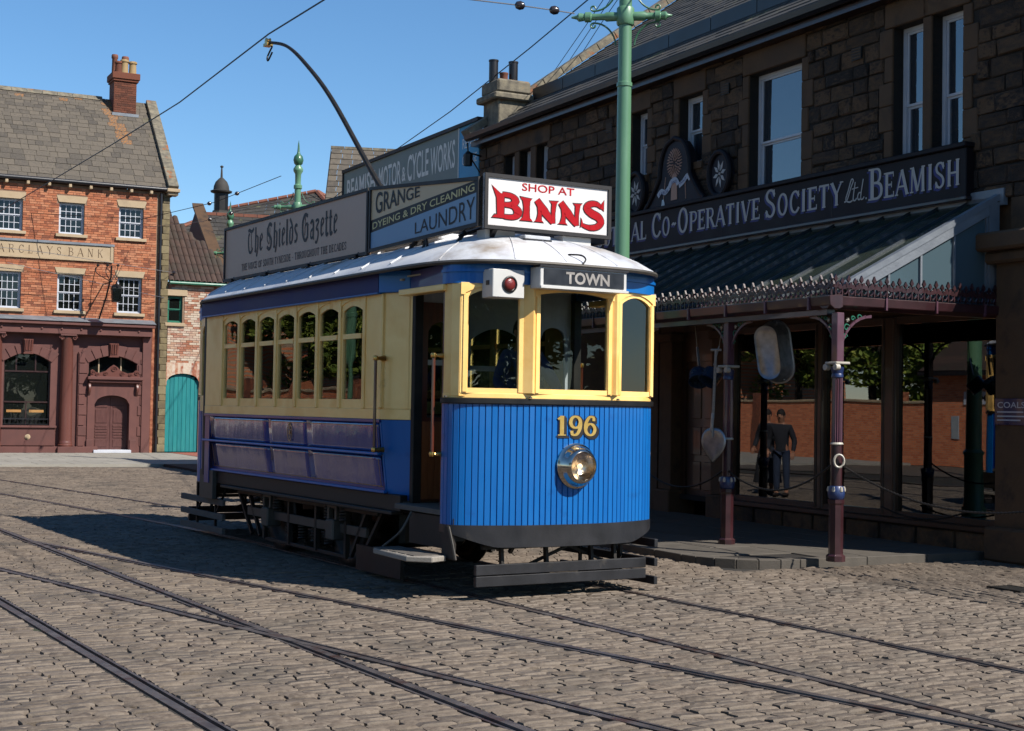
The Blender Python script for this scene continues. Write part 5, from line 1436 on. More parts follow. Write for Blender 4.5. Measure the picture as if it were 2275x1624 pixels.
for s_, xa, za, rot_ in (('LABOR', -19.97, 5.235, .1), ('AND', -19.62, 5.38, .05), ('WAIT', -19.38, 5.33, .35)):
    sans('lettering', s_, 'sign_shade', scr, fC, xa, za, .05, width=.055 * len(s_), depth=.044, rot=rot_)
MB().prism([(-19.93, 5.02), (-19.87, 4.99), (-19.82, 5.08), (-19.85, 5.16), (-19.90, 5.16)], fC, .03, .036).build('spade', 'zinc', cp)
MB().prism([(-19.87, 5.16), (-19.855, 5.16), (-19.80, 5.52), (-19.815, 5.52)], fC, .029, .034).build('spade_handle', 'chrys', cp)
MB().prism([(-19.22, 5.10), (-19.205, 5.10), (-19.23, 5.40), (-19.245, 5.40)], fC, .029, .034).build('pick_handle', 'chrys', cp)

def roundel(X, lab):
    t = thing('roundel_sign', lab, 'sign', s2w(X, -.05), S_ROT, 'flower roundels beside the crest')
    ell = [(.27 * math.cos(2 * PI * k / 32), .34 * math.sin(2 * PI * k / 32)) for k in range(32)]
    f = lambda a, b, d: (a, -.06 - d, 5.38 + b)
    o = MB().prism(ell, f, -.1, 0).build('disc', 'sign_slate', t)
    MB().tube([f(a, b, .01) for a, b in ell + ell[:1]], .045, n=8, cap=False).build('rim', 'sign_plum', t, smooth=True)
    for k in range(8):
        a = 2 * PI * k / 8 + .2; c, s_ = math.cos(a), math.sin(a)
        q = [(.04, 0), (.11, .03), (.2, 0), (.11, -.03)]
        MB().prism([((u_ * c - v_ * s_) * .85, (u_ * s_ + v_ * c) * 1.12) for u_, v_ in q], f, .0, .008).build('petal', 'sign_letter', t)
    MB().lathe([(0, .0), (.025, 0), (.02, .012), (0, .014)], f(0, 0, 0), (0, -1, 0), n=10).build('flower_eye', 'sign_letter', t)
roundel(-18.33, 'dark oval plaque with pale eight petalled flower right of the crest')
roundel(-20.78, 'dark oval plaque with pale eight petalled flower partly behind the green pole')

# ------------------------------------------------------------------ canopy
CX, CYF = -12.66, -2.57
can = thing('shop_canopy', 'glazed iron veranda canopy with red cresting over the shop pavement', 'canopy', s2w(-16, -1.3), S_ROT)
k_ = lambda X, Y, Z: (X + 16, Y + 1.3, Z)
CL = -23.6
def can_z(y): return 3.02 + (4.30 - 3.02) * (y - CYF) / (2.52)
nb = 22; step = (CX - CL) / nb
for i in range(nb):
    xa, xb = CL + i * step, CL + (i + 1) * step
    MB().add([k_(xa + .012, CYF, can_z(CYF)), k_(xb - .012, CYF, can_z(CYF)), k_(xb - .012, -.05, can_z(-.05)), k_(xa + .012, -.05, can_z(-.05))], [(0, 1, 2, 3)]).build('pane', 'canopy_glass', can, norm=False)
for i in range(nb + 1):
    xa = CL + i * step
    MB().obox(k_(xa - .009, CYF, can_z(CYF) - .03), (.018, 0, 0), (0, 2.52, 1.28), (0, -.02, .05)).build('glazing_bar', 'canopy_bar', can)
MB().bar(k_(CX, CYF, 3.05), k_(CX, -.05, 4.33), .09, .07).build('end_rafter', 'lead', can)
MB().bar(k_(CX + .02, CYF + .2, 3.06), k_(CX + .02, -.1, 4.22), .03, .13).build('barge_board', 'lead', can, bevel=.006)
ys = [CYF + .05, -1.76, -1.28, -.77, -.26]
for a, b in zip(ys, ys[1:]):
    MB().add([k_(CX, a + .01, 3.02), k_(CX, b - .01, 3.02), k_(CX, b - .01, can_z(b) - .06), k_(CX, a + .01, max(3.03, can_z(a) - .06))], [(0, 1, 2, 3)]).build('end_pane', 'canopy_ribbed', can, norm=False)
for b in ys[1:]: MB().box(*[v for v in (CX + 16 - .02, CX + 16 + .025)], b + 1.3 - .014, b + 1.3 + .014, 3.0, can_z(b) - .04).build('glazing_bar', 'lead', can)
MB().box(CX + 16 - .04, CX + 16 + .04, 1.06, 1.22, 3.0, 4.25).build('end_stile', 'lead', can)
MB().box(CX + 16 - .5, CX + 16 + .1, 1.22, 1.29, 4.22, 4.42).build('lead_flashing', 'lead', can)
MB().box(CL + 16, CX + 16, 1.22, 1.29, 4.22, 4.33).build('wall_flashing', 'lead', can)
gp = [(-.14, 3.0), (-.13, 2.90), (-.07, 2.86), (.0, 2.86), (.05, 2.88), (.05, 3.02), (-.0, 3.02)]
MB().prism(gp, lambda p, q, t: k_(t, CYF + p, q), CL, CX + .14).build('gutter', 'plum_iron', can, bevel=.006)
MB().prism([(-a, b) for a, b in gp][::-1], lambda p, q, t: k_(CX + p, t, q), CYF - .12, -.05).build('end_gutter', 'plum_iron', can, bevel=.006)
for i in range(14): MB().box(CL + 16 + .3 + i * .8, CL + 16 + .33 + i * .8, CYF + 1.3 - .15, CYF + 1.3 - .12, 2.86, 3.01).build('gutter_strap', 'mauve_iron', can)
for yy in (-1.9, -1.15, -.4): MB().box(CX + 16 + .12, CX + 16 + .15, yy + 1.3 - .012, yy + 1.3 + .012, 2.87, 3.01).build('gutter_strap', 'mauve_iron', can)
MB().prism([(-.06, 2.80), (.05, 2.80), (.05, 2.86), (-.06, 2.86)], lambda p, q, t: k_(t, CYF + p, q), CL, CX).build('valance', 'plum_iron', can)
# cresting: alternate tall and spread fleurs joined by swags
def fleur(tall):
    mb = MB(); f = lambda a, b, d: (a, d, b)
    h = .235 if tall else .20; w = .052 if tall else .066
    mb.prism([(-.008, 0), (.008, 0), (.008, h * .5), (-.008, h * .5)], f, -.010, .010)
    mb.prism([(0, h * .62), (.026, h * .78), (0, h), (-.026, h * .78)], f, -.012, .012)
    for s_ in (-1, 1):
        q = [(0, h * .36), (s_ * w * .7, h * .36), (s_ * w, h * .50), (s_ * w * .75, h * .66), (s_ * w * .45, h * .60), (s_ * .012, h * .62)]
        mb.prism(q if s_ > 0 else q[::-1], f, -.012, .012)
    pts_ = [(.09 * (i / 8), 0, .016 + .05 * (2 * i / 8 - 1) ** 2 * (1 if tall else 1)) for i in range(0, 9)]
    mb.tube(pts_, .009, n=4)
    me = mb.mesh('finial'); me.materials.append(MATS['plum_iron'])
    bm = bmesh.new(); bm.from_mesh(me); bmesh.ops.recalc_face_normals(bm, faces=bm.faces); bm.to_mesh(me); bm.free()
    return me
FL = [fleur(True), fleur(False)]
for i in range(100):
    X = CX + .08 - i * .09
    if X < CL: break
    inst(FL[i % 2], 'finial', can, k_(X, CYF - .07, 3.015), (0, 0, PI), (1, 1, 1) if i % 2 == 0 else (.9, 1, .9))
for i in range(28):
    Y = CYF - .02 + i * .092
    inst(FL[i % 2], 'finial', can, k_(CX + .09, Y, 3.015), (0, 0, PI / 2), (1, 1, 1))
# columns
def column(X):
    base = .074
    c = MB().lathe([(.0, 0), (.105, 0), (.105, .06), (.08, .08), (.08, .62), (.09, .64), (.09, .68)], k_(X, CYF + .02, base), n=8).build('column', 'plum_iron', can)
    MB().lathe([(.07, .68), (.088, .70), (.095, .75), (.085, .81), (.07, .83)], k_(X, CYF + .02, base), n=16).build('collar', 'cap_blue', c, smooth=True)
    for q in range(6):
        a = 2 * PI * q / 6; MB().lathe([(0, -.03), (.018, -.02), (.02, 0), (.012, .03), (0, .035)], k_(X + .085 * math.cos(a), CYF + .02 + .085 * math.sin(a), base + .79), n=6, cap=False).build('leaf', 'cap_cream', c, smooth=True)
    pr = []
    mb = MB(); n = 20; P = []
    for z in (.83, 1.28): P.append([k_(X + (.062) * math.cos(2 * PI * q / 24), CYF + .02 + .062 * math.sin(2 * PI * q / 24), base + z) for q in range(25)])
    mb.grid(P); mb.build('lower_shaft', 'plum_iron', c, smooth=True)
    MB().lathe([(.062, 1.28), (.075, 1.29), (.062, 1.31)], k_(X, CYF + .02, base), n=20, cap=False).build('ring', 'cap_cream', c)
    mb = MB(); P = []
    for z in (1.31, 2.03): P.append([k_(X + (.06 if q % 2 else .05) * math.cos(2 * PI * q / 32), CYF + .02 + (.06 if q % 2 else .05) * math.sin(2 * PI * q / 32), base + z) for q in range(33)])
    mb.grid(P); mb.build('fluted_shaft', 'mauve_iron', c)
    MB().lathe([(.055, 2.02), (.066, 2.03), (.066, 2.06), (.06, 2.07), (.075, 2.14), (.06, 2.15)], k_(X, CYF + .02, base), n=20, cap=False).build('necking', 'cap_blue', c, smooth=True)
    MB().box(X + 16 - .10, X + 16 + .10, CYF + 1.32 - .10, CYF + 1.32 + .10, base + 2.17, base + 2.20).build('abacus', 'cap_cream', c, bevel=.008)
    for a in (-1, 1):
        MB().lathe([(0, -.03), (.035, -.028), (.035, .028), (0, .03)], k_(X + a * .085, CYF - .06, base + 2.14), (0, 1, 0), n=12).build('volute', 'cap_cream', c, smooth=True)
    MB().box(X + 16 - .05, X + 16 + .05, CYF + 1.32 - .05, CYF + 1.32 + .05, base + 2.20, 2.82).build('upper_shaft', 'mauve_iron', c, bevel=.006)
    for s_ in (-1, 1):
        if X + s_ * .4 > CX + .1: continue
        br = bracket(c, lambda a, b, d: k_(X + s_ * a, CYF + .02 + d, b))
    bracket(c, lambda a, b, d: k_(X + d, CYF + .02 + a, b)) if X > -13 else None
def bracket(par, f):
    mb = MB(); R0 = .42
    cv = [(.05 + R0 * (1 - math.cos(t)), 2.36 + R0 * math.sin(t)) for t in np.linspace(.0, PI / 2, 9)]
    for (a, b), (c, d) in zip(cv, cv[1:]):
        mb.prism([(a, b), (c, d), (c + .0, d + .035), (a - .02, b + .02)][::-1], f, -.012, .012)
    o = mb.build('spandrel', 'mauve_iron', par)
    for (cx, cz, r_) in ((.10, 2.56, .035), (.12, 2.66, .045), (.30, 2.78, .035), (.21, 2.765, .03)):
        pts_ = [f(cx + r_ * (1 - t / 9) * math.cos(t), cz + r_ * (1 - t / 9) * math.sin(t), 0) for t in np.linspace(0, 6.5, 14)]
        MB().tube(pts_, .008, n=5).build('scroll', 'cast_green', o, smooth=True)
    for q in range(6):
        a = q * PI / 3
        MB().tube([f(.15, 2.745, -.01), f(.15 + .028 * math.cos(a), 2.745 + .028 * math.sin(a), -.01)], [.008, .003], n=4).build('petal', 'cap_cream', o)
    return o
for X in (-12.57, -14.62, -16.67, -18.72, -20.77): column(X)

# chains between the columns
def chain(P, lab, sag):
    A, B_ = Vector(s2w(*P[0][:2])), Vector(s2w(*P[1][:2])); A.z, B_.z = P[0][2], P[1][2]
    pts_ = []; rs = []
    L = (B_ - A).length; n = int(L / .022)
    for i in range(n + 1):
        t = i / n; p = A.lerp(B_, t); p.z -= sag * 4 * t * (1 - t)
        pts_.append(p); rs.append(.015 if i % 2 else .008)
    o = MB().tube(pts_, rs, n=6).build('chain', 'dark_steel', None, smooth=True, label=lab, cat='chain', group='chains hung between the canopy columns')
chain(((-14.62, CYF, 1.0), (-12.60, CYF, 1.15)), 'iron chain sagging between the two canopy columns in view', .28)
chain(((-12.57, CYF, 1.18), (-9.4, CYF + .5, 1.0)), 'iron chain running right from the corner canopy column', .35)
chain(((-14.4, -.3, .52), (-12.9, -.3, .55)), 'low iron chain in front of the shop stall riser', .12)
chain(((-16.67, CYF, 1.0), (-14.64, CYF, 1.0)), 'iron chain sagging between column by the tram and next column', .28)
rg = MB().tube([s2w(-12.48, CYF - .02) + Vector((.055 * math.cos(t), 0, 1.18 + .07 * math.sin(t))) for t in np.linspace(0, 2 * PI, 17)], .014, n=6, cap=False).build('chain_ring', 'cap_cream', None, smooth=True, label='pale iron ring holding chain at the corner column', cat='ring')

# ------------------------------------------------------------------ bank at the end of the street
BX0, BX1 = -10.4, .18
BH = 8.6
bank = thing('brick_bank', 'red brick bank with dark red stone ground floor and slate roof', 'building', (*B_ORG[:2], .06), B_ROT)
bz = lambda z: z - .06
UW = [(-7.1, -6.3), (-5.2, -4.42), (-3.32, -2.54), (-1.45, -.67)]
BW = [(a, b, 6.93, 7.93) for a, b in UW] + [(a, b, 4.50, 5.65) for a, b in UW]
bwall = wall_with_holes('upper_wall', 'brick_joint', bank, BX0, -.0, 4.05, 8.5, .0, .35, BW)
bh = list(BW)
BV = piece_variants('brick', 'bank_brick', 5, .05, 2)
for (a, b, c, d) in BW:
    f = lambda p, q, t: (p, t, q)
    MB().prism([(a - .02, d), (b + .02, d), (b + .10, d + .21), (a - .10, d + .21)], f, -.03, .1).build('lintel', 'pale_sandstone', bwall, bevel=.006)
    bh.append((a - .07, b + .07, d, d + .21))
    MB().box(a - .10, b + .10, -.09, .12, c - .10, c).build('window_sill', 'pale_sandstone', bwall, bevel=.008)
    bh.append((a - .10, b + .10, c - .10, c))
    sash_window(bank, a, b, c, d, .10, cols=4, rows=2, frame='window_white', pane='pane_bank', fw=.04, bar=.018)
# name panel
bh.append((-6.9, -1.58, 6.07, 6.62))
pn = MB().box(-6.9, -1.62, -.05, .1, 6.10, 6.60).build('name_panel', 'pale_sandstone', bwall, bevel=.01)
MB().box(-7.0, -1.58, -.09, .0, 6.60, 6.68).build('panel_hood', 'lead', pn, bevel=.01)
MB().box(-6.9, -1.62, -.075, -.05, 6.10, 6.16).box(-1.70, -1.62, -.072, -.05, 6.165, 6.60).build('panel_frame', 'pale_sandstone', pn)
lettering('carved_lettering', 'BARCLAYS BANK', 'shop_stone_dressed', pn, lambda a, b, d: (a, -.051 - d, b), -5.42, 6.24, .26, width=3.6, serif=.06, bold=.55, depth=.002, gap=.45)
rects = courses(BX0, -.24, 4.06, 8.42, (.0745, .0755), (.19, .24), bh, .011, 8)
lay(bwall, 'brick', 'bank_brick', rects, .014, BV, lambda r: -((r[0] + r[1]) / 2 > -5.1) * (10 - (r[2] - 4) * .8 - r[0]), 0.0, 300, proud=.25)
# quoins
z = .02; k = 0
while z < 8.4:
    h = random.uniform(.19, .27); w_ = .22 if k % 2 else .36
    MB().box(.18 - w_ if k % 2 == 0 else -.04, .18, -.03 - random.uniform(0, .012), .3, z + .006, min(z + h, 8.42)).build('quoin', 'quoin', bank, bevel=.012)
    z += h; k += 1
MB().box(-.3, .10, .0, .3, .0, 4.06).build('side_brickwork', 'bank_brick', bank)
MB().tube([(-.12, -.08, 0), (-.12, -.08, 8.45)], .045, n=10).build('downpipe', 'gutter_black', bank, smooth=True)
MB().box(BX0, .18, .35, 7.2, 0, 8.4).build('inner_mass', 'bank_brick', bank)

# ground floor in red sandstone: entablature, piers, two columns, window and doorway
gf = MB().box(BX0, -5.3, -.10, .4, 0, 3.75).build('stone_front', 'red_sandstone', bank)
ent = MB().box(BX0, -.36, -.34, .2, 3.74, 4.02).box(BX0, -.30, -.46, .2, 4.02, 4.14).build('entablature', 'red_sandstone', bank, bevel=.012)
MB().prism([(-.50, 4.141), (.0, 4.141), (.0, 4.30)], lambda p, q, t: (t, p, q), BX0, -.28).build('lead_capping', 'lead', bank)
for k in range(9): MB().lathe([(0, 0), (.035, .0), (.03, .03), (0, .04)], (-5.6 + k * .6, -.341, 3.9), (0, -1, 0), n=10).build('boss', 'red_sandstone', ent)
MB().box(-5.3, -.34, -.02, .4, 3.2, 3.74).build('frieze_wall', 'red_sandstone', bank)
MB().box(-.62, -.34, -.16, .3, .0, 3.74).build('end_pilaster', 'red_sandstone', bank, bevel=.01)
# arched window
fr_ = lambda x, z, d: (x, .14 - d, z)
aw, crv = arch_panel(fr_, -5.3, -3.3, .84, 3.2, -4.86, -3.46, .84, 2.84, 3.12, .18, 14)
awo = aw.build('window_arch', 'red_sandstone', bank)
for i in range(7):                                      # voussoirs
    t0, t1 = -1.06 + 2.12 * i / 7, -1.06 + 2.12 * (i + 1) / 7
    pt = lambda t, r_: (-4.16 + .70 * t * r_, 2.84 + .28 * (1 - min(1, abs(t)) ** 2) + (r_ - 1) * .9)
    MB().prism([pt(t0 + .015, 1.0), pt(t1 - .015, 1.0), pt(t1 - .015, 1.30), pt(t0 + .015, 1.30)], lambda x, z, d: (x, -.04 - d, z), 0, .028).build('voussoir', 'red_sandstone', awo, bevel=.006)
def keystone(x, z0, z1, par):
    o = MB().prism([(x - .12, z0), (x + .12, z0), (x + .15, z1), (x - .15, z1)], lambda p, q, t: (p, t, q), -.2, .0).build('keystone', 'red_column', par, bevel=.012)
    for dx in (-.085, -.028, .028, .085): MB().bar((x + dx * .9, -.205, z0 + .06), (x + dx * 1.2, -.225, z1 - .02), .035, .04).build('flute', 'red_column', o)
    MB().box(x - .15, x + .15, -.24, .0, z0 - .05, z0).build('foot', 'red_column', o, bevel=.01)
keystone(-4.17, 3.13, 3.55, awo)
wf = MB().box(-4.86, -3.46, .08, .13, 2.52, 2.57).box(-4.50, -4.46, .08, .13, 2.57, 3.1).box(-3.92, -3.88, .08, .13, 2.57, 3.1).box(-4.86, -3.46, .07, .13, 1.56, 1.61).box(-4.18, -4.14, .08, .13, .84, 1.56).box(-4.86, -4.82, .08, .13, .84, 2.9).box(-3.50, -3.46, .08, .13, .84, 2.9).build('window_frame', 'dark_wood', bank)
for xa, xb, za, zb in ((-4.82, -4.50, 2.57, 3.05), (-4.46, -3.92, 2.57, 3.12), (-3.88, -3.50, 2.57, 3.05), (-4.82, -3.50, 1.61, 2.52), (-4.82, -4.18, .88, 1.56), (-4.14, -3.50, .88, 1.56)):
    MB().box(xa, xb, .10, .104, za, zb).build('pane', 'pane_bank', wf)
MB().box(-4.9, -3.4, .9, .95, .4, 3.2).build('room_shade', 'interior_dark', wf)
for xa, xb in ((-4.82, -4.18), (-4.14, -3.50)):        # painted glass half screens and gilt lettering
    s_ = MB().box(xa, xb, .115, .12, 1.0, 1.56).build('half_screen', 'half_glass', wf)
    MB().box(xa + .08, xb - .12, .093, .097, 1.26, 1.34).build('gilt_lettering', 'gold_line', s_)
MB().box(-4.65, -4.0, .3, .34, 1.62, 1.82).build('room_card', 'net', wf)
for k in range(11):
    x_ = -4.8 + k * .13; MB().tube([(x_, .03, .86), (x_, .03, 1.08), (x_ + .03, .03, 1.12)], .01, n=4).build('railing_bar', 'gutter_black', wf)
MB().box(-4.86, -3.46, .02, .045, 1.04, 1.07).box(-4.86, -3.46, .02, .045, .88, .90).build('railing', 'gutter_black', wf)
ap = MB().box(-4.92, -3.3, -.14, .2, .22, .84).build('window_apron', 'red_sandstone', bank, bevel=.01)
MB().box(-4.98, -3.26, -.2, .2, .78, .85).build('apron_sill', 'red_sandstone', ap, bevel=.01)
MB().lathe([(0, .0), (.08, .0), (.085, .02), (.05, .03), (.05, .05), (0, .06)], (-4.12, -.14, .5), (0, -1, 0), n=14).build('rosette', 'pale_sandstone', ap)
MB().box(-5.4, -2.0, -.30, .2, .0, .20).build('plinth', 'red_sandstone', bank, bevel=.01)
def bcol(x):
    c = MB().lathe([(.225, .20), (.235, .25), (.21, .28), (.215, .33), (.20, .36), (.20, .4), (.195, 1.4), (.175, 3.6), (.185, 3.62), (.185, 3.66)], (x, -.12, 0), n=28).build('column', 'red_column', bank, smooth=True)
    MB().box(x - .27, x + .27, -.40, .14, .0, .20).build('column_plinth', 'red_sandstone', c, bevel=.01)
    MB().box(x - .25, x + .25, -.36, .12, 3.685, 3.74).build('abacus', 'red_sandstone', c, bevel=.008)
    for s_ in (-1, 1):
        pts_ = [(x + s_ * (.20 + .075 * (1 - t / 11) * math.cos(t)), -.30, 3.62 + .075 * (1 - t / 11) * math.sin(t)) for t in np.linspace(0, 9, 22)]
        MB().tube(pts_, .02, n=5).build('volute', 'red_column', c, smooth=True)
bcol(-2.98); bcol(-5.12)
MB().box(-3.3, -2.62, -.02, .4, .2, 3.2).build('recess_wall', 'red_sandstone', bank)
# doorway bay
fdw = lambda x, z, d: (x, .10 - d, z)
dwall, _ = arch_panel(fdw, -2.62, -.34, 2.42, 3.2, -2.30, -.78, 2.42, 2.86, 3.10, .20, 14)
dwo = dwall.build('doorway_wall', 'red_sandstone', bank)
MB().box(-2.62, -2.32, -.10, .3, .0, 2.42).box(-.76, -.34, -.10, .3, .0, 2.42).build('doorway_pier', 'red_sandstone', bank)
for k in range(9):                                      # rusticated blocks beside the door
    z0 = .2 + k * .33
    for xa, xb in ((-2.60, -2.34 if k % 2 else -2.42), (-.74 if k % 2 else -.66, -.62)):
        MB().box(xa, xb, -.125, -.09, z0 + .012, z0 + .318).build('stone', 'red_sandstone', dwo, bevel=.008)
for i in range(7):
    t0, t1 = -1.04 + 2.08 * i / 7, -1.04 + 2.08 * (i + 1) / 7
    pt = lambda t, r_: (-1.54 + .76 * t * (1 + (r_ - 1) * .9), 2.86 + .25 * (1 - min(1, abs(t)) ** 2) + (r_ - 1) * 1.05)
    MB().prism([pt(t0 + .013, 1.0), pt(t1 - .013, 1.0), pt(t1 - .013, 1.32), pt(t0 + .013, 1.32)], lambda x, z, d: (x, -.10 - d, z), 0, .024).build('voussoir', 'red_sandstone', dwo, bevel=.006)
keystone(-1.54, 3.10, 3.50, dwo)
fl_ = MB().box(-2.30, -.78, .14, .16, 2.42, 3.1).build('fanlight', 'pane_bank', bank)
for x_ in (-1.95, -1.25): MB().box(x_ - .02, x_ + .02, .10, .14, 2.42, 3.06).build('fanlight_bar', 'pale_sandstone', fl_)
sh_ = MB().box(-2.36, -.62, -.34, .1, 2.33, 2.43).box(-2.30, -.68, -.27, .1, 2.24, 2.328).build('door_hood', 'red_sandstone', bank, bevel=.012)
orn = MB()
prof = [(-2.26, 2.431), (-.74, 2.431), (-.74, 2.62), (-.84, 2.66), (-.92, 2.58), (-1.1, 2.55), (-1.3, 2.62), (-1.42, 2.74), (-1.54, 2.82), (-1.66, 2.74), (-1.78, 2.62), (-1.98, 2.55), (-2.14, 2.58), (-2.2, 2.66), (-2.26, 2.62)]
ob_ = MB().prism(prof, lambda p, q, t: (p, t, q), -.22, -.12).build('carved_crest', 'red_column', sh_)
for (cx, cz, r_) in ((-1.54, 2.68, .10), (-1.28, 2.53, .07), (-1.80, 2.53, .07), (-1.02, 2.50, .06), (-2.06, 2.50, .06), (-.82, 2.56, .07), (-2.2, 2.56, .07)):
    pts_ = [(cx + r_ * (1 - t / 12) * math.cos(t), -.235, cz + r_ * (1 - t / 12) * math.sin(t)) for t in np.linspace(0, 9, 18)]
    MB().tube(pts_, .018, n=5).build('scroll', 'red_column', ob_, smooth=True)
for x_ in (-2.28, -.78):                                # console brackets
    pts_ = [(x_ + .0, -.14 - .10 * math.sin(t), 2.22 - .34 * t / 3) for t in np.linspace(0, 4, 10)]
    MB().tube(pts_, [.06 - .003 * i for i in range(10)], n=6).build('console', 'red_column', sh_, smooth=True)
ad, _ = arch_panel(lambda x, z, d: (x, .12 - d, z), -2.32, -.76, .0, 2.24, -2.10, -1.0, .0, 1.55, 1.84, .26, 12)
dfr = ad.build('door_surround', 'red_sandstone', bank)
MB().box(-2.34, -2.12, -.17, .0, .0, .42).box(-.98, -.76, -.17, .0, .0, .42).build('door_plinth', 'red_sandstone', dfr, bevel=.012)
for s_ in (-1, 1):
    xa, xb = (-2.10, -1.555) if s_ < 0 else (-1.545, -1.0)
    dz_ = .12
    d_ = MB().box(xa, xb, .16, .21, .10, 1.9).build('door', 'red_door', bank)
    for za, zb in ((.18, .42), (.95, 1.38)): MB().box(xa + .09, xb - .09, .145, .16, za, zb).build('door_panel', 'red_door', d_, bevel=.012)
    for q in range(5): MB().box(xa + .08, xb - .08, .143, .16, .47 + q * .088, .54 + q * .088).build('door_moulding', 'red_door', d_, bevel=.008)
    MB().box(xa + .08, xb - .08, .145, .16, 1.45, 1.52).build('door_moulding', 'red_door', d_, bevel=.008)
MB().box(-2.14, -.96, -.36, .16, .0, .10).build('door_step', 'window_white', bank, bevel=.01)

# eaves, roof, slates
eg = MB().tube([(BX0, -.16, 8.58), (.1, -.16, 8.58)], .075, n=10).build('gutter', 'gutter_black', bank, smooth=True)
for k in range(16):
    x_ = -9.4 + k * .64 - .07
    MB().box(x_, x_ + .09, -.2, .0, 8.40, 8.50).build('eaves_bracket', 'pale_sandstone', bank, bevel=.01)
RS = (12.05 - 8.62) / 3.55
roofb = MB().add([(BX0, -.12, 8.56), (.1, -.12, 8.56), (.1, 3.5, 8.56 + 3.62 * RS), (BX0, 3.5, 8.56 + 3.62 * RS), (.1, 7.3, 8.4), (BX0, 7.3, 8.4)], [(0, 1, 2, 3), (3, 2, 4, 5)]).build('roof', 'slate_grey', bank, norm=False)
slen = math.hypot(3.62, 3.62 * RS); ang_s = math.atan(RS)
SLV = []
for k in range(5):
    V = []; rr = random.Random(40 + k)
    for (a, b) in ((-.5, 0), (.5, 0), (.5, 1), (-.5, 1)):
        V.append((a + rr.uniform(-.015, .015), b + (rr.uniform(-.03, .03) if b == 0 else 0), 0))
    me = MB().add([*V, *[(x, y, 1) for x, y, z in V]], [(0, 3, 2, 1), (4, 5, 6, 7), (0, 1, 5, 4), (1, 2, 6, 5), (2, 3, 7, 6), (3, 0, 4, 7)]).mesh('slate')
    SLV.append(me)
SLM = {}
def slate_me(k, m):
    if (k, m) not in SLM:
        me = SLV[k].copy(); me.materials.append(MATS[m]); SLM[(k, m)] = me
    return SLM[(k, m)]
cand = []; s0 = 0.0; row = 0
while s0 < slen - .05:
    ln = .34 - .17 * s0 / slen                          # diminishing courses
    x = -7.2 - random.random() * .4
    while x < .08:
        w = random.uniform(.26, .5) * (1 - .35 * s0 / slen); xe = min(x + w, .09)
        if xe - x > .08: cand.append((x, xe, s0, ln))
        x += w
    s0 += ln; row += 1
cand.sort(key=lambda c: -((c[1] > -5.3) * (c[1] - c[0]) * c[3]))
JV, JF = [], []
for i, (xa, xe, s0, ln) in enumerate(cand):
    cy, sy = math.cos(ang_s), math.sin(ang_s); t = s0 - .02
    loc = ((xa + xe) / 2, -.12 + t * cy - .02 * sy, 8.56 + t * sy + .02 * cy)
    orange = abs((xa + xe) / 2 - (-1.02 + .52 * (1 - s0 / slen) * 1.1 - .25)) < .22 and s0 > slen * .45 or (s0 > slen * .9 and random.random() < .3)
    if i < 300:
        inst(slate_me(i % 5, 'slate_orange' if orange else 'slate_grey'), 'slate', roofb, loc, (ang_s - .035, 0, random.uniform(-.01, .01)), (xe - xa - .01, ln + .06, random.uniform(.014, .024)))
    else:
        M_ = Matrix.Translation(loc) @ Matrix.Rotation(ang_s - .035, 4, 'X') @ Matrix.Diagonal((xe - xa - .01, ln + .06, .018, 1))
        b = len(JV); JV += [tuple(M_ @ v.co) for v in SLV[i % 5].vertices]; JF += [tuple(b + q for q in p.vertices) for p in SLV[i % 5].polygons]
if JV:
    me = bpy.data.meshes.new('slates'); me.from_pydata(JV, [], JF); me.materials.append(MATS['slate_grey']); put(bpy.data.objects.new('slates', me), roofb, kind='stuff')
for k in range(14): MB().prism([(3.35, 12.0), (3.65, 12.0), (3.5, 12.16)], lambda p, q, t: (t, p, q), -8.4 + k * .5, -7.91 + k * .5).build('ridge_stone', 'lichen_stone', roofb)
for k in range(10):                                     # gable coping
    y0 = -.1 + k * .36; z0 = 8.72 + y0 * RS
    MB().obox((.08, y0, z0), (.34, 0, 0), (0, .355, .355 * RS), (0, -.10, .10)).build('coping_stone', 'lichen_stone', roofb, bevel=.012)
MB().box(.02, .44, -.30, .12, 8.50, 8.62).box(.06, .40, -.22, .12, 8.40, 8.498).build('kneeler', 'pale_sandstone', roofb, bevel=.02)
MB().prism([(.0, 8.4), (7.2, 8.4), (3.5, 12.1)], lambda p, q, t: (t, p, q), .1, .28).build('gable', 'bank_brick', bank)
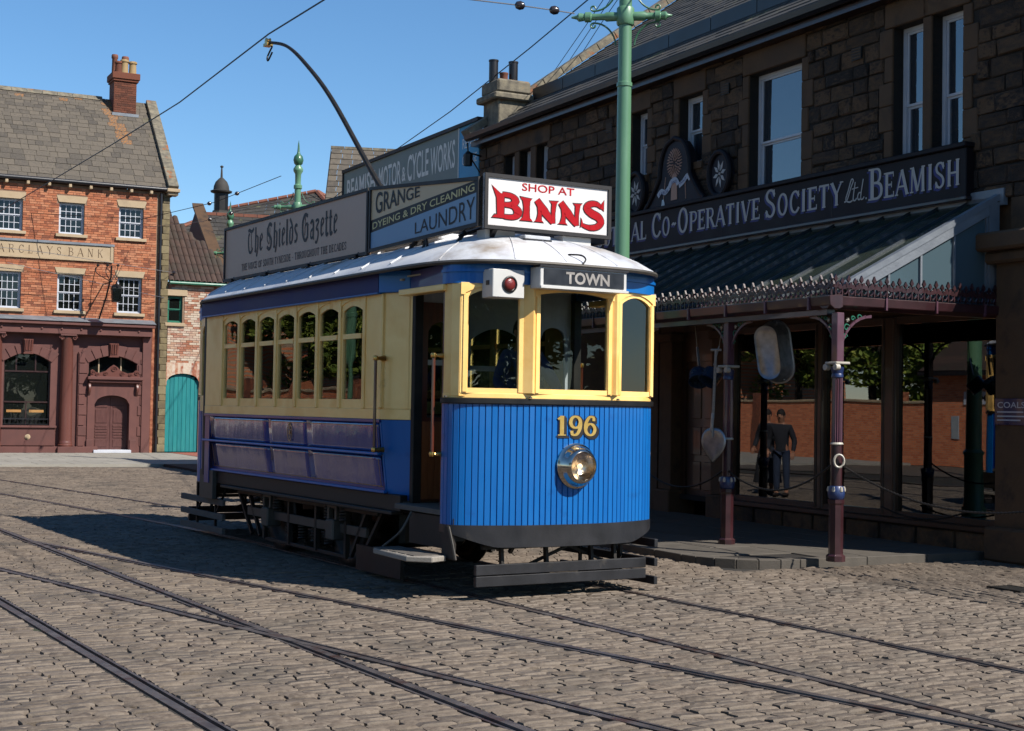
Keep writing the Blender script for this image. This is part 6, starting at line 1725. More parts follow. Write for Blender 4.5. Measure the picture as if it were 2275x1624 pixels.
# chimney stack with pots
cm = MB().box(-1.12, -.38, 2.85, 3.62, 10.9, 12.9).build('chimney', 'brick_joint', bank)
cr_ = [(a, b, c, d) for a, b, c, d in courses(-1.12, -.38, 11.4, 12.62, (.0745, .0755), (.19, .24), [], .011, 31)]
lay(cm, 'brick', 'dark_brick', cr_, .012, piece_variants('brick', 'dark_brick', 4, .05, 2, 77), lambda r: 0, 2.85, 300)
MB().box(-1.14, -1.12, 2.84, 3.63, 11.2, 12.62).build('side_face', 'dark_brick', cm)
MB().box(-1.18, -.32, 2.79, 3.68, 12.62, 12.70).box(-1.22, -.28, 2.75, 3.72, 12.70, 12.92).build('chimney_head', 'dark_brick', cm, bevel=.01)
MB().box(-1.20, -.30, 2.77, 2.85, 11.42, 11.52).build('chimney_flashing', 'lead', cm)
for (x_, y_, r_, h, m) in ((-1.02, 3.45, .10, .75, 'terracotta'), (-.98, 2.98, .12, .42, 'dark_brick'), (-.78, 2.98, .13, .50, 'pot_buff'), (-.50, 2.98, .13, .46, 'pot_buff'), (-.66, 3.45, .11, .72, 'terracotta')):
    MB().lathe([(r_ * 1.1, 0), (r_, .05), (r_ * .92, h * .8), (r_ * 1.15, h * .84), (r_ * 1.15, h * .94), (r_, h), (r_ * .7, h), (r_ * .7, h - .2)], (x_, y_, 12.9), n=14, cap=False).build('chimney_pot', m, cm, smooth=True)

# ------------------------------------------------------------------ wrought iron lantern bracket over the bank doorway
lan = thing('wall_lantern', 'black wrought iron bracket with a hanging square lantern on the bank front', 'lantern', b2w(-2.0, -.5, 4.3), B_ROT)
lp = lambda x, y, z: (x + 2.0, y + .5, z - 4.3)
MB().tube([lp(-2.02, -.12, 4.34), lp(-1.97, -.9, 5.0), lp(-1.9, -1.2, 5.6), lp(-1.9, -1.25, 5.95)], .028).tube([lp(-1.9, -.0, 5.45), lp(-1.88, -1.3, 5.45)], .022).build('bracket_arm', 'black_iron', lan, smooth=True)
for q, (x_, y_) in enumerate(((-2.28, -.8), (-2.02, -1.0), (-1.72, -1.1))):
    MB().tube(catmull([lp(-1.9, -1.2, 5.45), lp(x_, y_, 5.75), lp(x_ + .05, y_, 5.98)], 5), .014).lathe([(0, 0), (.05, .02), (.05, .06), (0, .09)], lp(x_ + .05, y_, 5.94), n=8).build('iron_scroll', 'black_iron', lan, smooth=True)
MB().tube(catmull([lp(-2.3, -.8, 5.9), lp(-2.36, -.5, 5.2), lp(-2.3, -.1, 4.6)], 5), .012).tube([lp(-2.0, -1.0, 5.9), lp(-1.7, -1.2, 5.5)], .012).build('stay_rod', 'black_iron', lan)
lt = MB().prism([(-.12, 4.82), (.12, 4.82), (.15, 5.28), (-.15, 5.28)], lambda p, q, t: lp(-1.72 + p, -1.2 + t, q), -.13, .13).build('lantern', 'black_iron', lan, bevel=.01)
MB().lathe([(.17, 0), (.14, .06), (.03, .12), (.02, .2)], lp(-1.72, -1.2, 5.28), n=4).build('lantern_roof', 'black_iron', lt)
MB().box(*[v for v in (.16, .40)], -.845, -.835, .56, .94).build('lantern_pane', 'pane_bank', lt)

# ------------------------------------------------------------------ brick wing with teal gate
wing = thing('gate_wing', 'weathered pale brick wall with arched teal gate beside the bank', 'building', b2w(.2, 0, .06), B_ROT)
wx = .2
GH = [(.13 - wx + .02, 1.28 - wx, .0, 2.5), (.19 - wx, .68 - wx, 4.26, 5.13)]
ww = wall_with_holes('wall', 'brick_joint', wing, .0, 4.4, 0, 5.6, .02, .4, [(GH[0][0], GH[0][1], 0, 2.62), GH[1]])
wh = [(0, 1.14, 0, 2.62), (GH[1][0] - .12, GH[1][1] + .06, 4.14, 5.36)]
WV = piece_variants('brick', 'old_brick', 5, .12, 2, 55)
lay(ww, 'brick', 'old_brick', courses(.0, 4.4, .02, 5.58, (.0745, .0755), (.19, .24), wh, .011, 18), .016, WV, lambda r: (r[0] > 1.5) * 10 + r[0], .02, 300)
ga, gc = arch_panel(lambda x, z, d: (x, .0 - d, z), -.02, 1.2, 2.2, 2.95, .0, 1.08, 2.2, 2.33, 2.60, .025, 12)
ga.build('gate_arch', 'old_brick', wing)
for k in range(8):
    xa = .0 + k * .1362
    top_ = 2.34 + .26 * (1 - ((xa + .068 - .54) / .54) ** 2)
    MB().box(xa + .003, xa + .1335, .07, .11, .03, top_).build('gate_plank', 'teal', wing, bevel=.006)
MB().box(-.14, .62, -.03, .1, 5.14, 5.36).build('lintel', 'pale_sandstone', wing, bevel=.01)
MB().box(-.10, .56, -.06, .1, 4.14, 4.25).build('window_sill', 'pale_sandstone', wing, bevel=.01)
sash_window(wing, GH[1][0], GH[1][1], 4.26, 5.13, .1, frame='cast_green', pane='pane_bank', fw=.04)
MB().box(0, 4.4, 1.0, 1.1, 0, 5.5).build('inner_mass', 'dark_brick', wing)
pr_ = MB().add([(-.02, -.12, 5.58), (2.5, -.12, 5.58), (.55, 3.0, 8.35), (-.02, 3.0, 8.35)], [(0, 1, 2, 3)]).build('roof', 'pantile', wing, norm=False)
for i in range(26):
    for j in range(9):
        t0 = j * .093
        xa = i * .18
        if xa + .18 > 2.5 - 1.95 * (t0 / .84): continue
        P = [[(xa + .16 * a / 4, -.14 + 3.72 * t + .0, 5.60 + 3.32 * t + .035 * math.sin(PI * a / 4) + (.03 if t == t0 else .01)) for a in range(5)] for t in (t0, t0 + .1)]
        MB().grid(P).build('pantile', 'pantile', pr_)
MB().tube([(0, -.16, 5.56), (4.4, -.16, 5.56)], .05, n=8).build('gutter', 'cast_green', wing, smooth=True)

# ------------------------------------------------------------------ roofs behind the gate wing
def poly_build(name, label, parts, group=None):
    t = thing(name, label, 'building', parts[0])
    return t
def slate_roof(parent, o, m, A, B_, C_, D_, rows, name='slate_course', th=.03, wr=(.35, .6)):
    """roof slope A-B eaves, D-C ridge, laid in courses of slates"""
    A, B_, C_, D_ = map(Vector, (A, B_, C_, D_)); nn = (B_ - A).cross(D_ - A).normalized()
    if nn.z < 0: nn = -nn
    for r_ in range(rows):
        t0, t1 = r_ / rows, min(1, (r_ + 1.25) / rows)
        a, b, c, d = A.lerp(D_, t0), B_.lerp(C_, t0), B_.lerp(C_, t1), A.lerp(D_, t1)
        mb = MB(); s = 0; L = (b - a).length
        if L < .05: continue
        while s < 1 - 1e-6:
            e = min(1, s + random.uniform(*wr) / L)
            g = .006 / L
            p = [a.lerp(b, s + g), a.lerp(b, e - g), d.lerp(c, e - g), d.lerp(c, s + g)]
            lift = nn * (th + random.uniform(-.006, .006))
            mb.add([v for v in p] + [p[0] + lift, p[1] + lift, p[2] + nn * .006, p[3] + nn * .006], [(4, 5, 6, 7), (0, 1, 5, 4), (1, 2, 6, 5), (3, 0, 4, 7)])
            s = e
        mb.build(name, m, parent, norm=False, kind='stuff')

# slate roofed range with a raking parapet on its left end
Rg = thing('slate_range', 'brick range with grey slate roof and raking dark parapet behind the gate', 'building', (-9.5, 55, 0))
q = lambda x, y, z: (x + 9.5, y - 55, z)
MB().add([q(-10.55, 52.5, 0), q(-3.5, 54.5, 0), q(-3.5, 54.5, 6.2), q(-10.55, 52.5, 6.2)], [(0, 1, 2, 3)]).build('wall', 'dark_brick', Rg, norm=False)
MB().prism([(0, 0), (0, 6.3), (1, 9.25), (2, 6.3), (2, 0)], lambda p, r_, t: q(-10.6 - 1.95 * p + t, 52.5 + 4.4 * p, r_), -.12, .12).build('gable', 'dark_brick', Rg)
slate_roof(Rg, None, 'slate_dark', q(-10.6, 52.35, 6.25), q(-3.4, 54.4, 6.25), q(-5.2, 58.8, 9.15), q(-12.4, 56.75, 9.15), 15)
for k in range(9):
    a, b = k / 9, (k + 1) / 9
    MB().obox(q(-10.62 - 1.9 * a - .2, 52.3 + 4.4 * a, 6.42 + 3.0 * a), (.42, .1, 0), (-1.9 / 9, 4.4 / 9, 3.0 / 9), (0, -.12, .16)).build('coping_stone', 'shop_stone_dressed', Rg)
for k in range(14):
    MB().obox(q(-12.3 + k * .51, 56.72 + k * .146, 9.14), (.49, .14, 0), (-.05, .2, 0), (0, 0, .12)).build('ridge_tile', 'terracotta', Rg)
# lower dark roof in front of the parapet
# hipped roof with red ridge tiles
Hp = thing('hipped_roof_house', 'house with dark hipped slate roof edged in red ridge tiles', 'building', (-8.6, 62, 0))
h_ = lambda x, y, z: (x + 8.6, y - 62, z)
MB().box(-5.0, 4.2, -3.0, 5.0, 0, 8.3).build('wall', 'dark_brick', Hp)
slate_roof(Hp, None, 'slate_dark', h_(-14.6, 58.6, 8.4), h_(-6.3, 59.6, 8.4), h_(-8.6, 62.3, 10.95), h_(-12.3, 61.9, 10.1), 11)
slate_roof(Hp, None, 'slate_dark', h_(-6.3, 59.6, 8.4), h_(-3.9, 65, 8.4), h_(-8.55, 62.35, 10.95), h_(-8.6, 62.3, 10.95), 9)
for A_, B_, n in ((h_(-12.3, 61.9, 10.12), h_(-8.6, 62.3, 10.97), 9), (h_(-6.3, 59.6, 8.45), h_(-8.6, 62.3, 10.97), 9), (h_(-3.9, 65, 8.45), h_(-8.6, 62.3, 10.97), 9), (h_(-14.6, 58.6, 8.45), h_(-12.3, 61.9, 10.12), 6)):
    A_, B_ = Vector(A_), Vector(B_)
    for k in range(n): MB().tube([A_.lerp(B_, k / n), A_.lerp(B_, (k + .94) / n)], .11, n=6).build('ridge_tile', 'terracotta', Hp)
MB().tube([h_(-7.9, 61.5, 10.4), h_(-7.9, 61.5, 12.0)], .02, n=5).build('aerial', 'black_iron', Hp)
# ventilator cupola
cu = thing('cupola', 'small dark lead ventilator cupola with finial on the slate roof', 'cupola', (-12.4, 60.6, 9.2))
MB().lathe([(.42, 0), (.42, .5), (.36, .55), (.36, .62)], n=8).build('base', 'slate_dark', cu)
MB().lathe([(.30, .6), (.30, 1.35)], n=8).build('louvre', 'black_iron', cu)
MB().lathe([(.30, 1.35), (.44, 1.40), (.46, 1.46), (.34, 1.50), (.32, 1.66), (.25, 1.84), (.12, 1.98), (.05, 2.04), (.04, 2.3), (.03, 2.45), (.07, 2.47), (.07, 2.52), (0, 2.56)], n=16, cap=False).build('dome', 'slate_dark', cu, smooth=True)

# ------------------------------------------------------------------ gabled stone building behind the garage
gb = thing('slate_gabled_house', 'stone house with tall pale slate roof behind the garage board', 'building', (-5, 53, 0))
g_ = lambda x, y, z: (x + 5, y - 53, z)
MB().box(-1.85, 4.5, -.6, 5, 0, 8.6).build('wall', 'shop_stone_dressed', gb)
slate_roof(gb, None, 'slate_grey', g_(-6.95, 52.2, 8.6), g_(-.5, 53.4, 8.6), g_(-.9, 55.4, 11.4), g_(-6.95, 54.2, 11.42), 12, wr=(.3, .5))
for k in range(12): MB().obox(g_(-6.98 + k * .52, 54.15 + k * .1, 11.40), (.5, .1, 0), (-.02, .22, 0), (0, 0, .1)).build('ridge_stone', 'lichen_stone', gb)
MB().add([g_(-6.96, 52.2, 6), g_(-6.96, 52.2, 8.65), g_(-6.98, 54.2, 11.45), g_(-6.98, 57, 8.6), g_(-6.98, 57, 6)], [(0, 1, 2, 3, 4)]).build('gable', 'shop_stone_dressed', gb, norm=False)

# ------------------------------------------------------------------ garage with painted board
gar = thing('garage_building', 'garage building with a long lettered board beyond the stone shop', 'building', s2w(-31, 0), S_ROT)
MB().box(-4.3, 3.85, .0, .3, 0, 6.7).build('wall', 'shop_stone_dressed', gar)
MB().box(-4.3, 3.85, .3, 9, 0, 6.6).build('inner_mass', 'shop_stone_dressed', gar)
fg = lambda a, b, d: (a + 31, -.05 - d, b)
b1 = MB().prism([(-35.2, 6.5), (-28.12, 6.5), (-28.12, 7.72), (-35.2, 7.72)], fg, -.08, 0).build('name_board', 'garage_grey', gar)
b2 = MB().prism([(-28.10, 6.5), (-27.12, 6.5), (-27.12, 7.72), (-28.10, 7.72)], fg, -.08, 0).build('repairs_board', 'garage_blue', gar)
MB().prism([(-35.25, 7.72), (-27.1, 7.72), (-27.1, 7.80), (-35.25, 7.80)], fg, -.10, .05).build('board_capping', 'ink', gar)
MB().prism([(-35.27, 6.45), (-35.2, 6.45), (-35.2, 7.72), (-35.27, 7.72)], fg, -.09, .03).build('board_stile', 'ink', gar)
MB().prism([(-28.125, 6.5), (-28.095, 6.5), (-28.095, 7.72), (-28.125, 7.72)], fg, 0, .012).build('board_joint', 'garage_letter', gar)
for s_, xa, w, h, z in (('BEAMISH', -34.95, 1.95, .56, 6.95), ('MOTOR', -32.75, 1.40, .56, 6.95), ('&', -31.28, .22, .34, 6.98), ('CYCLE', -30.95, 1.22, .62, 6.93), ('WORKS', -29.62, 1.32, .62, 6.90)):
    sans('lettering', s_, 'garage_letter', b1, fg, xa, z, h, width=w, bold=.012, depth=.004)
sans('lettering', 'REPAIRS', 'garage_letter', b2, fg, -27.92, 7.23, .22, width=.78, bold=.0, depth=.004)
sans('lettering', 'GARAGE', 'garage_letter', b2, fg, -27.92, 6.88, .2, width=.72, bold=.0, depth=.004)
lb = thing('garage_lamp', 'small black wrought iron lamp bracket beside the garage board', 'lamp', s2w(-27.0, -.35), S_ROT)
MB().tube([(0, .3, 6.95), (0, .0, 7.0), (0, -.02, 7.2)], .02).tube([(0, .28, 6.6), (0, .02, 6.95)], .015).lathe([(.09, 6.72), (.10, 6.95), (.04, 7.02)], (0, 0, 0), n=6).build('lamp_bracket', 'black_iron', lb)

# ------------------------------------------------------------------ green tramway poles
def tram_pole(x, y, lab, arm=.9, top=8.7, near=False):
    t = thing('tramway_pole', lab, 'pole', (x, y, 0), R(-8), 'green cast iron tramway poles')
    m1 = 'green_pale'
    MB().lathe([(.18, .1), (.18, .3), (.15, .35), (.14, 1.1), (.165, 1.15), (.12, 1.2), (.105, 3.55), (.12, 3.56), (.12, 3.66), (.098, 3.68), (.092, 5.98), (.104, 5.99), (.104, 6.04), (.088, 6.05), (.084, top - 1.3), (.11, top - 1.28), (.11, top - 1.2), (.075, top - 1.16), (.08, top - .9), (.125, top - .82), (.13, top - .76), (.07, top - .66)], n=24).build('shaft', m1, t, smooth=True)
    MB().lathe([(.05, top - .68), (.11, top - .62), (.135, top - .52), (.11, top - .42), (.05, top - .36), (.035, top - .3), (.02, top - .1), (0, top + .02)], n=18, cap=False).build('finial', 'green_paint', t, smooth=True)
    z = 6.93
    c = MB().lathe([(.105, z - .12), (.118, z - .1), (.118, z + .1), (.105, z + .12)], n=20).build('clamp', m1, t, smooth=True)
    for s_ in (-1, 1):
        L = .72 if s_ < 0 else .62
        a = MB().lathe([(.06, .1), (.065, .25), (.045, .28), (.045, L * .62), (.07, L * .64), (.07, L * .74), (.05, L * .76), (.06, L * .86), (.03, L * .9), (.012, L)], (0, 0, z), (s_, 0, 0), n=12).build('cross_arm', m1, t, smooth=True)
        for u_ in (-1, 1):
            pts_ = [(s_ * (.12 + .30 * (1 - math.cos(v))), 0, z + u_ * (.42 - .34 * math.sin(v))) for v in np.linspace(.1, PI / 2, 9)]
            ex, ez = pts_[-1][0], pts_[-1][2]
            pts_ += [(ex + s_ * .05 * math.sin(v) * (1 - v / 8), 0, ez + u_ * (.0 + .05 * (1 - math.cos(v)) * (1 - v / 9))) for v in np.linspace(.5, 4.6, 8)]
            MB().tube(pts_, .013, n=6).build('iron_scroll', 'green_paint', a, smooth=True)
    return t
tram_pole(1.43, 19.0, 'tall green tramway pole rising behind the tram in front of the stone shop')
tram_pole(-5.75, 38.0, 'green tramway pole with ball finial seen above the newspaper board')
tram_pole(-9.9, 50.0, 'farthest green tramway pole beside the gable parapet', top=8.75)
tram_pole(-14.6, 23.5, 'green tramway pole beside the brick building across the street')

# ------------------------------------------------------------------ wires
def wire(name, lab, pts, r=.012, m='wire', cat='wire', ins=()):
    o = thing(name, lab, cat, pts[0], group='overhead wires')
    base = Vector(pts[0])
    P = [Vector(p) - base for p in pts]
    MB().tube(P, r, n=5).build('strand', m, o, smooth=True)
    for t in ins:
        i = int(t * (len(P) - 1)); f = t * (len(P) - 1) - i
        p = P[i].lerp(P[min(i + 1, len(P) - 1)], f); d = (P[min(i + 1, len(P) - 1)] - P[i]).normalized()
        MB().lathe([(.01, -.07), (.045, -.05), (.06, 0), (.045, .05), (.01, .07)], p, d, n=10).build('insulator', 'porcelain', o, smooth=True)
tw = [(2.6, 8.0, 6.62), (-2.35, 17.29, 6.6), (-3.33, 19.16, 6.66), (-5.49, 23.36, 6.6), (-7.67, 27.29, 6.6), (-13.41, 37.4, 6.6), (-17, 44, 6.6)]
wire('trolley_wire', 'copper trolley wire touched by the trolley pole', tw, .011)
wire('trolley_wire', 'second trolley wire passing behind the shop chimney', [(3.9, 14.0, 8.6), (1.17, 24.09, 8.6), (.26, 27.33, 8.6), (-1.53, 33.2, 8.55), (-3.41, 38.74, 8.5), (-5.75, 44, 7.9), (-9.9, 50, 7.0)], .012)
wire('span_wire', 'pale span wire with two insulators from the tall green pole', [(.75, 18.93, 6.94), (.45, 18.83, 6.955), (-.05, 18.72, 6.985), (-1.43, 18.45, 7.05), (-6, 17.6, 7.2), (-14.6, 23.5, 6.93)], .009, 'wire_pale', ins=(.18, .37))
for k in range(3):
    wire('telephone_wire', ('upper', 'middle', 'lower')[k] + ' of the three thin lines slanting behind the green pole', [(1.9 + .13 * k, 25.5, 9.6), (1.4 + .14 * k, 29.2, 9.55), (.70 + .2 * k, 34.3, 9.5)], .008)
wire('span_wire', 'span wire with insulators between the distant pole and the bank roof', [(-6.2, 38, 7.75), (-8.4, 40.3, 7.35), (-11.2, 43.2, 7.2), (-15.5, 45.2, 7.6)], .01, ins=(.22, .36))
wire('span_wire', 'pale span wire crossing from the second pole to the bank wall', [(-6.3, 38, 7.1), (-9.0, 41.5, 6.95), (-11.8, 46.0, 7.3)], .008, 'wire_pale', ins=(.3, .45))
wire('span_wire', 'pale span wire from the farthest pole across the bank front', [(-10.6, 50, 6.1), (-11.2, 46.8, 5.95), (-14.5, 44.8, 6.3), (-19, 42.5, 6.6)], .008, 'wire_pale', ins=(.2, .3))
wire('span_wire', 'lowest pale span wire crossing the teal gate wing', [(-9.9, 49.5, 4.9), (-11.6, 46.6, 5.15), (-15.5, 44.0, 5.9)], .008, 'wire_pale', ins=(.35,))

# ------------------------------------------------------------------ goods hung under the canopy
def srow(X, Y): return (*s2w(X, Y)[:2], 0)
bath = thing('tin_bath', 'large grey galvanised tin bath hanging under the canopy', 'bath', (*s2w(-14.03, -2.3)[:2], 2.05), S_ROT + R(28))
def rrect(w, h, r, n=5):
    o = []
    for (cx, cz, a0) in ((w - r, h - r, 0), (-w + r, h - r, 90), (-w + r, -h + r, 180), (w - r, -h + r, 270)):
        o += arc(cx, cz, r, a0, a0 + 90, n)
    return o
P = []
for (d, w, h) in ((.0, .135, .30), (.02, .15, .325), (-.26, .19, .375), (-.275, .205, .39), (-.26, .205, .39), (-.25, .18, .365), (-.02, .13, .30)):
    P.append([(a, -.02 + (.02 - d) - .06, .38 + b) for a, b in rrect(w, h, w * .95)] )
    P[-1].append(P[-1][0])
tubm = MB().grid(P)
tubm.f.append(tuple(range(len(P[0]) - 1)))
bt = tubm.build('tub', 'zinc', bath, smooth=True)
bt.rotation_euler = (R(4), R(-7), 0)
MB().tube(catmull([(-.03, .0, .76), (-.04, .02, .82), (.0, .0, .86), (0.01, 0, .80)], 4), .012).build('hook', 'grey_iron', bath)
MB().tube([(0, 0, .85), (0, 0, .95)], .006).build('string', 'tan_cloth', bath)
for zz in (.72, .04): MB().tube(catmull([(-.08, .12, zz), (-.05, .16, zz), (.05, .16, zz), (.08, .12, zz)], 4), .012).build('handle', 'zinc', bt)

def saucepan(X, lab, dx):
    t = thing('saucepan', lab, 'saucepan', (*s2w(X, -2.35)[:2], 2.2), S_ROT + R(30), 'saucepans hung in a pair')
    MB().lathe([(.0, -.01), (.115, -.01), (.125, .01), (.125, .15), (.132, .16), (.120, .16), (.115, .02), (0, .015)], (0, 0, 0), (.25 * dx, -.6, -.75), n=20, cap=False).build('pan', 'enamel_blue', t, smooth=True)
    MB().bar((0, .0, .09), (-dx * .05, .04, .34), .03, .012).build('handle', 'zinc', t)
    MB().tube([(-dx * .05, .04, .33), (-dx * .10, .05, .68)], .005).build('string', 'tan_cloth', t)
saucepan(-15.55, 'left of two blue enamel saucepans hanging by strings', 1)
saucepan(-15.22, 'right of two blue enamel saucepans hanging by strings', -1)

shv = thing('shovel', 'heart shaped grey metal shovel hung head down on a canopy column', 'shovel', (*s2w(-14.68, -2.72)[:2], 1.08), S_ROT + R(25))
P = []
for i in range(11):
    t = i / 10; z = .42 * t
    hw = .17 * math.sin(min(1, (t + .04) ** .62 * 1.12) * PI * .66) / math.sin(PI * .66) * (1 if t < .85 else 1 - (t - .85) * 2.6)
    hw = max(.012, .175 * (1 - (1 - min(1, t / .62)) ** 1.9) if t < .62 else .175 * math.sqrt(max(.02, 1 - ((t - .62) / .42) ** 2)))
    P.append([(hw * (j / 6), -.03 * (1 - (j / 6) ** 2) + .0, z) for j in range(-6, 7)])
bl = MB().grid(P).build('blade', 'zinc', shv, smooth=True)
bl.modifiers.new('thick', 'SOLIDIFY').thickness = .006
MB().tube([(0, -.035, .30), (0, -.05, .42), (.0, -.02, .60)], [.012, .022, .02], n=8).build('socket', 'zinc', shv, smooth=True)
MB().tube([(.0, -.02, .58), (.02, .0, 1.38)], [.019, .017], n=8).build('shaft', 'step_wood', shv, smooth=True)
MB().tube([(-.05, .0, 1.38), (.09, .0, 1.38)], .016, n=8).build('grip', 'step_wood', shv, smooth=True)

# enamel coal merchant plate on the end pier
cs = thing('enamel_sign', 'small dark blue enamel coal merchant plate on the right pier', 'sign', (*s2w(-12.28, -.18)[:2], 1.6), S_ROT)
MB().box(-.28, .28, -.02, -.004, 0, .31).build('plate', 'coals_blue', cs, bevel=.003)
fcs = lambda a, b, d: (a, -.021 - d, b)
sans('lettering', 'COALS', 'scroll_white', cs, fcs, -.235, .20, .07, width=.42, bold=.01, depth=.001)
for z_, w_ in ((.145, .40), (.095, .42), (.05, .36)):
    MB().prism([(-.24, z_), (-.24 + w_, z_), (-.24 + w_, z_ + .016), (-.24, z_ + .016)], fcs, 0, .0006).build('small_print', 'scroll_white', cs)

# pendant lamps inside the shop
lamp0 = None
for X, Y, z_, lab in ((-17.7, 1.1, 2.64, 'lit pendant lamp in the left shop window'), (-16.95, 1.2, 2.66, 'lit pendant lamp near the shop window mullion'), (-15.1, 1.1, 2.62, 'lit pendant lamp behind the curtain of the shop'), (-14.2, 1.2, 2.62, 'lit pendant lamp in the right shop window'), (-19.2, 1.2, 2.6, 'lit pendant lamp inside by the shop door')):
    if lamp0 is None:
        t = thing('pendant_lamp', lab, 'lamp', (*s2w(X, Y)[:2], z_), 0, 'pendant lamps in the shop')
        MB().lathe([(.13, 0), (.10, .05), (.035, .085), (.02, .11)], n=16, cap=False).build('shade', 'cap_cream', t, smooth=True)
        MB().lathe([(0, -.035), (.026, -.02), (.03, 0), (.02, .03), (0, .035)], n=10, cap=False).build('bulb', 'warm_lamp', t, smooth=True)
        MB().tube([(0, 0, .10), (0, 0, .42)], .005).build('flex', 'black_iron', t)
        lamp0 = t
    else:
        t = copy_tree(lamp0); t.location = (*s2w(X, Y)[:2], z_); t['label'] = lab

# drain grating in the channel
gx, gy = s2w(-10.4, -2.25)[:2]
dg_ = thing('drain_grating', 'small iron drain grating set in the setts near the shop', 'grating', (gx, gy, .012), S_ROT)
MB().box(-.22, .22, -.02, .0, -.01, .008).box(-.22, .22, .26, .28, -.01, .008).build('rim', 'dark_steel', dg_)
for k in range(7): MB().box(-.21 + k * .065, -.175 + k * .065, .0, .26, -.01, .006).build('bar', 'dark_steel', dg_)

# ------------------------------------------------------------------ people
def skin(name, m, parent, verts, edges, radii, root=0, sub=2):
    me = bpy.data.meshes.new(name); me.from_pydata(verts, edges, [])
    me.materials.append(MATS[m])
    o = bpy.data.objects.new(name, me); put(o, parent)
    o.modifiers.new('skin', 'SKIN').use_smooth_shade = True
    me.skin_vertices.new(name='') if not me.skin_vertices else None
    sv = me.skin_vertices[0].data
    for i, r_ in enumerate(radii):
        sv[i].radius = r_ if isinstance(r_, tuple) else (r_, r_); sv[i].use_root = (i == root)
    s_ = o.modifiers.new('sub', 'SUBSURF'); s_.levels = sub; s_.render_levels = sub
    return o
def hand(parent, wrist, d, m='skin'):
    w = Vector(wrist); d = Vector(d).normalized(); a = d.cross(Vector((0, 0, 1))); a = a.normalized() if a.length > .1 else Vector((1, 0, 0)); n = a.cross(d)
    mb = MB().obox(w - a * .038 - n * .014, d * .09, a * .076, n * .028)
    for k in range(4):
        b = w + d * .085 + a * (-.03 + .02 * k); L = (.062, .075, .07, .055)[k]
        mb.tube([b, b + d * L * .5 - n * .008, b + d * L * .8 - n * .03], [.009, .0085, .007], n=6)
    b = w + d * .02 + a * .038
    mb.tube([b, b + a * .03 + d * .03, b + a * .03 + d * .06 - n * .01], [.011, .01, .008], n=6)
    return mb.build('hand', m, parent, smooth=True)
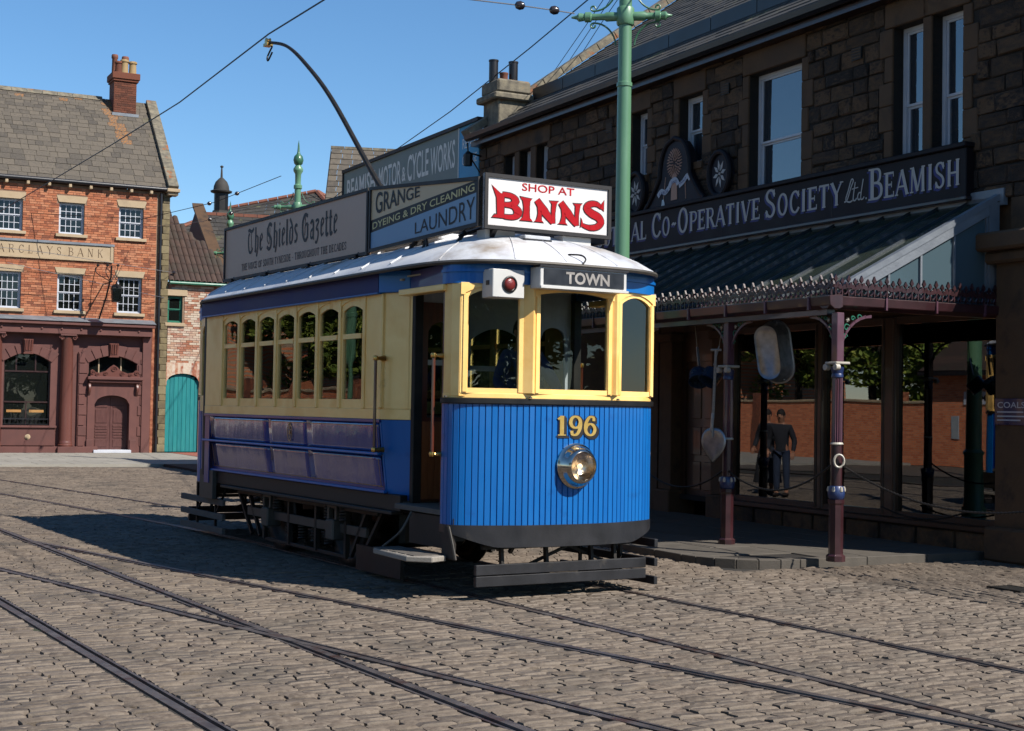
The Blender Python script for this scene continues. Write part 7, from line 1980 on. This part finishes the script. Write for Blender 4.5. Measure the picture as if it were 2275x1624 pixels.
def person(lab, loc, rz, top, legs, hairm, armL, armR, lean=0.0, skirt=False):
    """arms = (elbow, wrist) in body space: x right, y forward"""
    t = thing('person', lab, 'person', loc, rz)
    f = lambda x, y, z: (x, y + lean * z, z)
    V = [f(0, 0, .95), f(0, 0, 1.15), f(0, .0, 1.38), f(0, -.01, 1.48), f(0, .01, 1.56), f(0, .02, 1.64), f(0, .015, 1.72),
         f(-.17, 0, 1.41), armL[0], armL[1], f(.17, 0, 1.41), armR[0], armR[1],
         f(-.09, 0, .90), f(-.10, .02, .50), f(-.10, -.02, .09), f(-.10, .12, .04), f(.09, 0, .90), f(.10, .02, .50), f(.10, -.02, .09), f(.10, .12, .04)]
    E = [(0, 1), (1, 2), (2, 3), (3, 4), (4, 5), (5, 6), (2, 7), (7, 8), (8, 9), (2, 10), (10, 11), (11, 12), (0, 13), (13, 14), (14, 15), (15, 16), (0, 17), (17, 18), (18, 19), (19, 20)]
    Rr = [(.13, .10), (.13, .10), (.14, .10), .055, (.07, .085), (.078, .095), (.062, .075), .06, .042, .03, .06, .042, .03, .085, .058, .042, .04, .085, .058, .042, .04]
    b = skin('body', 'skin', t, V, E, Rr)
    J = [f(0, 0, .82), f(0, 0, 1.15), f(0, 0, 1.38), f(0, -.01, 1.46), f(-.17, 0, 1.41), armL[0], tuple(Vector(armL[0]).lerp(Vector(armL[1]), .92)), f(.17, 0, 1.41), armR[0], tuple(Vector(armR[0]).lerp(Vector(armR[1]), .92))]
    skin('jacket', top, t, J, [(0, 1), (1, 2), (2, 3), (2, 4), (4, 5), (5, 6), (2, 7), (7, 8), (8, 9)], [(.165, .125), (.155, .12), (.165, .12), .07, .075, .06, .047, .075, .06, .047])
    if skirt:
        MB().lathe([(.15, 1.0), (.20, .8), (.30, .25), (.29, .24), (.14, .98)], n=20, cap=False).build('skirt', legs, t, smooth=True)
    else:
        skin('trousers', legs, t, [f(0, 0, 1.02), V[13], V[14], f(-.10, -.02, .12), V[17], V[18], f(.10, -.02, .12)], [(0, 1), (1, 2), (2, 3), (0, 4), (4, 5), (5, 6)], [(.15, .12), .105, .075, .06, .10, .072, .06])
    hr = MB(); P = []
    for i in range(7):
        th = i / 6 * PI * .56
        P.append([(.088 * math.sin(th) * math.cos(a), .005 + lean * 1.68 + .105 * math.sin(th) * math.sin(a) - .012, 1.665 + .115 * math.cos(th) - (.02 if math.sin(a) < -.2 else 0) * (i / 6)) for a in np.linspace(0, 2 * PI, 17)])
    hr.grid(P).build('hair', hairm, t, smooth=True)
    fy = lean * 1.63 + .105
    MB().lathe([(0, 0), (.016, .004), (.010, .022), (0, .03)], (0, fy - .01, 1.615), (0, 1, -.25), n=8, cap=False).build('nose', 'skin', t, smooth=True)
    for s_ in (-1, 1):
        MB().lathe([(0, -.006), (.011, 0), (0, .008)], (s_ * .032, fy - .018, 1.645), (0, 1, 0), n=8, cap=False).build('eye', 'hair_dark', t)
        MB().lathe([(0, -.008), (.026, -.004), (.028, .006), (0, .01)], (s_ * .082, lean * 1.63 + .01, 1.63), (s_, 0, 0), n=8, cap=False).build('ear', 'skin', t, smooth=True)
    MB().box(-.024, .024, fy - .022, fy - .012, 1.572, 1.58).build('mouth', 'red_door', t)
    for s_ in (-1, 1): MB().lathe([(0, -.10), (.045, -.09), (.05, 0), (.045, .10), (0, .15)], (s_ * .10, .03, .05), (0, 1, 0), n=10, cap=False).build('shoe', 'hair_dark', t, smooth=True)
    for a in (armL, armR): hand(t, a[1], Vector(a[1]) - Vector(a[0]))
    return t
dp = t2w(3.28, -.10)
person('tram driver in blue jacket standing behind the front windows', (dp.x, dp.y, .785), T_ROT - PI / 2, 'shirt_blue', 'jacket_dark', 'hair_dark', ((-.30, .10, 1.16), (-.22, .34, 1.02)), ((.33, .10, 1.14), (.30, .38, 1.02)))
person('man in dark shirt and jeans standing in the street behind the tram', (-3.7, 24.6, 0), R(-100), 'jacket_dark', 'jeans', 'hair_dark', ((-.27, -.02, 1.14), (-.26, .12, .92)), ((.27, -.02, 1.14), (.26, .10, .90)))
person('woman in dark skirt standing in the street behind the tram', (-4.5, 25.3, 0), R(-80), 'jacket_dark', 'jacket_dark', 'hair_dark', ((-.26, 0, 1.14), (-.24, .14, .95)), ((.26, 0, 1.14), (.20, .22, 1.2)), skirt=True)

# ------------------------------------------------------------------ the far side of the street (seen in the window reflections)
OX = Vector((-20.7, 21.4, 0))
od = Vector((-math.sin(SD), math.cos(SD), 0)); on = Vector((math.cos(SD), math.sin(SD), 0))
st = thing('waiting_room', 'low red brick waiting room with tiled roof across the street', 'building', OX, math.atan2(od.y, od.x))
# local x = up the street, y = away from the street
MB().box(-8, 8.5, .0, .35, 0, 3.2).build('wall', 'brick_pattern', st)
MB().box(-8, 8.5, .35, 7, 0, 3.1).build('inner_mass', 'bank_brick', st)
MB().add([(-8.2, -.35, 3.1), (8.7, -.35, 3.1), (8.7, 3.6, 6.0), (-8.2, 3.6, 6.0)], [(0, 1, 2, 3)]).build('roof', 'pantile', st, norm=False)
for k in range(11): MB().obox((-8.2, -.38 + k * .36, 3.12 + k * .264), (16.9, 0, 0), (0, .38, .278), (0, -.03, .05)).build('tile_course', 'pantile', st)
MB().box(-8.2, 8.7, -.45, -.3, 3.0, 3.14).build('gutter', 'gutter_black', st)
MB().box(3.4, 7.0, -.04, 0, 2.05, 2.45).build('name_board', 'window_white', st)
sans('lettering', 'TRAMWAY & OMNIBUS', 'ink', st, lambda a, b, d: (-a, -.041 - d, b), -6.85, 2.15, .2, width=3.3, bold=.01, depth=.002)
for k, x_ in enumerate((2.4, 3.5, 4.6, 5.6, 7.2)): MB().box(x_, x_ + .36, -.03, 0, .95, 1.7).build('poster', ('net', 'board_pale')[k % 2], st)
for x_ in (-6.5, -4.0, -1.5):
    w_ = MB().box(x_, x_ + 1.1, -.03, .02, .8, 2.3).build('window', 'window_white', st); MB().box(x_ + .08, x_ + 1.02, -.045, -.03, .9, 2.2).build('pane', 'pane_bank', w_)
gw = thing('garden_wall', 'red brick garden wall with stone coping beside the waiting room', 'wall', OX, math.atan2(od.y, od.x))
MB().box(8.8, 22, .0, .3, 0, 2.1).build('wall', 'brick_pattern', gw)
for k in range(16): MB().box(8.8 + k * .8, 9.58 + k * .8, -.05, .35, 2.1, 2.2).build('coping_stone', 'pale_sandstone', gw, bevel=.02)
for x_ in (10.0, 14.0, 18.0): MB().box(x_, x_ + .5, -.08, .4, 0, 2.5).build('pier', 'bank_brick', gw)

tr_ = thing('brick_terrace', 'two storey red brick terrace further up the far side of the street', 'building', OX, math.atan2(od.y, od.x))
MB().box(22.5, 44, 1.0, 1.35, 0, 5.6).build('wall', 'brick_pattern', tr_)
MB().box(22.5, 44, 1.35, 8, 0, 5.5).build('inner_mass', 'brick_pattern', tr_)
MB().add([(22.3, .7, 5.5), (44.2, .7, 5.5), (44.2, 4.6, 8.6), (22.3, 4.6, 8.6)], [(0, 1, 2, 3)]).build('roof', 'pantile', tr_, norm=False)
for x_ in range(7):
    for z_ in (.9, 3.4):
        w_ = MB().box(23.5 + x_ * 2.9, 24.5 + x_ * 2.9, .95, 1.02, z_, z_ + 1.6).build('window', 'window_white', tr_)
        MB().box(23.6 + x_ * 2.9, 24.4 + x_ * 2.9, .94, .95, z_ + .1, z_ + 1.5).build('pane', 'pane_bank', w_)

def leafy(name, lab, loc, h, rx, rz, n, seed, grp='trees around the street'):
    t = thing(name, lab, 'tree', loc, 0, grp)
    rr = random.Random(seed)
    MB().tube([(0, 0, 0), (.05, 0, h * .3), (.1, .05, h * .55), (.05, 0, h * .8)], [.22, .17, .12, .04], n=8).build('trunk', 'bark', t, smooth=True)
    cl = [(rr.gauss(0, rx * .45), rr.gauss(0, rx * .45), h - rz + rr.gauss(0, rz * .5), rr.uniform(.5, 1.0)) for _ in range(26)]
    for (x_, y_, z_, _) in cl[:6]: MB().tube([(.08, .03, h * .45), (x_ * .5, y_ * .5, (h * .45 + z_) / 2 + .2), (x_, y_, z_)], [.07, .045, .02], n=5).build('limb', 'bark', t, smooth=True)
    V, F = [], []
    for i in range(n):
        c = cl[i % len(cl)]; a = Vector((rr.gauss(0, 1), rr.gauss(0, 1), rr.gauss(0, 1))).normalized() * c[3] * rr.uniform(.5, 1.0) ** .5
        p = Vector((c[0], c[1], max(.6, c[2]))) + a
        u_ = Vector((rr.gauss(0, 1), rr.gauss(0, 1), rr.gauss(0, .6))).normalized(); w_ = u_.cross(Vector((rr.gauss(0, 1), rr.gauss(0, 1), rr.gauss(0, 1)))).normalized()
        L = rr.uniform(.10, .19); b = len(V)
        V += [tuple(p - u_ * L), tuple(p + w_ * L * .45), tuple(p + u_ * L), tuple(p - w_ * L * .45)]; F.append((b, b + 1, b + 2, b + 3))
    me = bpy.data.meshes.new('crown'); me.from_pydata(V, [], F); me.materials.append(MATS['leaf_dark'])
    put(bpy.data.objects.new('crown', me), t)
for i, (x_, y_, h, lab) in enumerate(((-4.5, -7.5, 7.0, 'leafy tree behind the camera nearest the street'), (-9.5, -8.5, 8.0, 'broad leafy tree behind the camera further left'), (1.0, -9.5, 6.5, 'round leafy tree directly behind the camera'), (11.5, -13.0, 6.5, 'leafy tree behind the camera to the right'), (-29.5, 33.0, 7.0, 'dark leafy tree over the garden wall'), (-32.5, 37.5, 7.5, 'taller leafy tree over the garden wall'), (-28.0, 29.5, 6.0, 'small leafy tree beside the waiting room'), (15.5, 6.0, 6.5, 'leafy tree beside the right hand side street'), (18.5, 2.2, 7.0, 'tall leafy tree by the right hand side street'), (21.5, 7.5, 7.0, 'leafy tree at the back of the right hand side street'), (13.0, .5, 5.5, 'small leafy tree near the right hand corner'))):
    leafy('leafy_tree', lab, (x_, y_, 0), h, 2.3, 2.2, 9000, 60 + i)
